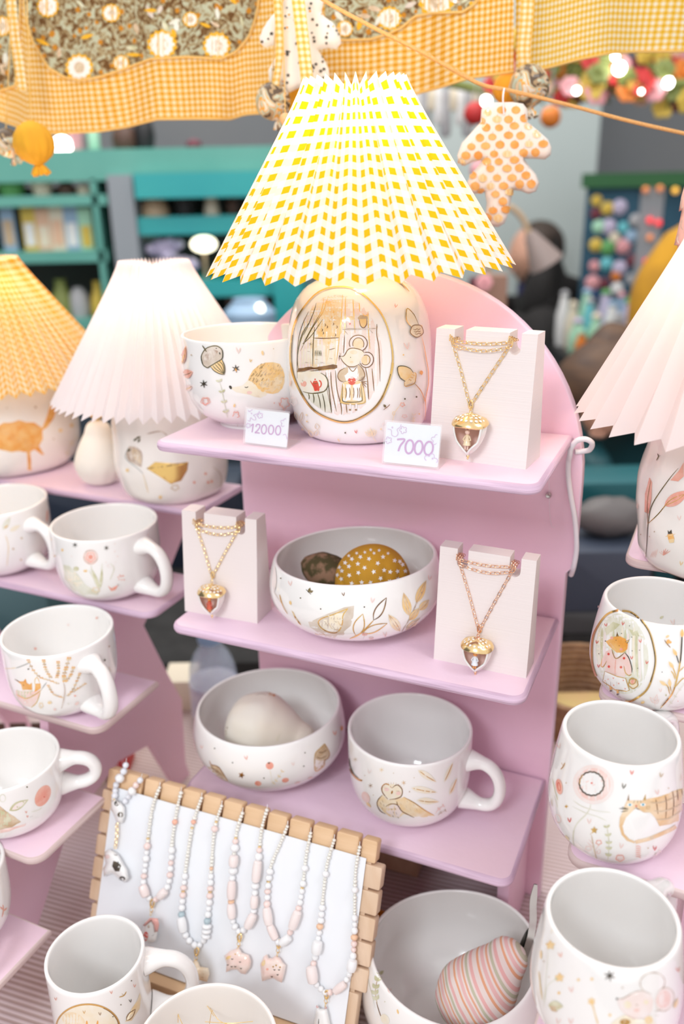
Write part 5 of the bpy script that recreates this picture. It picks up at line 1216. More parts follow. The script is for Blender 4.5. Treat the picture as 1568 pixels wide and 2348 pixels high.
# ------------------------------------------------------------ price cards in clear holders
M['acrylic'] = mat('clear_acrylic', (.95, .96, 1), .05, alpha=.16, coat=.5)
M['paper'] = mat('pale_grey_price_paper', (.79, .82, .85), .35)
M['purple'] = mat('violet_print_ink', (.50, .20, .50), .5); M['purple_lt'] = mat('light_violet_print_ink', (.62, .42, .66), .5)
def price_card(label, TL, TR, BR, BL, z, digits, flowers):
    pbl = atz(*BL, z + .002); pbr = atz(*BR, z + .002); ux = (pbr - pbl); Wd = ux.length; u = ux.normalized(); back = Vector((-u.y, u.x, 0))
    hgt = None; lean = radians(14); up = Vector((0, 0, cos(lean))) + back * sin(lean)
    lo, hi = 0, .1
    for _ in range(40):
        m_ = (lo + hi) / 2
        if proj(pbl + up * m_)[1] > TL[1]: lo = m_
        else: hi = m_
    Ht = lo; root = thing('price_card', label, 'price card', tuple(pbl)); n = u.cross(up)
    def w(a, b, t=0): return pbl + u * a + up * b + n * t
    mb = MB(); mb.prism(rrect(0, 0, Wd, Ht, .0015, 3), w, -.0006, .0, 0); paper = mb.build('card', M['paper'], root)
    mb = MB(); mb.prism(rrect(-.0012, -.0012, Wd + .0012, Ht + .0015, .001, 3), w, .0004, .0016, 0); mb.build('holder_front', M['acrylic'], root)
    fw = lambda a, b, t: pbl + u * a - back * b * -1 + Vector((0, 0, t - .0018)) 
    mb = MB(); mb.prism(rrect(-.0012, -.001, Wd + .0012, .026, .001, 3), fw, .0, .0012, 0); mb.build('holder_foot', M['acrylic'], root)
    pa = Painter([paper], off=.00025)
    for d in digits: pa.line(d[0], d[1], M['purple'], taper=False)
    for f in flowers: pa.line(f, 1.7, M['purple_lt'], taper=False)
    pa.done(); return root
def px_of(base, zoom, P): return [(base[0] + x / zoom, base[1] + y / zoom) for x, y in P]
def ell(cx, cy, rx, ry, n=16, a0=0, a1=360, sh=0): return [(cx + rx * cos(radians(a0 + (a1 - a0) * i / n)) - sh * ry * sin(radians(a0 + (a1 - a0) * i / n)), cy + ry * sin(radians(a0 + (a1 - a0) * i / n))) for i in range(n + 1)]
def petals(cx, cy, R, r, n=5, a0=0, a1=360):
    P = []; m_ = n * 8
    for i in range(m_ + 1):
        a = radians(a0 + (a1 - a0) * i / m_); k = R * (.62 + .42 * abs(sin(n * (a - radians(a0)) / 2 * (360 / (a1 - a0)) * (a1 - a0) / 360))); P.append((cx + k * cos(a), cy + k * sin(a)))
    return P
B = (400, 730); Z = 5.227
dg = [[(918, 1290), (944, 1268), (938, 1318), (930, 1366)], [(975, 1300), (990, 1272), (1020, 1275), (1022, 1305), (995, 1345), (968, 1370), (995, 1372), (1022, 1376)], ell(1073, 1330, 30, 54, sh=.05), ell(1158, 1335, 30, 54, sh=.05), ell(1243, 1343, 30, 54, sh=.05)]
price_card('small price card reading 12000 in front of the hedgehog bowl', (567, 937), (664, 948), (657, 1026), (561, 1014), ZC[0], [(px_of(B, Z, d), 2.8) for d in dg],
    [px_of(B, Z, petals(1025, 1165, 34, 0)), px_of(B, Z, petals(885, 1285, 28, 0)), px_of(B, Z, [(885, 1100), (900, 1120), (925, 1100), (960, 1090)]), px_of(B, Z, [(880, 1222), (905, 1232), (915, 1190), (945, 1215), (975, 1215), (968, 1180), (950, 1160), (1000, 1140), (1020, 1110)]), px_of(B, Z, ell(925, 1140, 5, 5, 6)), px_of(B, Z, petals(1322, 1255, 50, 0, 5, 100, 290)), px_of(B, Z, [(1300, 1400), (1330, 1390), (1345, 1420), (1350, 1450)])])
B = (860, 600); Z = 2.2147
dg = [[(112, 903), (150, 903), (128, 935), (118, 962)], ell(174, 940, 20, 34, sh=.1), ell(221, 944, 20, 34, sh=.1), ell(272, 948, 22, 34, sh=.1)]
price_card('larger price card reading 7000 before the acorn necklace block', (885, 967), (1008, 978), (1003, 1072), (879, 1059), ZC[0], [(px_of(B, Z, d), 4.2) for d in dg],
    [px_of(B, Z, petals(143, 855, 18, 0)), px_of(B, Z, petals(68, 907, 17, 0)), px_of(B, Z, [(65, 850), (82, 855), (85, 880), (105, 888), (117, 872), (112, 852), (128, 840), (132, 826)]), px_of(B, Z, ell(88, 842, 3, 3, 6)), px_of(B, Z, petals(312, 905, 26, 0, 5, 90, 280)), px_of(B, Z, petals(282, 1010, 34, 0, 5, 180, 380)), px_of(B, Z, ell(292, 1000, 3, 3, 6))])

# ------------------------------------------------------------ blush display blocks with acorn necklaces
def display_block(label, BL, BR, TLy, z, tb=.040, tt=.020, lean=6):
    a = atz(*BL, z); b = atz(*BR, z); u = (b - a); Wd = u.length; u.normalize(); back = Vector((-u.y, u.x, 0)); L = radians(lean)
    up = Vector((0, 0, cos(L))) + back * sin(L)
    lo, hi = 0, .3
    for _ in range(40):
        m_ = (lo + hi) / 2
        if proj(a + up * m_)[1] > TLy: lo = m_
        else: hi = m_
    H = lo; root = thing('necklace_block', label, 'display block', tuple(a))
    nw, nd = Wd * .115, H * .16; x1 = Wd * .19; x2 = Wd * .735
    def notch(xc): return [(xc + nw, H), (xc + nw, H - nd + nw * .5)] + [(xc + nw * .5 + nw * .5 * cos(t), H - nd + nw * .5 - nw * .5 * sin(t)) for t in (pi * .15, pi * .35, pi * .5, pi * .65, pi * .85)] + [(xc, H - nd + nw * .5), (xc, H)]
    poly = [(0, 0), (Wd, 0), (Wd, H)] + notch(x2) + notch(x1) + [(0, H)]
    bk = lambda y: tb + (tt - tb) * y / H
    def w(x, y, t): return a + u * x + up * y + (back * bk(y) if t else Vector((0, 0, 0))) - (back * sin(L) * 0)
    mb = MB(); mb.prism(poly, w, 0, 1, 0); mb.build('block', M['stand'], root, smooth=False)
    n = u.cross(up)
    def fp(px, py, off=0):
        r = ray(px, py); o = a + n * off; return EYE + r * ((o - EYE).dot(n) / r.dot(n))
    return root, fp, (a, u, up, n)
def chain(mb, path, L=.0052, w=.0011, th=.00033, n=None):
    P = [Vector(p) for p in path]; seg = [(P[i + 1] - P[i]).length for i in range(len(P) - 1)]; tot = sum(seg); k = max(2, int(tot / (L * .80)))
    def at(s_):
        for i, l in enumerate(seg):
            if s_ <= l or i == len(seg) - 1: return P[i].lerp(P[i + 1], min(1, s_ / l)), (P[i + 1] - P[i]).normalized()
            s_ -= l
    for i in range(k):
        c, t = at((i + .5) * tot / k); nn = Vector(n); x = t.cross(nn).normalized(); nn = x.cross(t).normalized()
        if i % 2: x, nn = (x + nn * .9).normalized(), (nn - x * .9).normalized()
        h = L / 2 - w; pts = []
        for j in range(5): a_ = -pi / 2 + pi * j / 4; pts.append(c + t * (h + w * cos(a_)) + x * w * sin(a_))
        for j in range(5): a_ = pi / 2 + pi * j / 4; pts.append(c + t * (-h + w * cos(a_)) + x * w * sin(a_))
        mb.tube(pts, th, 6, closed=True, up=nn)
def acorn_necklace(label, fp, fr, notchL, notchR, bail, cap, capw, tipy, metal, dress, head_m, cat='necklace', chain_m=None):
    """all positions in photo pixels on the front face of its block"""
    a, u, up, n = fr; root = thing('acorn_necklace', label, cat, tuple(fp(*bail, .002)))
    mm = M[chain_m or metal]; sc_ = depth(fp(*cap, 0)) / FPX
    mb = MB(); off = .0012
    for nx_ in (notchL, notchR):
        P0 = fp(nx_[0], nx_[1] + 6, .0018); chain(mb, [P0, P0.lerp(fp(bail[0], bail[1] + 2, .002), .5) , fp(bail[0] + (4 if nx_ is notchR else -4), bail[1] - 2, .002)], n=n)
    for k, sag in enumerate((3, 13)):
        P = [fp(notchL[0] + (notchR[0] - notchL[0]) * i / 10, notchL[1] + (notchR[1] - notchL[1]) * i / 10 + sag + 9 * sin(pi * i / 10) * (.6 + k * .7), .0016 + .001 * k) for i in range(11)]; chain(mb, P, n=n)
    for nx_ in (notchL, notchR):
        for k in range(3): c = fp(nx_[0] + (k - 1) * 4, nx_[1] + 2 + 4 * k, .001); chain(mb, [c + n * .0022, c + n * .0015 + up * .004, c - n * .012 + up * .0035 * (k * .3 + .6)], n=u)
    mb.build('chain', mm, root)
    cpt = fp(*cap, .0); r = capw * sc_ / 2; H = (tipy - cap[1]) * sc_ * .96; c = fp(*cap, r * .75); dn = -up
    mb = MB(); bt = fp(bail[0], bail[1], .0028); top = c + up * r * .52
    mb.tube([bt + u * .0016 * cos(t) + up * .0034 * sin(t) + Vector((0, 0, -.001)) for t in [2 * pi * i / 16 for i in range(16)]], .0009, 8, closed=True)
    for k in range(3): q = bt.lerp(top, .35 + .28 * k) - up * .001; mb.tube([q + (u if k % 2 else n) * .0012 * cos(t) + up * .0019 * sin(t) for t in [2 * pi * i / 12 for i in range(12)]], .0004, 6, closed=True)
    mb.lathe([(.0002, .0018), (.0016, .0014), (.0026, 0), (.002, -.001)], top, 14, ax=up.to_track_quat('Z', 'Y').to_matrix()); mb.build('bail', mm, root)
    # orientation: x=u, y=-n (back), z=up
    Q = Matrix((u, n * -1, up)).transposed()
    mb = MB()
    prof = [(.001, .52), (.30, .50), (.62, .38), (.86, .20), (1.0, .02), (1.02, -.06), (.95, -.12), (.80, -.08), (.62, .02), (.001, .10)]
    mb.lathe([(p[0] * r, p[1] * r) for p in prof], c, 40, ax=Q, fn=lambda p, a_: Vector((p.x, p.y * .85, p.z - (.16 * r * max(0, -sin(a_)) - .10 * r) * (hypot(p.x, p.y) > .7 * r) + .05 * r * sin(3 * a_))))
    capo = mb.build('acorn_cap', M['cap_gold'] if True else mm, root)
    mb = MB()
    for ring, cnt in ((.32, 8), (.56, 13), (.80, 18)):
        for k in range(cnt):
            a_ = 2 * pi * (k + .5 * (ring > .5)) / cnt; zz = .50 - .42 * ring ** 2.2; p = Vector((cos(a_) * r * ring, sin(a_) * r * ring * .85, (zz + .02) * r)); nn = Vector((cos(a_) * ring, sin(a_) * ring, .9)).normalized()
            mb.ball(c + Q @ p, r * .085, 8, 6, sc=(1, 1, .35), rot=Q @ nn.to_track_quat('Z', 'Y').to_matrix())
    mb.build('enamel_spots', M['enamel'], root)
    # open shell: front third left open
    mb = MB(); rows_o, rows_i = [], []; n_ = 16; ma = 36; g0, g1 = radians(-90 + 52), radians(270 - 52)
    for i in range(n_ + 1):
        t = i / n_; rr = r * .93 * (cos(t * pi / 2) ** .62) if t < 1 else 0; z_ = -H * (t ** 1.0); ro, ri = [], []
        op = min(1, (1 - t) * 2.2)
        for j in range(ma + 1):
            lo_, hi_ = -pi / 2 + radians(56) * op, 1.5 * pi - radians(56) * op; a_ = lo_ + (hi_ - lo_) * j / ma
            ro.append(c + Q @ Vector((cos(a_) * rr, sin(a_) * rr * .85, z_))); ri.append(c + Q @ Vector((cos(a_) * max(0, rr - .0009), sin(a_) * max(0, rr * .85 - .0009), z_)))
        rows_o.append(ro); rows_i.append(ri)
    mb.grid(rows_o, 0); mb.grid([x[::-1] for x in rows_i], 1)
    mb.build('acorn_shell', [M['pearl'], M['shell_in']], root, fix=False)
    edge = [x[0] for x in rows_o] + [x[-1] for x in rows_o[::-1]]
    mb = MB(); mb.tube(edge, .0009, 8); mb.build('shell_rim', M['pearl_rim'], root)
    tip_ = c - up * H; mb = MB(); mb.ball(tip_ - up * .0012, .0014, 10, 8); mb.ball(tip_ - up * .0032, .0009, 8, 6); mb.build('tip_beads', mm, root)
    # tiny figure standing in the shell
    f0_ = c - up * H * .80 + n * r * .30; mb = MB(); hh = H * .66
    mb.lathe([(hh * .20, hh * .22), (hh * .16, hh * .4), (hh * .09, hh * .58), (hh * .12, hh * .68), (hh * .05, hh * .76)], f0_, 14, ax=Q)
    for sx in (-1, 1): mb.tube([f0_ + Q @ Vector((sx * hh * .10, 0, hh * .66)), f0_ + Q @ Vector((sx * hh * .19, -.0006, hh * .48)), f0_ + Q @ Vector((sx * hh * .08, -hh * .12, hh * .42))], hh * .035, 6)
    fg = mb.build('figurine', M[dress], root)
    mb = MB(); mb.ball(f0_ + Q @ Vector((0, -hh * .02, hh * .86)), hh * .13, 12, 8)
    for sx in (-1, 1): mb.ball(f0_ + Q @ Vector((sx * hh * .08, 0, hh * 1.0)), hh * .05, 8, 6); mb.tube([f0_ + Q @ Vector((sx * hh * .06, 0, hh * .24)), f0_ + Q @ Vector((sx * hh * .06, -hh * .03, 0))], hh * .04, 6)
    hd = mb.build('figurine_head', M[head_m], root)
    return root
M['cap_gold'] = M['gold_jewel']; M['enamel'] = mat('cream_enamel', (.86, .80, .72), .25, coat=.5); M['pearl'] = mat('pearly_glaze', (.74, .74, .68), .12, noise_c=(.80, .70, .66), nscale=160, coat=1)
M['pearl_rim'] = mat('opal_rim_glaze', (.84, .84, .82), .08, metal=.1, coat=1); M['shell_in'] = mat('mauve_brown_shell_lining', (.86, .62, .56), .5, coat=.1)
M['fig_cream'] = mat('cream_gold_dress', (.84, .68, .46), .25, coat=.5); M['fig_white'] = mat('white_dress_glaze', (.80, .84, .90), .15, coat=.5); M['fig_red'] = mat('red_coat_glaze', (.62, .10, .05), .2, coat=.5); M['fig_pink'] = mat('pale_pink_face_glaze', (.84, .60, .50), .25); M['fig_orange'] = mat('orange_fox_glaze', (.80, .32, .08), .25)
b1, fp1, fr1 = display_block('largest blush display block on the top shelf with a gold acorn necklace', (983, 1046), (1205, 1077), 752, ZC[0])
acorn_necklace('gold acorn necklace with a cream dressed figure on the top shelf block', fp1, fr1, (1037, 778), (1172, 782), (1079, 925), (1078, 972), 84, 1046, 'gold_jewel', 'fig_cream', 'fig_pink')
b2, fp2, fr2 = display_block('blush display block at the right of the starry pumpkin bowl', (994, 1511), (1206, 1556), 1252, ZC[1], tb=.030, tt=.016)
acorn_necklace('rose gold chain acorn necklace with a white dressed figure, middle shelf right', fp2, fr2, (1052, 1280), (1178, 1297), (1099, 1440), (1094, 1482), 74, 1546, 'gold_jewel', 'fig_white', 'fig_orange', chain_m='rose_gold')
b3, fp3, fr3 = display_block('smallest blush display block at the left end of the middle shelf', (424, 1401), (590, 1430), 1170, ZC[1], tb=.034, tt=.020)
acorn_necklace('short gold acorn necklace with a tiny red figure on the smallest block', fp3, fr3, (449, 1198), (548, 1205), (487, 1316), (485, 1358), 66, 1414, 'gold_jewel', 'fig_red', 'fig_orange')

# ------------------------------------------------------------ notched wooden board with beaded necklaces
BO = Vector((-.2866, .6979, CH - .765)); byaw, btl, BW, BH = -.3964, .3994, .3108, .1933
bu = Vector((cos(byaw), sin(byaw), 0)); bn = Vector((-sin(byaw), cos(byaw), 0)); bup = Vector((0, 0, cos(btl))) + bn * sin(btl); bf = bu.cross(bup)   # bf faces the viewer
def W3(a, b, t=0): return BO + bu * a + bup * b + bf * t
def onb(px, py, off=0):
    r = ray(px, py); o = BO + bf * off; return EYE + r * ((o - EYE).dot(bf) / r.dot(bf))
def bcoord(p): d = p - BO; return d.dot(bu), d.dot(bup)
nb_ = thing('necklace_board', 'notched pine board wrapped in white cloth, hung with beaded necklaces', 'display board', tuple(W3(BW / 2, 0)))
gaps = [bcoord(onb(x, y))[0] for x, y in ((293, 1765), (331, 1780), (367, 1803), (416, 1814), (463, 1827), (509, 1845), (557, 1861), (613, 1854), (660, 1892), (713, 1907), (767, 1923), (825, 1939))]
gw = .0016; th_ = .013; bh0 = BH - .0215
xs = [0.0] + [g for g in gaps[1:]] + [BW]
for i in range(len(xs) - 1):
    x0 = xs[i] + (gw if i else 0); x1 = xs[i + 1] - gw
    mb = MB(); mb.prism(rrect(x0, bh0, x1, BH, .0022, 3), W3, -th_, .0, 0, bev=.0012); mb.build('notch_block', M['wood'], nb_)
for side in (0, 1):
    for k in range(5):
        y1 = bh0 - .0018 - k * .0245; y0 = y1 - .0218; xa, xb = ((-.004, .013), (BW - .013, BW + .006))[side]
        mb = MB(); mb.prism(rrect(xa, y0, xb, y1, .002, 3), W3, -th_, 0, 0, bev=.0012); mb.build('notch_block', M['wood2'], nb_)
    xa, xb = ((.001, .013), (BW - .013, BW - .001))[side]; mb = MB(); mb.prism(rrect(xa, 0, xb, bh0 - .1245, .002, 3), W3, -th_, 0, 0, bev=.0012); mb.build('side_rail', M['wood2'], nb_)
mb = MB(); mb.prism([(.006, .002), (BW - .006, .002), (BW - .006, bh0 - .0004), (.006, bh0 - .0004)], W3, -.011, -.002, 0); mb.build('plank', M['wood2'], nb_, smooth=False)
M['whitecloth'] = mat('white_display_cloth', (.80, .82, .86), .75, noise_c=(.82, .83, .86), nscale=6, bump=.25, bscale=12)
mb = MB(); rows = []
for j in range(25):
    b = .0008 + (bh0 + .004 - .0008) * j / 24; rows.append([W3(.0095 + (BW - .020) * i / 40 , b - .010 * (i / 40) * (j == 99), .0012 + .0010 * noise.noise(Vector((i * .13, j * .11, 3)))) for i in range(41)])
mb.grid(rows); mb.build('cloth_panel', M['whitecloth'], nb_, fix=False)
mb = MB(); G3 = lambda a, b, t: Vector((BO.x, BO.y, TABLE)) + bu * a + bn * t + Vector((0, 0, b))
mb.prism(rrect(.002, .0005, BW - .002, BO.z - TABLE - .0005, .003, 3), G3, -.012, .012, 0, bev=.001); mb.build('base_rail', M['wood'], nb_)
mb = MB(); mb.prism(rrect(.002, .0005, BW - .002, .02, .003, 3), G3, .085, .105, 0, bev=.001); mb.build('base_rail', M['wood'], nb_)
for a_ in (.02, BW - .032): mb = MB(); mb.box((0, 0, 0), (.012, .0725, .012), mtx=Matrix.Translation(G3(a_, .001, .0122)) @ Matrix((bu, bn, Vector((0, 0, 1)))).transposed().to_4x4()); mb.build('base_side', M['wood2'], nb_, smooth=False)

BM = dict(w=mat('white_glazed_bead', (.84, .84, .85), .15, coat=.5), p=mat('pale_pink_bead', (.84, .66, .62), .2, coat=.4), c=mat('coral_bead', (.84, .44, .32), .25), g=M['gold_jewel'], b=mat('grey_blue_bead', (.42, .52, .56), .35), o=mat('peach_bead', (.82, .52, .34), .2, coat=.4), pl=mat('baroque_pearl', (.82, .80, .74), .2, metal=.2, coat=.6), m=mat('marbled_white_bead', (.78, .79, .84), .25, noise_c=(.35, .40, .50), nscale=260, nmin=.55, nmax=.75), s=mat('white_bead_with_coral_spots', (.85, .83, .82), .2, noise_c=(.84, .36, .30), nscale=150, nmin=.56, nmax=.60), l=mat('pink_lined_barrel', (.84, .76, .74), .2, noise_c=(.80, .50, .46), nscale=200, stretch=(1, 1, .1), nmin=.55, nmax=.6))
BALL = {}
def bead_mesh(kind, mk):
    key = (kind, mk)
    if key not in BALL:
        mb = MB()
        if kind == 'r': mb.ball((0, 0, 0), 1, 14, 10)
        elif kind == 'barrel': mb.lathe([(.001, -1), (.5, -.98), (.70, -.86), (.80, -.5), (.84, 0), (.80, .5), (.70, .86), (.5, .98), (.001, 1)], (0, 0, 0), 16)
        else: mb.lathe([(.001, -1), (.6, -.9), (1, -.4), (1, .4), (.6, .9), (.001, 1)], (0, 0, 0), 14)
        me_o = mb.build('bead', BM[mk]); BALL[key] = me_o.data; bpy.data.objects.remove(me_o)
    return BALL[key]
def add_bead(root, p, t, r, mk, kind='r', half=None):
    o = bpy.data.objects.new('bead', bead_mesh(kind, mk)); COL.objects.link(o); o.parent = root; o.location = p - Vector(root['_w'])
    q = t.to_track_quat('Z', 'Y'); o.rotation_euler = q.to_euler(); o.scale = (r, r, half or r); return o
def strand(root, P, spec, small=4.4, big=7.6, split=.48, seed=1, col='w', top='pl'):
    """beads threaded along the photo polyline; spec: {fraction: (mat, kind, radius px, half length px)}"""
    Q = catmull([(x, y, 0) for x, y in P], 10); L = [0]
    for a, b in zip(Q, Q[1:]): L.append(L[-1] + (b - a).length)
    tot = L[-1]
    def at(s_):
        for i in range(len(Q) - 1):
            if L[i + 1] >= s_: return Q[i].lerp(Q[i + 1], (s_ - L[i]) / max(1e-9, L[i + 1] - L[i]))
        return Q[-1]
    rnd = random.Random(seed); s_ = 0; sp = sorted(spec.items()); line_pts = []
    while s_ < tot - 3:
        f = s_ / tot
        if sp and f >= sp[0][0]: mk, kind, r, h = sp.pop(0)[1]
        elif f < split: r = small * rnd.uniform(.85, 1.2); mk, kind, h = (top, 'r', r * .8)
        else: r = big * rnd.uniform(.82, 1.08); mk, kind, h = (col if rnd.random() > .2 else 'p', 'r', r)
        c = at(min(tot, s_ + h)); c0, c1 = at(max(0, s_)), at(min(tot, s_ + 2 * h)); dpt = depth(onb(c.x, c.y)) / FPX
        R = r * dpt; p = onb(c.x, c.y, R + .0022 if True else 0); t = (onb(c1.x, c1.y) - onb(c0.x, c0.y)); t = t.normalized() if t.length > 1e-6 else bup
        add_bead(root, p, t, R, mk, kind, h * dpt); line_pts.append(p); s_ += 2 * h * 1.0
    mb = MB(); mb.tube([onb(P[0][0], P[0][1] - 10, -.006), onb(P[0][0], P[0][1] - 9, .0014)] + line_pts, .0003, 5); mb.build('string', BM['w'], root)
    return at
def clasp(root, px, py, m='g', L=18):
    mb = MB(); p = onb(px, py, .0065); k = depth(p) / FPX
    mb.tube([p + bu * 5 * k * cos(t) * (1 if sin(t) > 0 else .8) + bup * 9 * k * sin(t) for t in [2 * pi * i / 18 for i in range(18)]], [2.4 * k] * 18, 8, closed=True); mb.build('clasp', M['gold_jewel'], root)
    mb = MB()
    for q in range(2): c = p - bup * (15 + 8 * q) * k; mb.tube([c + (bu if q % 2 == 0 else bf) * 4 * k * cos(t) + bup * 5 * k * sin(t) for t in [2 * pi * i / 14 for i in range(14)]], .8 * k, 6, closed=True)
    mb.build('ring', M['gold_jewel'], root)
def charm_body(root, name, outline, m, th=.0045, off=.006, step=5):
    """puffy ceramic charm cut from its outline, lying against the board"""
    base_ = [onb(x, y, off) for x, y in outline]; c0 = sum(base_, Vector((0, 0, 0))) / len(base_)
    q = outline; n = len(q); mb = MB()
    def inside(x, yy):
        c = False
        for i in range(n):
            (x1, y1), (x2, y2) = q[i - 1], q[i]
            if (y1 > yy) != (y2 > yy) and x < (x2 - x1) * (yy - y1) / (y2 - y1) + x1: c = not c
        return c
    def dist(x, yy):
        best = 1e9
        for i in range(n):
            (x1, y1), (x2, y2) = q[i - 1], q[i]; dx, dy = x2 - x1, y2 - y1; t = max(0, min(1, ((x - x1) * dx + (yy - y1) * dy) / max(1e-9, dx * dx + dy * dy))); best = min(best, hypot(x - x1 - t * dx, yy - y1 - t * dy))
        return best
    pts = [Vector(p) for p in q]; x = min(p[0] for p in q) + step / 2
    while x < max(p[0] for p in q):
        yy = min(p[1] for p in q) + step / 2
        while yy < max(p[1] for p in q):
            if inside(x, yy) and dist(x, yy) > step * .3: pts.append(Vector((x, yy)))
            yy += step
        x += step
    vs, es, fs, *_ = delaunay_2d_cdt(pts, [], [list(range(n))], 1, 1e-4); A, B_ = [], []
    for v in vs:
        d = dist(v.x, v.y); h = th * sqrt(max(0, 1 - (1 - min(1, d / 14)) ** 2)); A.append(onb(v.x, v.y, off + h)); B_.append(onb(v.x, v.y, off - h))
    mb.add(A, fs); mb.add(B_, [f[::-1] for f in fs]); return mb.build(name, m, root, angle=180)
def c6(P): return [(200 + x / 2.24, 1720 + y / 2.24) for x, y in P]
N_ = []
def necklace(label, P): root = thing('bead_necklace', label, 'necklace', tuple(onb(*P)), 'beaded necklaces on the pine board'); return root
pinkc = mat('pale_pink_ceramic', (.84, .62, .56), .15, coat=.5, noise_c=(.86, .72, .66), nscale=90); peachc = mat('peach_ceramic', (.84, .64, .44), .15, coat=.5, noise_c=(.84, .72, .56), nscale=60); whitec = mat('white_charm_ceramic', (.86, .85, .84), .12, coat=.6); rosec = mat('rose_roof_glaze', (.82, .42, .38), .15, coat=.5)
r1 = necklace('white bead necklace with a pink roofed house charm', (391, 1810))
strand(r1, [(367, 1803), (350, 1850), (340, 1915), (333, 1980), (328, 2030), (335, 2052), (348, 2066)], {.42: ('g', 'disc', 4, 2), .72: ('p', 'r', 7.5, 6), .84: ('l', 'barrel', 13, 14)}, seed=1)
strand(r1, [(416, 1814), (405, 1860), (395, 1925), (391, 1985), (385, 2030), (370, 2052), (352, 2066)], {.24: ('c', 'r', 6.5, 6), .66: ('p', 'r', 7.5, 7), .84: ('s', 'barrel', 12, 13)}, seed=2)
clasp(r1, 349, 2072)
body = charm_body(r1, 'house', [(330, 2112), (346, 2104), (360, 2112), (362, 2135), (358, 2158), (345, 2163), (332, 2158), (325, 2140)], whitec, .0055)
charm_body(r1, 'roof', [(327, 2122), (344, 2104), (362, 2106), (365, 2120), (362, 2136), (354, 2138), (352, 2122), (346, 2112), (332, 2124)], rosec, .0025, .0118)
pa = Painter([body]); pa.oval(334, 2147, 5.5, 11, 'red', 8); pa.oval(341, 2124, 2.4, 4, 'sepia'); pa.line([(348, 2146), (353, 2143)], 1.4, 'dark'); pa.done()
r2 = necklace('white bead necklace with blue grey beads and a peach log charm', (486, 1836))
strand(r2, [(463, 1827), (442, 1890), (430, 1960), (420, 2040), (416, 2110), (428, 2150), (450, 2171)], {.15: ('c', 'r', 6, 5), .19: ('g', 'disc', 4, 2), .55: ('p', 'r', 7.5, 6), .58: ('g', 'disc', 4.5, 2), .60: ('p', 'r', 7.5, 7), .74: ('b', 'r', 8, 7), .78: ('w', 'barrel', 13, 17)}, seed=3)
strand(r2, [(509, 1845), (492, 1900), (485, 1980), (480, 2060), (474, 2120), (470, 2150), (454, 2171)], {.10: ('g', 'disc', 4, 2), .13: ('p', 'r', 8, 7), .42: ('o', 'r', 4.5, 4), .53: ('p', 'r', 7.5, 6), .56: ('g', 'disc', 4.5, 2), .58: ('p', 'r', 7.5, 7), .75: ('b', 'r', 8, 7), .79: ('w', 'disc', 11, 5.5), .82: ('w', 'disc', 11, 5.5), .86: ('w', 'disc', 10.5, 5.5)}, seed=4)
clasp(r2, 451, 2182)
body = charm_body(r2, 'log', c6([(512, 1125), (540, 1090), (553, 1072), (570, 1088), (580, 1112), (622, 1118), (628, 1150), (615, 1190), (580, 1182), (545, 1178), (512, 1180)]), peachc, .005)
pa = Painter([body], (200, 1720), 2.24); pa.oval(520, 1140, 7, 9, 'brown'); 
for x, y in ((545, 1145), (565, 1150), (590, 1148), (555, 1165), (585, 1165)): pa.line([(x, y), (x + 12, y + 2)], 1.4, 'gold')
pa.done()
r3 = necklace('coral spotted long bead necklace with a plain pink star charm', (585, 1858))
strand(r3, [(557, 1861), (542, 1910), (534, 1990), (530, 2050), (531, 2100), (538, 2124), (548, 2137)], {.20: ('g', 'disc', 4, 2), .22: ('p', 'r', 7, 6), .27: ('w', 'r', 10, 9), .34: ('s', 'barrel', 13.5, 13), .44: ('w', 'r', 10.5, 9), .52: ('l', 'barrel', 12.5, 21), .70: ('o', 'disc', 7.5, 5), .74: ('s', 'barrel', 12, 17), .88: ('w', 'r', 8, 7)}, seed=5, top='pl')
strand(r3, [(613, 1854), (600, 1900), (593, 1960), (585, 2030), (580, 2095), (565, 2125), (552, 2137)], {.28: ('g', 'disc', 4, 2), .30: ('p', 'r', 7, 6), .34: ('w', 'r', 9.5, 9), .40: ('s', 'barrel', 13, 25), .58: ('w', 'r', 10, 8), .64: ('s', 'barrel', 11.5, 14), .73: ('w', 'r', 8, 6), .77: ('s', 'barrel', 13, 19)}, seed=6)
clasp(r3, 549, 2150)
body = charm_body(r3, 'star', c6([(702, 1058), (735, 1028), (760, 1022), (775, 1010), (795, 1040), (830, 1052), (842, 1085), (838, 1115), (812, 1152), (790, 1148), (768, 1128), (735, 1130), (712, 1142), (715, 1095)]), pinkc, .006)
pa = Painter([body], (200, 1720), 2.24); pa.leaf(712, 1075, -35, 34, 16, 'amber')
for x, y in ((745, 1070), (760, 1108), (785, 1085), (790, 1118), (722, 1100), (742, 1108)): pa.line([(x - 5, y), (x, y + 5), (x + 5, y)], 1.5, 'dark')
pa.dots([(760, 1048), (812, 1068)], 'gold', 1.6); pa.done()
r4 = necklace('coral spotted bead necklace with a faced pink star charm', (686, 1900))
strand(r4, [(660, 1892), (640, 1940), (620, 1990), (612, 2060), (615, 2110), (628, 2145), (638, 2160)], {.38: ('w', 'r', 8.5, 7), .43: ('w', 'r', 8, 7), .46: ('g', 'disc', 4.5, 2), .50: ('p', 'r', 7.5, 6), .68: ('s', 'barrel', 13, 20), .83: ('l', 'barrel', 11.5, 18)}, seed=7)
strand(r4, [(713, 1907), (702, 1960), (695, 2020), (685, 2080), (668, 2130), (655, 2155), (642, 2160)], {.28: ('w', 'r', 8.5, 7), .40: ('w', 'r', 8, 7), .44: ('g', 'disc', 4.5, 2), .60: ('p', 'r', 7.5, 6), .66: ('s', 'barrel', 13.5, 23), .85: ('w', 'barrel', 12, 15)}, seed=8)
clasp(r4, 639, 2165)
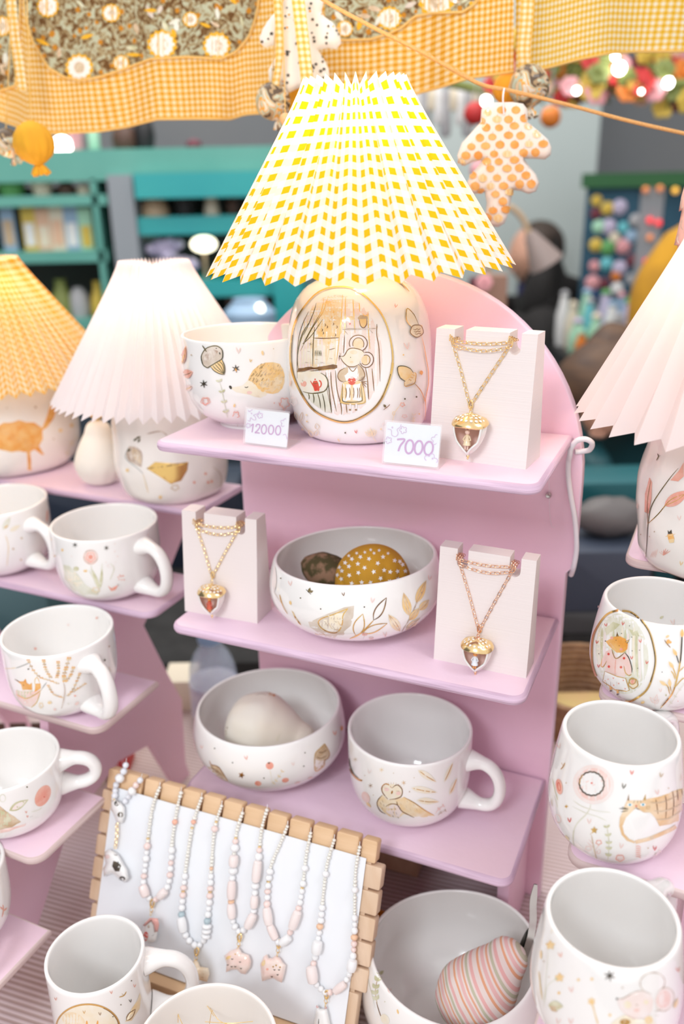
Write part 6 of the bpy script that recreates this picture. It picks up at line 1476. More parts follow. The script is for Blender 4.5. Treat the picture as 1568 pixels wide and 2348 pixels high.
body = charm_body(r4, 'star', c6([(888, 1100), (905, 1060), (922, 1048), (932, 1068), (950, 1068), (965, 1055), (988, 1065), (1005, 1090), (1020, 1105), (1012, 1150), (1000, 1195), (975, 1185), (955, 1172), (925, 1178), (898, 1188), (892, 1150)]), pinkc, .006)
pa = Painter([body], (200, 1720), 2.24); pa.leaf(900, 1110, -70, 36, 18, 'amber')
for x, y in ((962, 1125), (985, 1125), (978, 1150), (948, 1160)): pa.line([(x - 5, y), (x, y + 5), (x + 5, y)], 1.6, 'dark')
pa.oval(925, 1125, 7, 6, 'coral'); pa.dots([(955, 1112), (970, 1105), (990, 1115)], 'gold', 2); pa.done()
r5 = necklace('longest white bead necklace with a white cat charm at the right', (796, 1930))
strand(r5, [(767, 1923), (750, 1980), (742, 2040), (735, 2110), (725, 2180), (715, 2230), (724, 2256), (745, 2276)], {.20: ('w', 'r', 8, 7), .42: ('w', 'r', 8, 7), .46: ('w', 'r', 8.5, 7), .49: ('o', 'r', 8.5, 7), .64: ('w', 'barrel', 15, 15), .80: ('s', 'barrel', 16, 19)}, seed=9, split=.42)
strand(r5, [(825, 1939), (815, 2000), (813, 2080), (812, 2150), (807, 2210), (795, 2245), (775, 2268), (752, 2277)], {.24: ('w', 'r', 8, 7), .52: ('o', 'r', 8.5, 7), .68: ('w', 'barrel', 14.5, 14), .86: ('l', 'barrel', 11.5, 18)}, seed=10, split=.42)
clasp(r5, 749, 2281)
body = charm_body(r5, 'cat', [(726, 2304), (734, 2312), (742, 2312), (748, 2306), (752, 2322), (758, 2352), (756, 2378), (736, 2384), (720, 2376), (718, 2350), (722, 2325)], whitec, .007)
pa = Painter([body]); pa.line([(731, 2336), (730, 2352)], 1.8, 'dark'); pa.oval(728, 2308, 2.5, 3, 'red'); pa.oval(746, 2310, 2.5, 3, 'red'); pa.done()
# cow bracelet
r0 = thing('bead_bracelet', 'marbled bead bracelet with black and white cow charm at the board corner', 'bracelet', tuple(onb(285, 1752)))
strand(r0, [(290, 1748), (284, 1768), (274, 1785), (266, 1800), (263, 1824)], {.3: ('w', 'r', 11, 10)}, small=8, big=7.5, split=0, seed=11, col='m')
strand(r0, [(326, 1784), (312, 1800), (302, 1815), (292, 1830), (283, 1842)], {.4: ('w', 'r', 10, 9)}, small=8, big=7.5, split=0, seed=12, col='m')
cow = whitec
b_ = charm_body(r0, 'cow_bead', [(254, 1836), (264, 1832), (276, 1838), (286, 1852), (286, 1872), (280, 1888), (268, 1888), (260, 1868), (254, 1856)], cow, .006)
pa = Painter([b_]); pa.oval(268, 1842, 6, 6, 'dark'); pa.oval(276, 1868, 6.5, 6, 'dark'); pa.fill([(264, 1880), (272, 1884), (280, 1880), (276, 1890), (268, 1890)], 'dark'); pa.done()
mb = MB(); p0, p1 = onb(268, 1888, .006), onb(264, 1945, .006); chain(mb, [p0, onb(268, 1915, .0065), p1], .004, .0013, .0005, n=bf); chain(mb, [onb(258, 1816, .006), onb(262, 1834, .007)], .003, .001, .0004, n=bf); mb.build('chain', M['gold_jewel'], r0)
b_ = charm_body(r0, 'cow', [(238, 1955), (250, 1946), (262, 1952), (272, 1960), (282, 1978), (292, 1995), (296, 2014), (286, 2024), (272, 2016), (258, 2004), (246, 2006), (238, 2010), (236, 1992), (242, 1980)], cow, .0075)
pa = Painter([b_]); pa.fill([(260, 1974), (272, 1974), (278, 1986), (274, 1998), (264, 1998), (257, 1986)], 'dark'); pa.oval(280, 2014, 7, 5, 'dark'); pa.oval(244, 1952, 5, 5, 'dark'); pa.oval(266, 1956, 5, 6, 'dark'); pa.oval(247, 1964, 5, 5, 'rose'); pa.done()
# gold threads in the front bowl
th = thing('gold_thread', 'loose gold threads curling in the front cream bowl', 'thread', tuple(atz(465, 2330, TABLE + .09)))
for P in ([(418, 2348), (408, 2320), (425, 2298), (450, 2294), (478, 2308), (500, 2338), (520, 2348)], [(408, 2345), (412, 2310), (440, 2292), (470, 2302), (490, 2330)], [(480, 2348), (485, 2320), (488, 2318)], [(470, 2343), (530, 2346), (580, 2342)]):
    mb = MB(); mb.tube(catmull([tuple(atz(x, y, TABLE + .090 + .004 * sin(i))) for i, (x, y) in enumerate(P)], 6), .00028, 5); mb.build('strand', M['gold'], th)

o = thing('wooden_block', 'small pale wooden block on the striped cloth below the lowest middle shelf', 'block', tuple(atz(925, 2005, TABLE)))
p = atz(918, 2003, TABLE); mb = MB(); mb.prism(rrect(-.028, 0, .022, .028, .002, 3), lambda a, b, t: p + bu * a + bn * t + Vector((0, 0, b + .0004)), 0, .03, 0, bev=.001); mb.build('block', M['wood2'], o)
o = thing('amber_dish', 'amber glass dish between the necklace board and the large bowl', 'dish', tuple(atz(845, 2150, TABLE)))
p = atz(850, 2160, TABLE); mb = MB(); mb.lathe([(.001, .002), (.020, .0005), (.026, .006), (.028, .022), (.026, .022), (.024, .008), (.001, .005)], p, 28); mb.build('dish', mat('amber_glass', (.75, .30, .04), .15, coat=.6), o)
# ------------------------------------------------------------ paintings on the ware
def hearts(pa, L, m, h): [pa.vee(x, y, h, m, ang=(x * 7 % 30) - 15) for x, y in L]
# hedgehog bowl
pa = Painter([V['hedge'][1][0]], (400, 730), 5.227)
pa.fill([(880, 740), (900, 690), (940, 620), (1010, 560), (1090, 530), (1180, 525), (1260, 545), (1300, 610), (1318, 680), (1315, 770), (1290, 840), (1240, 890), (1180, 905), (1110, 895), (1090, 930), (1030, 950), (960, 940), (900, 915), (820, 900), (740, 885), (690, 850), (660, 820), (700, 825), (770, 815), (820, 800)], 'cream')
pa.fill([(880, 740), (900, 690), (940, 620), (1010, 560), (1090, 530), (1180, 525), (1260, 545), (1300, 610), (1318, 680), (1315, 770), (1290, 840), (1240, 890), (1180, 905), (1110, 895), (1050, 880), (1000, 840), (975, 800), (940, 770)], 'amber')
pa.fill([(990, 800), (1040, 750), (1120, 720), (1230, 700), (1290, 740), (1260, 850), (1170, 890), (1080, 880)], 'honey')
pa.oval(672, 826, 16, 24, 'dark', -30); pa.oval(898, 890, 32, 20, 'rose'); pa.line([(840, 822), (862, 828), (885, 818)], 2, 'dark')
rnd = random.Random(3)
for k in range(120):
    a, r = rnd.uniform(0, 2 * pi), sqrt(rnd.random()); x, y = 1110 + 195 * r * cos(a), 705 + 165 * r * sin(a)
    if y - 530 > (1100 - x) * .9 - 120: L = 26; pa.line([(x, y), (x + 14, y - L * .8)], 1.7, 'gold' if k % 4 == 0 else ('brown' if x < 1050 and y < 740 else 'sepia' if k % 2 else 'tan'), smooth=False)
for x, y in ((895, 740), (925, 690), (935, 750), (970, 690), (1000, 690), (975, 765), (1020, 600), (1040, 590), (1030, 700), (1040, 745)): pa.line([(x, y), (x + 22, y - 34)], 2.2, 'dark', smooth=False)
pa.fill([(335, 470), (345, 410), (390, 350), (450, 335), (520, 335), (565, 370), (580, 420), (570, 480), (520, 520), (440, 575), (395, 590), (355, 550)], 'taupe'); pa.fill([(370, 440), (420, 390), (480, 370), (530, 390), (500, 450), (440, 500), (380, 530), (355, 500)], 'sepia')
pa.fill([(440, 575), (570, 490), (600, 560), (608, 620), (600, 668), (540, 655), (480, 620)], 'amber')
pa.line([(400, 590), (355, 560), (332, 500), (333, 440), (380, 365), (450, 333), (520, 333), (570, 370), (582, 430), (570, 485), (500, 530), (400, 592)], 2.2, 'ink', taper=False); pa.line([(340, 322), (370, 365), (392, 400)], 2.4, 'ink'); pa.line([(440, 578), (480, 625), (540, 658), (600, 672)], 2, 'ink'); pa.line([(572, 490), (600, 560), (606, 620), (600, 672)], 2, 'ink')
for x, y in ((465, 562), (490, 545), (515, 528), (540, 510)): pa.line([(x, y), (x + 45, y + 50), (598, 665)], 1.6, 'ink')
pa.oval(548, 418, 7, 16, 'dark', -20); pa.oval(507, 357, 8, 6, 'dark')
for x, y, c in ((358, 782, 'dark'), (738, 600, 'dark'), ): pa.star(x, y, 48, c, 6, 2.6)
pa.oval(738, 615, 9, 20, 'orange', -15); hearts(pa, [(765, 380)], 'rose', 70); hearts(pa, [(912, 503)], 'gold', 40); pa.oval(1052, 412, 13, 28, 'amber', -10); pa.oval(1180, 362, 5, 7, 'tan'); pa.oval(212, 437, 7, 9, 'tan'); pa.oval(720, 1038, 12, 20, 'amber', 10); pa.oval(1190, 1008, 6, 8, 'coral')
pa.sprig([(640, 1190), (610, 1060), (580, 900), (540, 740)], 1.8, 'sagelt', 'sage', 46, 24, 4, 60)
pa.leaf(98, 565, -78, 245, 60, 'coral', 'brown'); pa.leaf(98, 565, -76, 150, 24, 'gold'); pa.leaf(112, 680, -20, 125, 110, 'coral', 'brown'); pa.leaf(135, 850, -25, 100, 70, 'rose', 'gold'); pa.ring(380, 985, 50, 42, 1.5, 'coral', wob=.12); pa.ring(380, 985, 30, 36, 1.2, 'coral', wob=.1)
pa.ring(740, 1150, 32, 38, 1.6, 'coral', wob=.2, a0=-200, a1=60); pa.ring(1310, 1010, 50, 60, 1.6, 'coral', wob=.2); pa.sprig([(1240, 1000), (1270, 1040), (1310, 1080)], 1.5, 'coral', 'rose', 30, 16, 2); pa.oval(757, 1270, 6, 8, 'sepia')
pa.done()
# kitchen scene on the lamp base
pa = Painter([baseC], (640, 640), 4.356, off=.0006)
E0 = (625, 750, 505, 672)
pa.oval(625, 752, 494, 662, 'white', -4, 48); pa.oval(600, 760, 428, 600, 'pinkroom', -4, 44)
pa.fill([(185, 950), (190, 640), (250, 430), (330, 290), (440, 190), (640, 170), (640, 500), (600, 600), (570, 880), (200, 920)], 'honey')
pa.oval(515, 430, 125, 215, 'amber', 4, 30, .06); pa.fill([(380, 520), (440, 470), (580, 470), (600, 590), (390, 590)], 'amber'); pa.fill([(195, 860), (240, 700), (420, 650), (560, 690), (570, 860)], 'cream')
pa.line([(465, 600), (500, 700), (470, 860)], 2.4, 'honey'); pa.line([(540, 600), (480, 700)], 2, 'honey')
for P in ([(375, 240), (350, 330), (300, 450), (250, 560)], [(450, 200), (420, 330), (340, 470), (240, 650)], [(490, 185), (440, 330), (330, 500), (215, 720)], [(300, 325), (240, 450), (200, 600), (185, 800), (185, 990)], [(300, 440), (230, 560), (195, 700)], [(440, 400), (330, 560), (240, 650)], [(270, 500), (225, 600), (190, 760), (195, 900)]): pa.line(P, 1.7, 'gold' if P[0][0] > 400 else 'ink')
pa.line([(635, 160), (628, 330), (610, 500), (590, 700), (565, 880)], 2, 'gold'); pa.line([(345, 590), (470, 592), (600, 585)], 2.2, 'brown'); pa.line([(360, 480), (345, 640), (340, 870)], 2, 'gold')
for x, y in ((440, 540), (460, 460), (560, 560), (575, 480), (430, 510), (520, 380), (540, 330), (500, 420), (480, 480), (540, 450)): pa.line([(x, y - 14), (x + 9, y), (x - 2, y + 12)], 1.5, 'gold' if y < 440 else 'brown')
for k in range(7): pa.line([(365 + k * 9, 710 + (k % 2) * 6), (362 + k * 11, 768)], 1.4, 'ink', smooth=False)
pa.line([(500, 705), (525, 700), (560, 690)], 1.4, 'brown'); pa.star(318, 648, 16, 'ink', 4, 1.6)
for x, y in ((380, 800), (430, 830), (520, 790), (280, 830), (300, 720)): pa.line([(x - 14, y), (x + 14, y + 4)], 1.4, 'brown')
pa.fill([(195, 890), (300, 875), (420, 872), (540, 850), (580, 858), (582, 885), (540, 900), (420, 905), (260, 915), (190, 925)], 'brown'); pa.line([(190, 928), (330, 915), (560, 895)], 1.6, 'gold')
# wall boards
for P in ([(665, 180), (660, 400), (655, 560)], [(738, 210), (745, 330), (757, 540)], [(800, 240), (805, 330)], [(885, 325), (890, 500), (905, 700)], [(972, 450), (972, 560), (995, 700), (1005, 1020)], [(655, 560), (645, 740)], [(470, 930), (480, 1100), (520, 1300), (528, 1330)], [(518, 925), (530, 1100), (575, 1320)], [(565, 910), (580, 1100), (620, 1260), (625, 1350)], [(925, 890), (935, 1000), (945, 1115)], [(860, 880), (880, 1000), (893, 1200)], [(670, 1240), (678, 1330)], [(755, 1240), (757, 1280)], [(880, 1030), (890, 1190)]): pa.line(P, 2, 'brown' if P[0][1] > 400 else 'gold')
# shelf with pots
pa.line([(635, 503), (800, 498), (972, 492)], 2.8, 'sepia'); pa.line([(650, 510), (690, 555)], 1.8, 'sepia'); pa.line([(935, 540), (895, 500)], 1.8, 'sepia'); pa.line([(973, 450), (973, 510)], 2.2, 'brown')
pa.fill([(672, 410), (748, 408), (746, 490), (680, 492)], 'pinkroom'); pa.fill([(670, 400), (690, 375), (735, 372), (755, 392), (750, 408), (672, 412)], 'amber'); pa.fill([(800, 400), (870, 400), (870, 460), (845, 485), (815, 470)], 'amber'); pa.fill([(785, 385), (810, 362), (860, 365), (880, 385), (875, 402), (790, 405)], 'tan'); pa.line([(672, 412), (676, 492)], 1.6, 'sepia'); pa.line([(800, 405), (812, 465), (842, 487), (870, 455), (873, 400)], 1.7, 'brown'); pa.vee(708, 447, 20, 'red'); pa.line([(835, 345), (850, 365), (880, 368), (868, 350)], 1.6, 'gold')
# table and teapot
pa.fill([(190, 930), (300, 915), (400, 925), (460, 955), (492, 1010), (488, 1075), (450, 1115), (340, 1135), (260, 1125), (225, 1080), (195, 1000)], 'cream'); pa.fill([(255, 1130), (450, 1120), (480, 1100), (500, 1200), (530, 1330), (460, 1325), (330, 1230)], 'sagelt')
pa.line([(245, 1120), (330, 1140), (440, 1125), (480, 1090), (492, 1030), (470, 970), (420, 935)], 2.4, 'ink')
for x, x2, y2 in ((300, 305, 1200), (345, 352, 1235), (392, 420, 1285), (437, 466, 1325), (492, 528, 1330)): pa.line([(x, 1140 if x < 480 else 1000), ((x + x2) / 2 + 6, (1140 + y2) / 2), (x2, y2)], 2.2, 'ink')
pa.fill([(340, 1040), (350, 1015), (385, 1012), (398, 1040), (410, 1090), (405, 1115), (360, 1115), (350, 1080), (318, 1020), (322, 1010)], 'red'); pa.oval(366, 1000, 8, 9, 'red'); pa.ring(408, 1045, 18, 32, 3, 'red', a0=-100, a1=120); pa.line([(345, 1035), (368, 1042), (392, 1035)], 1.4, 'brown'); pa.oval(262, 1045, 20, 28, 'coral', 10); pa.line([(240, 1005), (248, 1020)], 1.6, 'ink'); pa.oval(235, 1050, 8, 20, 'coral', -20)
# mouse
pa.oval(790, 640, 86, 80, 'blush'); pa.oval(790, 645, 54, 58, 'honey', 10); pa.ring(790, 640, 88, 80, 2, 'brown', a0=-205, a1=60); pa.ring(790, 648, 55, 62, 1.7, 'brown', a0=-200, a1=30)
pa.oval(872, 805, 64, 74, 'blush', 15); pa.oval(862, 805, 44, 48, 'honey', 15); pa.ring(872, 805, 66, 76, 2, 'brown', 15, a0=-120, a1=140); pa.ring(862, 806, 45, 50, 1.6, 'brown', 15, a0=-130, a1=130)
pa.fill([(612, 768), (650, 765), (690, 700), (750, 688), (815, 705), (850, 740), (810, 800), (800, 850), (750, 868), (690, 868), (640, 820)], 'cream'); pa.line([(612, 770), (650, 765), (688, 705), (740, 688), (815, 706), (850, 735)], 2, 'brown'); pa.line([(615, 785), (640, 825), (690, 868), (750, 872), (800, 845)], 1.8, 'brown')
pa.oval(608, 769, 9, 8, 'dark'); pa.oval(714, 780, 4, 4, 'dark'); pa.oval(745, 730, 36, 20, 'honey'); pa.oval(725, 828, 18, 12, 'honey'); [pa.line([(610, 760), (x, y)], 1.2, 'brown', smooth=False) for x, y in ((606, 730), (620, 735), (594, 790), (600, 812))]
pa.fill([(660, 885), (690, 870), (700, 950), (690, 1010), (640, 1025), (600, 1000), (588, 960), (610, 910)], 'tan'); pa.fill([(780, 855), (810, 865), (840, 910), (852, 960), (820, 1000), (780, 1010), (785, 930)], 'tan')
pa.fill([(690, 878), (720, 895), (760, 890), (778, 878), (795, 940), (790, 1010), (670, 1015), (655, 960), (690, 930)], 'white'); pa.line([(690, 870), (735, 920), (775, 875)], 1.8, 'brown'); pa.line([(660, 885), (610, 915), (588, 965), (605, 1005), (640, 1025)], 1.9, 'brown'); pa.line([(800, 855), (835, 900), (853, 960), (830, 1000), (790, 1012)], 1.9, 'brown')
pa.fill([(635, 1035), (690, 1010), (800, 1010), (830, 1040), (858, 1200), (840, 1235), (740, 1245), (620, 1235), (615, 1190)], 'amber'); pa.fill([(640, 1040), (815, 1035), (825, 1200), (800, 1222), (660, 1222), (636, 1205)], 'white'); pa.line([(636, 1040), (634, 1190), (655, 1220), (740, 1225), (815, 1215), (828, 1190), (815, 1040)], 2.2, 'ink'); pa.line([(636, 1040), (618, 1200), (630, 1232), (740, 1245), (845, 1232), (858, 1200), (835, 1060)], 2, 'gold')
for x in (668, 704, 741, 780, 800): pa.line([(x, 1080), (x + 6, 1130), (x, 1185)], 2, 'brown')
pa.oval(727, 1015, 38, 40, 'red'); pa.oval(722, 985, 22, 6, 'white'); pa.oval(722, 1010, 8, 8, 'coral'); pa.line([(760, 995), (778, 998)], 2.5, 'red'); pa.line([(690, 1018), (705, 1025)], 3, 'blush'); pa.line([(752, 1022), (770, 1018)], 3, 'blush')
for x, y in ((870, 1080), (880, 1050), (878, 1020), (860, 990), (845, 1085)): pa.line([(820, 1020), (x, y)], 1.8, 'brown', smooth=False)
for x in (712, 770): pa.line([(x, 1240), (x - 2, 1290)], 4, 'blush', taper=False); pa.oval(x - 3, 1300, 12, 7, 'brown')
pa.ring(625, 752, 500, 668, 5, 'gold', -4, n=60, wob=.006, k=9, a0=10, a1=190); pa.ring(625, 752, 500, 668, 3.4, 'gold', -4, n=60, wob=.006, k=9, a0=190, a1=370); pa.ring(627, 752, 494, 662, 1.6, 'ink', -4, n=60, wob=.006, k=9, a0=20, a1=200)
# right of the oval
pa.fill([(1270, 298), (1320, 345), (1365, 420), (1380, 458), (1310, 478), (1275, 430), (1258, 370)], 'cream'); pa.fill([(1310, 485), (1360, 458), (1415, 460), (1425, 520), (1415, 572), (1360, 580), (1310, 560), (1298, 515)], 'honey'); pa.line([(1310, 480), (1265, 420), (1258, 350), (1272, 298), (1335, 360), (1378, 455)], 1.8, 'gold'); pa.ring(1362, 518, 63, 60, 1.8, 'brown', wob=.04)
for r_ in range(3): pa.line([(1325 + 8 * r_, 500 + 22 * r_), (1345 + 8 * r_, 508 + 22 * r_), (1362 + 8 * r_, 498 + 22 * r_), (1380 + 8 * r_, 505 + 22 * r_), (1398, 494 + 22 * r_)], 1.4, 'brown')
pa.line([(1412, 580), (1435, 680), (1455, 800), (1475, 920), (1475, 1050), (1450, 1180), (1448, 1300), (1438, 1450)], 2, 'gold'); pa.line([(1340, 1040), (1400, 1110), (1430, 1180), (1450, 1240)], 1.8, 'gold')
pa.fill([(1180, 870), (1235, 866), (1290, 890), (1325, 935), (1290, 985), (1250, 1015), (1205, 980), (1180, 930)], 'amber'); pa.fill([(1320, 935), (1350, 935), (1352, 985), (1340, 1040), (1290, 1045), (1245, 1065), (1245, 1020), (1290, 985)], 'honey'); pa.line([(1250, 1020), (1200, 985), (1175, 920), (1180, 872), (1240, 868), (1300, 895), (1330, 940)], 2, 'ink'); pa.line([(1325, 935), (1352, 940), (1350, 1000), (1330, 1045), (1250, 1068), (1242, 1020)], 2, 'gold')
for x, y, a in ((1295, 1010, 0), (1310, 985, 0), (1325, 960, 0)): pa.line([(x - 14, y), (x - 4, y - 10), (x + 6, y + 2), (x + 16, y - 8)], 1.4, 'gold')
pa.leaf(1160, 0, 38, 150, 34, 'cream'); pa.line([(1165, 5), (1230, 70), (1290, 135)], 1.8, 'gold'); hearts(pa, [(1157, 272)], 'coral', 38); hearts(pa, [(1265, 665), (112, 1035)], 'rose', 70); hearts(pa, [(768, 1515)], 'red', 36)
pa.line([(1035, 1300), (1075, 1270), (1100, 1245)], 1.7, 'brown'); pa.leaf(1060, 1275, -130, 38, 26, 'ink'); pa.dots([(1245, 1192), (663, 1526), (1358, 1172)], 'ink', 2); pa.dots([(1230, 755), (285, 1350), (290, 1415), (1012, 1490), (1385, 1340)], 'amber', 2)
pa.leaf(240, 1480, 70, 60, 22, 'amber'); pa.leaf(588, 1580, 55, 40, 14, 'honey'); pa.leaf(1020, 1450, -45, 45, 18, 'blush'); pa.leaf(1400, 910, 80, 50, 36, 'gold')
for a_ in (-100, -60, -140, -75, -120): pa.leafline(920 + (a_ + 100) * .3, 1560, a_, 70, 26, 1.5, 'honey')
pa.line([(965, 1610), (930, 1560), (905, 1470)], 1.5, 'honey'); pa.line([(1120, 1420), (1150, 1320), (1200, 1250)], 1.6, 'honey'); pa.ring(1220, 1248, 20, 18, 1.6, 'coral', wob=.2); pa.ring(1135, 1335, 12, 18, 1.4, 'honey'); pa.ring(1240, 1362, 22, 14, 1.4, 'rose', wob=.2); pa.sprig([(1325, 1440), (1330, 1350)], 1.5, 'honey', 'cream', 34, 12, 3, 40)
pa.ring(160, 1215, 30, 36, 1.4, 'blush', wob=.15); pa.line([(200, 1380), (260, 1460), (320, 1530)], 1.5, 'tan'); pa.leafline(200, 1400, -110, 90, 26, 1.4, 'tan'); pa.leafline(230, 1410, -80, 90, 26, 1.4, 'tan'); pa.leafline(345, 1560, -120, 70, 34, 1.8, 'honey'); pa.leafline(370, 1550, -60, 60, 34, 1.8, 'tan'); pa.leafline(395, 1490, -100, 60, 40, 1.6, 'tan')
pa.line([(1490, 425), (1515, 470)], 2.4, 'ink'); pa.done()
# leaf bowl
pa = Painter([V['leaf'][1][0]], (610, 1200), 3.92)
pa.fill([(380, 885), (470, 850), (560, 810), (700, 755), (790, 740), (785, 830), (760, 920), (700, 1000), (620, 1035), (540, 1020), (450, 970), (395, 930)], 'taupe'); pa.fill([(478, 885), (560, 830), (730, 768), (700, 850), (680, 930), (620, 980), (540, 965), (480, 920)], 'cream')
pa.line([(735, 766), (600, 820), (500, 855), (470, 895), (510, 950), (590, 982), (650, 970), (685, 900), (690, 830), (732, 768)], 2.6, 'gold', taper=False)
for k in range(16): x, y = 520 + (k * 37 % 140), 880 + (k * 23 % 80); pa.line([(x, y), (x + 18, y + 5)], 1.8, 'gold' if k % 2 else 'brown', smooth=False)
for k in range(7): pa.line([(440 + k * 12, 985 + (k % 3) * 6), (455 + k * 12, 1000)], 1.5, 'gold', smooth=False)
pa.line([(752, 1035), (830, 1000), (900, 940), (965, 870)], 3, 'gold'); pa.leafline(806, 1008, -72, 205, 95, 2.4, 'gold'); pa.leafline(965, 868, -60, 232, 70, 2.6, 'brown'); pa.leafline(870, 985, -22, 235, 62, 2, 'gold')
pa.line([(1190, 1010), (1270, 890), (1340, 740), (1420, 560)], 2.4, 'sepia')
for x, y, a_, L, w_, c in ((1285, 830, -104, 215, 80, 'amber'), (1205, 970, -125, 190, 80, 'honey'), (1345, 715, -66, 225, 70, 'amber'), (1285, 870, -50, 150, 60, 'amber'), (1375, 780, -48, 130, 62, 'amber'), (1250, 960, -40, 175, 50, 'honey')): pa.leaf(x, y, a_, L, w_, c, 'orange'); pa.leafline(x, y, a_, L * .98, w_ * .3, 1.3, 'sepia')
pa.line([(360, 592), (405, 638)], 2, 'dark'); pa.leaf(385, 615, -70, 40, 22, 'ink'); pa.leaf(392, 618, -20, 36, 22, 'ink'); hearts(pa, [(695, 635)], 'brown', 34); hearts(pa, [(220, 538), (955, 690), (1068, 995), (1465, 490)], 'rose', 46); pa.dots([(492, 768), (135, 494), (312, 670), (882, 750)], 'ink', 1.6)
pa.oval(222, 713, 10, 18, 'amber', -15); pa.line([(125, 640), (150, 730), (195, 810)], 2.4, 'gold'); pa.line([(240, 790), (270, 850), (315, 910)], 2.4, 'gold'); pa.line([(75, 615), (130, 700), (200, 815)], 1.5, 'taupe'); pa.line([(232, 780), (300, 900)], 1.6, 'honey'); pa.leaf(75, 620, -88, 240, 40, 'blush'); pa.line([(870, 1040), (885, 1000)], 1.5, 'grey'); pa.ring(885, 993, 20, 8, 2, 'coral'); pa.ring(945, 1030, 18, 7, 1.8, 'rose'); pa.done()
# berry bowl
pa = Painter([V['berry'][1][0]], (430, 1520), 4.238)
pa.oval(798, 998, 38, 36, 'coral'); pa.oval(790, 972, 10, 8, 'dark'); pa.oval(685, 1170, 32, 24, 'coral', 10); pa.oval(950, 1138, 34, 22, 'coral', -12); pa.line([(800, 1040), (815, 1120), (820, 1180)], 1.3, 'cream'); pa.sprig([(820, 1180), (860, 1140), (920, 1050)], 1.3, 'sagelt', 'honey', 26, 12, 4); hearts(pa, [(570, 920)], 'coral', 42); hearts(pa, [(1025, 980), (140, 815)], 'rose', 38); pa.starfill(525, 1090, 34, 'gold', ang=-70)
pa.dots([(265, 830), (438, 968), (742, 1118), (1140, 872), (1128, 1002)], 'ink', 1.6); pa.fill([(200, 1010), (240, 985), (300, 1010), (345, 1070), (395, 1150), (330, 1130), (260, 1090), (210, 1045)], 'tan'); pa.line([(215, 950), (225, 980), (240, 990), (300, 1010), (345, 1070), (395, 1150)], 2, 'gold')
for k in range(5): pa.line([(225 + 22 * k, 1010 + 14 * k), (275 + 18 * k, 1040 + 14 * k)], 1.6, 'brown')
pa.fill([(1330, 785), (1375, 870), (1365, 920), (1335, 950), (1320, 1000), (1245, 1050), (1232, 990), (1242, 930), (1240, 880), (1290, 825)], 'tan'); pa.fill([(1242, 935), (1320, 945), (1320, 1000), (1245, 1050), (1232, 990)], 'blush'); pa.line([(1330, 785), (1375, 870), (1365, 920), (1330, 950), (1320, 1000), (1245, 1050), (1232, 985), (1240, 880), (1290, 825), (1330, 785)], 1.8, 'gold', taper=False); pa.line([(1250, 915), (1300, 925), (1345, 900)], 1.8, 'brown'); pa.line([(1270, 865), (1310, 870), (1350, 840)], 1.8, 'brown')
hearts(pa, [(1428, 680)], 'coral', 46); pa.oval(1495, 635, 14, 24, 'orange'); pa.oval(1190, 1115, 26, 8, 'rose', -20); pa.oval(1065, 1160, 30, 8, 'rose', -15); pa.done()
# owl cup
pa = Painter([V['owl'][1][0]], (780, 1580), 4.126)
pa.fill([(400, 1000), (450, 1045), (520, 1045), (600, 1020), (700, 1070), (800, 1140), (890, 1195), (790, 1212), (690, 1205), (600, 1180), (560, 1215), (470, 1205), (410, 1160), (350, 1090), (365, 1040)], 'honey'); pa.fill([(440, 1110), (500, 1085), (560, 1100), (590, 1160), (560, 1210), (480, 1200), (435, 1160)], 'blush')
pa.oval(490, 970, 98, 72, 'cream', 8); pa.line([(490, 935), (440, 895), (398, 920), (400, 975), (450, 1040)], 2.4, 'gold'); pa.line([(490, 935), (540, 905), (585, 950), (578, 1010), (530, 1035), (465, 1045)], 2.4, 'brown')
for k in range(12): a_ = radians(200 + 13 * k); pa.line([(490 + 96 * cos(a_), 965 + 68 * sin(a_)), (490 + 112 * cos(a_), 965 + 84 * sin(a_))], 1.6, 'gold', smooth=False)
pa.oval(440, 948, 24, 17, 'rose'); pa.oval(552, 985, 24, 17, 'rose'); pa.oval(490, 975, 8, 17, 'gold', 15); pa.line([(415, 930), (440, 938)], 1.5, 'gold'); pa.line([(530, 962), (562, 965)], 1.5, 'brown')
pa.line([(400, 1000), (360, 1045), (350, 1090), (380, 1150), (430, 1180)], 2, 'brown'); pa.line([(600, 1020), (700, 1075), (800, 1145), (890, 1195)], 2, 'gold'); pa.line([(430, 1110), (480, 1085), (540, 1095), (580, 1150), (640, 1185), (700, 1215)], 2, 'brown'); pa.line([(535, 1060), (545, 1100), (570, 1130)], 1.7, 'brown')
for x, y in ((380, 1080), (398, 1060), (410, 1100), (395, 1130), (630, 1060), (690, 1095), (620, 1110), (660, 1140), (720, 1140), (570, 1085)): pa.line([(x, y - 12), (x + 8, y + 10)], 1.8, 'brown' if x < 450 else 'tan', smooth=False)
for x, y in ((490, 1135), (525, 1130), (508, 1165), (535, 1172), (505, 1200), (552, 1212)): pa.line([(x - 8, y - 8), (x, y + 8)], 1.8, 'dark', smooth=False)
for x, y, a_, L in ((735, 765, 33, 210), (668, 932, 10, 255), (722, 1050, 4, 215), (980, 880, -66, 210), (1030, 1000, -66, 180)): pa.leaf(x, y, a_, L, 62 if a_ > 0 else 44, 'cream'); pa.line([(x + 20 * cos(radians(a_)), y + 20 * sin(radians(a_))), (x + L * .5 * cos(radians(a_)), y + L * .5 * sin(radians(a_)) + 6), (x + L * .92 * cos(radians(a_)), y + L * .92 * sin(radians(a_)))], 2, 'gold')
for x, y, c in ((392, 762, 'amber'), (600, 885, 'gold'), (288, 912, 'gold'), (145, 665, 'tan')): pa.star(x, y, 22, c, 6, 2)
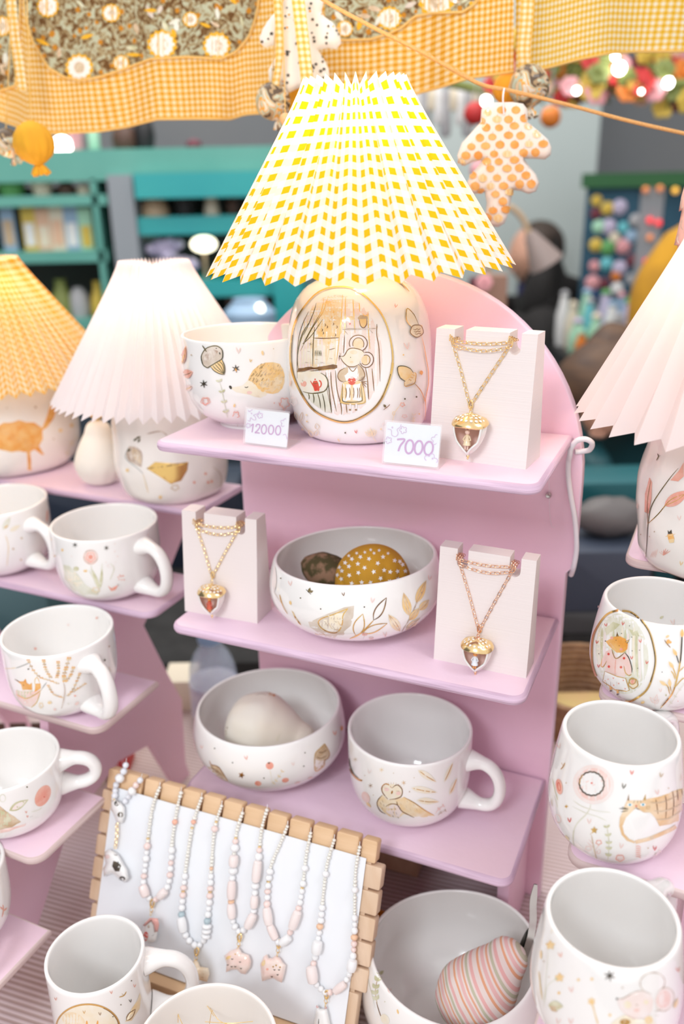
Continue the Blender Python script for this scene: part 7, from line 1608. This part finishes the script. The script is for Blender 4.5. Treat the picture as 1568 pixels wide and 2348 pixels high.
hearts(pa, [(278, 775)], 'blush', 48); pa.dots([(505, 792), (698, 836), (655, 968), (316, 1000), (236, 815)], 'sepia', 1.4); pa.line([(78, 625), (85, 720), (120, 800), (170, 850), (210, 865)], 4, 'gold', taper=False); pa.line([(90, 650), (96, 720), (130, 800), (175, 842)], 2, 'ink'); pa.oval(245, 1020, 34, 56, 'rose', -25); pa.leaf(250, 1065, 50, 70, 24, 'amber'); pa.sprig([(895, 1175), (930, 1130), (970, 1100)], 1.4, 'rose', 'rose', 22, 12, 2); pa.sprig([(920, 1190), (950, 1165), (990, 1145)], 1.4, 'sepia', 'sepia', 18, 10, 2); pa.done()
# fox in pink coat mug
pa = Painter([V['foxmug'][1][0]], (1340, 1290), 6.347)
pa.oval(568, 1345, 448, 650, 'white', -6, 44); pa.oval(548, 1325, 378, 590, 'sagelt', -8, 40)
for k in range(16): x = 220 + k * 42; pa.line([(x, 900 + (k * 53 % 200)), (x - 12, 1250), (x + 6, 1500 + (k * 31 % 240))], 5.5, ['cream', 'sage', 'blush', 'white'][k % 4])
pa.fill([(300, 960), (420, 860), (520, 900), (440, 980), (320, 1060)], 'sage'); pa.fill([(640, 960), (760, 1000), (850, 1080), (700, 1060)], 'sage')
pa.fill([(310, 1145), (380, 1110), (440, 1075), (520, 1070), (600, 1110), (635, 1180), (625, 1260), (560, 1310), (470, 1310), (400, 1250), (350, 1200)], 'orange'); pa.fill([(460, 1075), (480, 1005), (502, 1075)], 'gold'); pa.fill([(595, 1150), (660, 1120), (630, 1175)], 'amber'); pa.line([(595, 1150), (660, 1118), (625, 1172), (597, 1150)], 2, 'dark', smooth=False); pa.oval(400, 1095, 20, 22, 'coral'); pa.oval(308, 1142, 9, 9, 'dark'); pa.oval(462, 1130, 6, 6, 'dark'); pa.oval(510, 1210, 6, 6, 'brown'); pa.oval(535, 1260, 24, 18, 'coral')
for k in range(7): pa.line([(390 + k * 12, 1170 + k * 16), (372 + k * 12, 1190 + k * 14)], 1.4, 'cream', smooth=False)
pa.fill([(400, 1258), (470, 1385), (590, 1305), (640, 1370), (680, 1480), (688, 1600), (650, 1640), (600, 1610), (590, 1660), (480, 1650), (300, 1580), (325, 1450), (270, 1520), (245, 1500), (262, 1400), (320, 1290)], 'rose')
pa.line([(400, 1258), (460, 1395), (590, 1308)], 2.2, 'gold'); pa.line([(262, 1400), (245, 1500), (280, 1510), (328, 1430)], 2, 'gold'); pa.line([(590, 1308), (650, 1390), (688, 1520), (690, 1600)], 2.4, 'dark'); pa.line([(575, 1500), (600, 1600), (650, 1640), (690, 1620)], 2.2, 'gold'); pa.line([(460, 1400), (450, 1520), (448, 1640)], 1.6, 'coral')
for x, y in ((355, 1330), (578, 1390), (360, 1512), (535, 1520)): pa.oval(x, y, 18, 19, 'red')
pa.fill([(300, 1580), (480, 1650), (600, 1665), (650, 1850), (620, 1865), (450, 1840), (268, 1720)], 'white'); pa.line([(300, 1580), (480, 1655), (600, 1680), (655, 1850), (610, 1868), (450, 1845), (270, 1725), (300, 1580)], 2, 'gold', smooth=False)
hearts(pa, [(348, 1695), (425, 1678), (305, 1718), (430, 1780), (502, 1755), (570, 1710), (595, 1830)], 'coral', 24); hearts(pa, [(318, 905), (565, 885), (188, 1155), (815, 1138), (688, 1380), (908, 1448), (212, 1500)], 'red', 52)
for x in (325, 385, 475): pa.line([(x, 1730), (x + 3, 1790)], 1.5, 'sepia', smooth=False)
for x, y in ((385, 1820), (485, 1870)): pa.line([(x, y - 25), (x + 6, y + 25)], 5, 'orange', taper=False); pa.oval(x + 2, y + 40, 18, 9, 'dark')
pa.fill([(660, 1710), (745, 1700), (778, 1800), (690, 1825)], 'honey'); pa.ring(712, 1755, 68, 68, 2.2, 'gold', wob=.05); pa.oval(705, 1730, 30, 30, 'coral'); pa.ring(700, 1720, 45, 45, 2, 'gold')
pa.dots([(660, 918), (545, 1030), (692, 1082), (803, 1270), (698, 1282), (777, 1533), (218, 1325), (1127, 1588)], 'dark', 1.1)
pa.ring(570, 1352, 455, 660, 4.5, 'gold', -6, n=60, wob=.008, k=9); pa.ring(572, 1352, 448, 652, 2.2, 'dark', -6, n=40, a0=-70, a1=40, wob=.008, k=9)
pa.leaf(1095, 810, -35, 70, 36, 'sage'); hearts(pa, [(1290, 860)], 'rose', 84); hearts(pa, [(1103, 1850)], 'rose', 56); pa.line([(1160, 1120), (1200, 1180), (1250, 1235)], 2, 'brown'); pa.oval(1215, 1145, 26, 32, 'orange', 20); pa.oval(1245, 1155, 20, 16, 'orange', -30); pa.oval(1205, 1070, 28, 15, 'amber', -35)
pa.line([(1100, 2110), (1190, 2010), (1280, 1880), (1340, 1680), (1380, 1480), (1400, 1300), (1415, 1010)], 3.2, 'gold'); pa.line([(1100, 2110), (1190, 2000), (1220, 1960)], 2.6, 'brown'); pa.line([(1385, 1460), (1400, 1300), (1415, 1010)], 3, 'dark')
for P in ([(1235, 1910), (1210, 1800), (1160, 1755)], [(1255, 1870), (1240, 1770), (1230, 1700)], [(1330, 1690), (1310, 1600), (1275, 1500)], [(1310, 1690), (1290, 1620), (1255, 1570)], [(1365, 1460), (1340, 1370), (1315, 1290)], [(1300, 1820), (1400, 1700), (1447, 1670)], [(1370, 1580), (1447, 1500)]): pa.line(P, 2.3, 'gold' if P[0][1] > 1500 else 'dark')
for x, y, a_ in ((1185, 1780, -145), (1240, 1800, -95), (1290, 1530, -125), (1335, 1350, -118), (1412, 1080, -88)): pa.leaf(x, y, a_, 120, 50, 'amber'); pa.line([(x, y), (x + 60 * cos(radians(a_)), y + 60 * sin(radians(a_)))], 1.8, 'orange')
pa.oval(850, 2022, 28, 17, 'amber', -20); pa.oval(1182, 1918, 12, 15, 'sage'); pa.leafline(1020, 2030, -130, 110, 34, 1.5, 'rose'); pa.leafline(1020, 2030, -75, 130, 40, 1.5, 'rose'); pa.leafline(1022, 2040, -45, 90, 34, 1.5, 'rose'); pa.line([(1035, 2090), (1015, 2020)], 1.5, 'rose')
pa.sprig([(1200, 2090), (1280, 1990), (1360, 1860), (1440, 1760)], 1.4, 'sagelt', 'sagelt', 34, 14, 4); pa.oval(205, 645, 16, 24, 'coral', 10); pa.line([(200, 590), (210, 700)], 1.4, 'coral'); pa.oval(1352, 2003, 6, 5, 'red'); pa.done()
# cat mug
pa = Painter([V['cat'][1][0]], (1260, 1560), 5.091)
pa.oval(510, 1215, 240, 228, 'blush', 25, 40); pa.oval(515, 1215, 200, 190, 'rose', 25, 36); pa.oval(492, 1205, 140, 134, 'white', 25, 36); pa.ring(492, 1205, 144, 136, 3.6, 'dark', 25, n=90, wob=.02, k=17); pa.ring(490, 1200, 138, 132, 2, 'gold', 25, n=30, a0=150, a1=200); pa.oval(492, 1198, 12, 10, 'red', -20)
pa.line([(482, 1440), (470, 1490), (430, 1560), (330, 1660), (285, 1750), (275, 1860), (285, 1940)], 3, 'sagelt'); pa.line([(275, 1400), (380, 1470), (540, 1520), (710, 1540)], 1.8, 'sagelt'); pa.line([(265, 1470), (430, 1550), (560, 1590), (665, 1640)], 1.8, 'sagelt')
pa.fill([(905, 1395), (940, 1400), (1010, 1400), (1080, 1400), (1150, 1380), (1300, 1350), (1440, 1290), (1560, 1250), (1560, 1560), (1500, 1640), (1400, 1680), (1280, 1700), (1230, 1600), (1170, 1540), (1100, 1540), (1050, 1510), (1010, 1475), (960, 1530), (890, 1610), (850, 1700), (870, 1790), (930, 1850), (1000, 1880), (985, 1900), (900, 1870), (840, 1800), (812, 1700), (820, 1600), (850, 1540), (870, 1470)], 'tabby')
pa.fill([(960, 1530), (1010, 1480), (1060, 1530), (1160, 1560), (1230, 1620), (1270, 1700), (1180, 1760), (1080, 1820), (1000, 1870), (930, 1845), (870, 1785), (850, 1700), (890, 1600)], 'white')
pa.line([(1000, 1885), (1150, 1850), (1300, 1790), (1430, 1730), (1520, 1660), (1560, 1600)], 8.5, 'tabby', taper=False); pa.oval(1190, 1835, 26, 18, 'tan', -15)
pa.fill([(905, 1400), (922, 1325), (928, 1400)], 'brown'); pa.fill([(1088, 1400), (1118, 1325), (1122, 1395)], 'gold')
for x in (1025, 990, 1055): pa.line([(x, 1400), (x + (x - 1022) * .4, 1430)], 2.2, 'dark', smooth=False)
for x, y in ((934, 1450), (1086, 1448)): pa.oval(x, y, 32, 18, 'white'); pa.oval(x + 2, y, 14, 14, 'blue'); pa.oval(x + 2, y, 5, 6, 'dark')
pa.fill([(995, 1455), (1022, 1455), (1010, 1480)], 'red'); pa.line([(1012, 1480), (1020, 1498), (1050, 1505)], 1.7, 'brown'); pa.line([(1010, 1482), (990, 1500)], 1.7, 'brown')
for P in ([(810, 1492), (918, 1505)], [(838, 1478), (920, 1496)], [(832, 1530), (910, 1520)]): pa.line(P, 1.9, 'dark', smooth=False)
for P in ([(1120, 1475), (1170, 1462)], [(1120, 1485), (1175, 1480)], [(1120, 1495), (1165, 1500)]): pa.line(P, 1.8, 'gold', smooth=False)
for P in ([(1235, 1385), (1250, 1470), (1260, 1560)], [(1345, 1340), (1360, 1450), (1350, 1610)], [(1430, 1290), (1445, 1420), (1430, 1600)], [(1485, 1270), (1495, 1400)], [(1540, 1260), (1545, 1340)]): pa.line(P, 2, 'brown')
for P in ([(1170, 1420), (1300, 1420), (1500, 1340)], [(1210, 1520), (1350, 1520), (1530, 1440)], [(1240, 1620), (1380, 1610), (1530, 1520)]): pa.line(P, 3, 'tan')
hearts(pa, [(958, 1070), (237, 1628), (1224, 1955)], 'red', 56); hearts(pa, [(865, 1230)], 'ink', 62); hearts(pa, [(1298, 1102)], 'tan', 56); hearts(pa, [(1252, 1300), (465, 1640), (835, 1925), (112, 765)], 'rose', 64); pa.dots([(1382, 1255), (1145, 1952), (198, 1196)], 'tan', 1.5)
pa.starfill(522, 1745, 44, 'gold', n=5, inner=.5); pa.line([(475, 1795), (510, 1760)], 2, 'gold'); pa.starfill(200, 1470, 24, 'gold', n=4); pa.line([(135, 1040), (165, 1005), (185, 960)], 2.2, 'gold'); pa.line([(165, 1005), (145, 960)], 2, 'gold')
pa.oval(118, 1240, 38, 92, 'coral', -8); pa.ring(118, 1240, 16, 48, 1.4, 'red', -8); pa.line([(40, 1150), (70, 1290), (100, 1395)], 1.6, 'sage'); pa.line([(60, 1340), (98, 1480)], 1.4, 'sagelt')
pa.sprig([(680, 2090), (690, 1980), (690, 1850), (668, 1700)], 1.5, 'sage', 'sage', 48, 26, 5, 55)
pa.line([(550, 2080), (520, 1960), (490, 1800)], 1.8, 'tan')
for P in ([(525, 1960), (440, 1880)], [(530, 1980), (590, 1900)], [(520, 1920), (460, 1850)], [(540, 2020), (580, 1960)]): pa.line(P, 1.4, 'rose', smooth=False)
pa.ring(455, 1955, 32, 26, 1.4, 'rose', wob=.15); pa.ring(575, 1885, 30, 24, 1.4, 'coral', wob=.15); pa.ring(570, 1990, 24, 24, 1.4, 'rose', a0=-60, a1=200); pa.ring(820, 2065, 46, 34, 1.7, 'coral', wob=.1); 
for k in range(4): pa.line([(785 + k * 24, 2040), (780 + k * 24, 2095)], 1.3, 'coral', smooth=False)
for k in range(6): pa.line([(1000, 1930 + 24 * k), (1030, 1925 + 24 * k), (1062, 1945 + 24 * k)], 1.5, 'coral')
pa.ring(105, 1610, 30, 50, 1.4, 'rose', -20); pa.leaf(185, 1800, 50, 90, 20, 'honey'); pa.sprig([(1200, 2060), (1240, 2030), (1280, 1990)], 1.3, 'rose', 'rose', 26, 12, 2); pa.line([(1505, 1160), (1535, 1140), (1525, 1090)], 1.8, 'rose'); pa.line([(30, 1380), (40, 1470)], 1.6, 'tan'); pa.done()
# mouse mug
pa = Painter([V['mouse'][1][0]], (1210, 1980), 4.38)
pa.oval(1250, 1195, 122, 98, 'white', -10); pa.ring(1250, 1195, 124, 100, 2.2, 'sepia', -10, a0=-215, a1=70); pa.oval(1370, 1360, 92, 118, 'blush', 18); pa.oval(1360, 1360, 62, 84, 'rose', 18); pa.ring(1370, 1362, 94, 120, 2.2, 'sepia', 18, a0=-140, a1=130); pa.ring(1362, 1362, 64, 86, 1.6, 'rose', 18)
pa.fill([(895, 1358), (960, 1350), (1050, 1300), (1150, 1275), (1230, 1310), (1260, 1370), (1245, 1480), (1180, 1550), (1070, 1550), (970, 1500), (915, 1430)], 'blush'); pa.line([(895, 1358), (960, 1350), (1060, 1295), (1150, 1275), (1240, 1315)], 1.8, 'sepia'); pa.line([(900, 1385), (950, 1480), (1060, 1550), (1180, 1545), (1235, 1490)], 1.6, 'rose')
pa.oval(895, 1357, 11, 10, 'dark'); pa.oval(1000, 1415, 40, 36, 'cream', 50); pa.oval(1185, 1390, 24, 24, 'cream'); pa.oval(1090, 1470, 30, 17, 'rose'); pa.line([(1080, 1412), (1095, 1420), (1105, 1412)], 1.6, 'sepia'); pa.line([(1270, 1480), (1310, 1475), (1360, 1440)], 1.8, 'sepia'); pa.line([(1265, 1520), (1310, 1525)], 1.8, 'sepia')
pa.fill([(840, 1600), (900, 1550), (970, 1515), (1060, 1560), (1180, 1560), (1240, 1520), (1290, 1620), (1240, 1700), (900, 1700), (830, 1640)], 'cream'); pa.oval(975, 1590, 55, 32, 'gold'); pa.oval(1210, 1570, 40, 40, 'amber')
pa.starfill(640, 1382, 44, 'amber', n=6, inner=.55); pa.line([(650, 1410), (675, 1510), (705, 1610)], 3.6, 'honey', taper=False); pa.star(822, 1125, 58, 'dark', 6, 3); hearts(pa, [(330, 915), (1505, 1063)], 'coral', 52); hearts(pa, [(438, 1262), (435, 1580), (308, 1580)], 'rose', 64); pa.dots([(510, 1165), (645, 1158), (825, 1518), (315, 1298)], 'amber', 3.5); pa.dots([(950, 1243), (443, 852), (217, 1138), (165, 980)], 'sepia', 2.2)
pa.starfill(230, 820, 52, 'amber', n=5, inner=.6); pa.line([(210, 890), (190, 1100), (165, 1440)], 1.5, 'sagelt'); pa.starfill(322, 1143, 50, 'amber', n=5, inner=.6); pa.line([(290, 1160), (200, 1230), (170, 1400)], 1.6, 'sagelt'); pa.oval(290, 1155, 14, 12, 'sage'); pa.line([(115, 1080), (130, 1220), (150, 1370)], 3, 'honey'); pa.oval(137, 915, 10, 46, 'amber'); pa.leaf(210, 1420, 5, 150, 100, 'sage', 'tan'); pa.leaf(230, 1430, 40, 90, 50, 'tan'); pa.oval(245, 680, 6, 22, 'cream', 10); pa.leaf(1465, 1450, -70, 110, 34, 'amber'); pa.done()
# fox in hammock cup
pa = Painter([V['fox'][1][0]], (0, 1380), 5.6)
pa.line([(40, 855), (130, 855), (210, 845)], 2, 'honey'); pa.line([(205, 850), (290, 820), (380, 780)], 3, 'grey'); pa.fill([(205, 1130), (300, 1140), (420, 1150), (520, 1130), (500, 1210), (450, 1310), (390, 1350), (310, 1330), (240, 1260), (205, 1190)], 'rose'); pa.fill([(215, 1130), (420, 1140), (430, 1200), (330, 1235), (250, 1220), (215, 1190)], 'sage'); pa.line([(215, 1185), (330, 1240), (450, 1190), (540, 1120)], 2.4, 'gold'); pa.line([(520, 1150), (470, 1290), (400, 1355)], 2, 'gold'); pa.line([(535, 1120), (600, 1030)], 3, 'grey')
pa.fill([(190, 990), (250, 1020), (300, 1020), (330, 985), (345, 1040), (380, 1060), (410, 1035), (415, 1130), (290, 1130), (275, 1060)], 'orange'); pa.fill([(455, 1050), (520, 1045), (525, 1110), (445, 1160)], 'orange'); pa.line([(448, 1060), (450, 1000), (480, 970), (510, 1040)], 2, 'amber'); pa.line([(190, 990), (255, 1030)], 2, 'brown'); pa.oval(305, 1068, 5, 7, 'brown')
def fern(P, n, L):
    q = catmull([(a, b, 0) for a, b in P], 8); pa.line(P, 1.6, 'tan')
    for k in range(n):
        i = int((len(q) - 1) * k / (n - 1)); 
        for sg in (-1, 1): pa.oval(q[i].x + sg * L * .7, q[i].y - 4, L * .62, L * .5, ['orange', 'amber', 'tan'][k % 3], 30 * sg, n=8)
fern([(365, 750), (430, 880), (520, 970), (640, 1010), (740, 1050)], 12, 17); fern([(560, 750), (590, 870), (650, 970)], 9, 18); fern([(745, 770), (750, 880), (730, 970)], 8, 18); fern([(885, 720), (850, 840), (820, 950), (830, 1020)], 10, 22); fern([(940, 840), (910, 930), (850, 1010)], 7, 18); fern([(1020, 920), (990, 1000), (930, 1130), (870, 1200)], 9, 15); fern([(1090, 1050), (1010, 1100), (940, 1150)], 6, 13); fern([(620, 1070), (690, 1180), (810, 1225)], 8, 14)
pa.line([(815, 1030), (830, 1120), (820, 1230), (790, 1360)], 2, 'sepia'); pa.oval(640, 1285, 26, 18, 'amber'); pa.oval(960, 1200, 14, 10, 'coral'); pa.oval(985, 1295, 30, 16, 'rose', -35); pa.oval(370, 856, 9, 9, 'ink'); pa.oval(705, 1372, 16, 14, 'rose'); pa.line([(870, 1290), (885, 1310)], 2, 'sage'); pa.ring(530, 1320, 22, 30, 1.4, 'honey', wob=.2); pa.line([(1385, 830), (1415, 890)], 3, 'tan'); pa.oval(1390, 570, 10, 12, 'sepia'); pa.oval(1335, 745, 10, 16, 'ink', 20)
pa.at((0, 1380), 5.6); pa.oval(448, 598, 15, 15, 'coral'); pa.oval(1250, 202, 12, 14, 'coral'); pa.oval(878, 290, 12, 12, 'rose'); pa.done()
# pink flower cup
pa = Painter([V['flower'][1][0]], (0, 1100), 3.136)
pa.oval(652, 555, 54, 56, 'rose'); pa.ring(652, 555, 46, 48, 1.6, 'sepia', wob=.05); pa.ring(652, 555, 30, 32, 1.8, 'coral', wob=.1); pa.oval(652, 555, 16, 16, 'coral'); pa.star(540, 468, 22, 'dark', 6, 2); pa.star(765, 490, 20, 'dark', 6, 2)
pa.fill([(455, 610), (500, 620), (560, 680), (620, 760), (720, 800), (700, 830), (600, 830), (520, 790), (465, 710)], 'sagelt'); pa.fill([(480, 640), (540, 660), (600, 740), (560, 780), (490, 720)], 'cream'); pa.oval(548, 640, 20, 16, 'sage')
for P in ([(655, 615), (670, 700), (710, 790)], [(640, 650), (680, 720), (720, 785)], [(735, 600), (725, 700), (720, 785)], [(790, 600), (820, 640), (790, 720)]): pa.line(P, 2.6, 'sagelt')
pa.leaf(715, 785, -110, 150, 26, 'sage'); pa.leaf(720, 785, -84, 150, 22, 'sage')
for k in range(9): pa.oval(760 + 22 * cos(k * .8) + k * 6, 610 + 20 * sin(k * 1.3), 5, 5, 'blush', n=6)
for k in range(8): pa.oval(850 + k * 6, 700 + 18 * sin(k * 2), 5, 5, 'coral', n=6)
pa.fill([(775, 760), (800, 780), (850, 755), (830, 790), (800, 800)], 'coral'); pa.line([(845, 750), (855, 760)], 2.4, 'dark'); pa.oval(615, 655, 14, 8, 'amber'); pa.oval(450, 505, 7, 10, 'amber'); pa.dots([(825, 460), (825, 515), (515, 550), (845, 550), (1062, 395)], 'blush', 2); pa.ring(690, 790, 24, 16, 1.4, 'honey', wob=.2); pa.done()
pa = Painter([V['edgecup'][1][0]], (0, 1100), 3.136); pa.leaf(20, 360, -60, 110, 44, 'sagelt'); pa.leaf(70, 370, -30, 90, 34, 'cream'); pa.leaf(30, 350, -40, 40, 12, 'gold'); pa.oval(338, 262, 6, 44, 'coral', 3); pa.dots([(95, 497), (155, 420), (150, 575)], 'tan', 2.5); pa.line([(50, 620), (60, 480), (40, 400)], 1.8, 'honey'); pa.done()
pa = Painter([V['flower'][1][0]], (0, 1100), 3.136, off=.0006); pa.line([(372, 425), (345, 455), (345, 500), (370, 540), (400, 548)], 3, 'gold', taper=False); pa.done()
# rabbit cup
pa = Painter([V['rabbit'][1][0]], (0, 1640), 3.316)
pa.fill([(-40, 700), (0, 690), (60, 740), (110, 770), (160, 810), (90, 850), (0, 870), (-40, 860)], 'tan'); pa.fill([(0, 720), (60, 735), (110, 790), (60, 840), (0, 850)], 'sage'); pa.leaf(70, 725, -30, 170, 60, 'sage'); pa.leaf(90, 718, -32, 130, 36, 'blush'); pa.oval(325, 612, 52, 88, 'coral', 28); pa.oval(335, 620, 5, 5, 'red'); pa.ring(20, 630, 22, 28, 1.6, 'sagelt'); hearts(pa, [(198, 735), (208, 768)], 'coral', 20); pa.line([(235, 735), (290, 720), (320, 700)], 1.5, 'sagelt'); pa.line([(225, 775), (250, 765)], 1.4, 'grey'); pa.fill([(0, 870), (100, 850), (200, 820), (190, 840), (60, 885), (0, 895)], 'rose'); pa.oval(205, 545, 6, 6, 'ink'); pa.done()
pa = Painter([V['redleaf'][1][0]], (0, 1640), 3.316); pa.line([(15, 1535), (25, 1480), (20, 1440)], 2.6, 'coral'); pa.leaf(25, 1490, -45, 40, 12, 'coral'); pa.leaf(22, 1480, -130, 36, 12, 'coral'); pa.done()
# tall mug
pa = Painter([V['tallmug'][1][0]], (0, 1640), 3.316)
pa.oval(668, 2370, 235, 170, 'cream'); pa.oval(560, 2320, 90, 60, 'honey', 20); pa.ring(668, 2375, 240, 178, 4, 'gold', n=40); pa.ring(668, 2375, 234, 172, 1.8, 'brown', n=40, a0=-60, a1=40); pa.oval(660, 2350, 8, 30, 'orange'); pa.oval(740, 2345, 7, 26, 'orange', 8)
hearts(pa, [(640, 2255)], 'gold', 26); hearts(pa, [(760, 2268)], 'brown', 26); hearts(pa, [(845, 2105), (1022, 2055), (425, 2155)], 'coral', 26); hearts(pa, [(990, 2170)], 'dark', 26); pa.line([(905, 2142), (940, 2130), (960, 2100)], 2.2, 'gold'); pa.line([(940, 2130), (925, 2115)], 2, 'gold'); pa.dots([(998, 2018), (918, 2200), (858, 2290)], 'ink', 1.4)
pa.fill([(1060, 2110), (1070, 2140), (1060, 2230), (1000, 2320), (950, 2330), (1000, 2230), (1040, 2170)], 'honey'); pa.leafline(960, 2320, -52, 110, 36, 2, 'brown'); pa.line([(380, 2165), (372, 2140)], 2, 'tan'); pa.done()
# big bowl, both near sides
pa = Painter([V['stripe'][1][0]], (780, 1950), 1.99)
pa.sprig([(170, 700), (160, 640), (178, 560)], 1.8, 'tan', 'sage', 28, 16, 5, 35); pa.line([(165, 690), (180, 740), (200, 790)], 1.8, 'brown'); hearts(pa, [(224, 640)], 'rose', 24); pa.oval(263, 735, 4, 11, 'amber', -15); pa.oval(204, 690, 3, 3, 'sagelt'); pa.line([(118, 540), (135, 620), (160, 720)], 1.4, 'sagelt'); pa.oval(120, 545, 6, 14, 'coral'); pa.oval(205, 770, 18, 26, 'cream', -30); pa.done()
# left lamp bases
pa = Painter([baseY], (0, 560), 2.529)
pa.fill([(-60, 1080), (20, 1035), (110, 1020), (200, 1035), (245, 1065), (250, 1050), (268, 1010), (290, 930), (320, 905), (332, 950), (310, 1010), (275, 1060), (245, 1080), (248, 1130), (225, 1170), (250, 1210), (298, 1278), (235, 1215), (200, 1190), (175, 1205), (185, 1310), (160, 1310), (155, 1205), (60, 1205), (0, 1190), (-60, 1180)], 'orange')
for k in range(26): x, y = -20 + (k * 53 % 250), 1050 + (k * 29 % 130); pa.line([(x, y), (x + 26, y + 4)], 1.6, 'tan' if k % 2 else 'amber')
pa.dots([(375, 940), (350, 1080), (430, 1000), (415, 1050)], 'amber', 4.5); pa.dots([(205, 945), (310, 1130), (40, 950)], 'sepia', 2.5); pa.sprig([(380, 1280), (400, 1180), (440, 1120)], 1.6, 'honey', 'cream', 24, 12, 3); pa.done()
pa = Painter([baseW], (0, 560), 2.529, off=.0005)
pa.fill([(850, 1300), (900, 1262), (1000, 1270), (1090, 1262), (1085, 1310), (1050, 1370), (990, 1390), (930, 1350)], 'gold'); pa.line([(850, 1300), (940, 1290), (1080, 1265)], 3, 'brown'); pa.leaf(750, 1170, 60, 140, 90, 'sepia'); pa.leaf(770, 1180, 62, 110, 40, 'tan')
for x, y in ((775, 1140), (790, 1125), (800, 1150), (735, 1200)): pa.leaf(x, y, -60 + x % 50, 30, 12, 'ink')
pa.line([(745, 1180), (730, 1240), (800, 1300), (830, 1330)], 2, 'grey'); pa.line([(850, 1100), (930, 1085), (970, 1110)], 2.4, 'sepia'); pa.line([(1230, 1290), (1280, 1340), (1275, 1450)], 1.8, 'taupe'); pa.line([(830, 1330), (860, 1440)], 1.8, 'honey'); pa.dots([(1190, 1330), (1205, 1380), (1125, 1380), (1225, 1375)], 'coral', 3); pa.dots([(970, 985), (740, 1310), (930, 1465)], 'amber', 4); pa.ring(1015, 1410, 20, 14, 1.6, 'tan', wob=.2); pa.done()
# right lamp base
pa = Painter([baseR], (860, 600), 2.2147, off=.0005)
pa.fill([(1395, 1095), (1408, 1120), (1405, 1200), (1390, 1280), (1370, 1270), (1372, 1180)], 'coral'); pa.leaf(1470, 1240, -32, 150, 60, 'coral', 'gold'); pa.fill([(1500, 1110), (1545, 1060), (1568, 1020), (1568, 1090), (1540, 1115)], 'coral')
pa.line([(1375, 1515), (1382, 1420), (1388, 1330), (1410, 1230), (1490, 1110), (1540, 1050)], 2, 'ink'); pa.line([(1388, 1330), (1440, 1280), (1500, 1210), (1568, 1180)], 2, 'gold'); pa.line([(1402, 1110), (1385, 1220), (1386, 1330)], 1.6, 'brown')
pa.line([(1430, 1010), (1440, 990), (1436, 975)], 2, 'ink'); pa.line([(1440, 990), (1450, 985)], 1.6, 'ink')
pa.fill([(1485, 1385), (1512, 1380), (1520, 1405), (1490, 1410)], 'orange'); pa.fill([(1487, 1362), (1494, 1372), (1505, 1360), (1508, 1380), (1488, 1382)], 'dark'); pa.fill([(1490, 1410), (1520, 1405), (1518, 1425), (1495, 1427)], 'amber'); pa.line([(1475, 1395), (1525, 1382)], 1.8, 'amber'); hearts(pa, [(1545, 1300)], 'rose', 26); hearts(pa, [(1555, 1530)], 'amber', 22)
for k in range(6): pa.line([(1465, 1490), (1445 + k * 11, 1455 + abs(k - 3) * 6)], 1.7, 'coral', smooth=False)
for k in range(4): pa.line([(1400 + k * 8, 1500), (1412 + k * 8, 1470 - k * 4)], 1.6, 'rose', smooth=False)
pa.oval(1335, 1240, 5, 14, 'rose'); pa.dots([(1352, 1385), (1395, 1395), (1420, 1370)], 'sepia', 1.6); pa.done()
# pieces that belong to a part go one level below it
NEST = dict(enamel_spots='acorn_cap', shell_rim='acorn_shell', figurine_head='figurine', bulb='socket', shade_ring='lamp_shade', ring='clasp', stem_leaf='silver_stem', piping='floral_panel', roof='house')
for o in list(COL.objects):
    n = o.name.split('.')[0]
    if o.parent and n in NEST:
        sib = [c for c in o.parent.children if c.name.split('.')[0] == NEST[n] and c is not o]
        if not sib: continue
        tgt = sib[0]
        if n == 'piping': tgt = sib[min([c for c in o.parent.children if c.name.split('.')[0] == 'piping'].index(o), len(sib) - 1)] if len(sib) > 1 else sib[0]
        o.parent = tgt
for o in list(COL.objects):
    if '_w' in o: del o['_w']
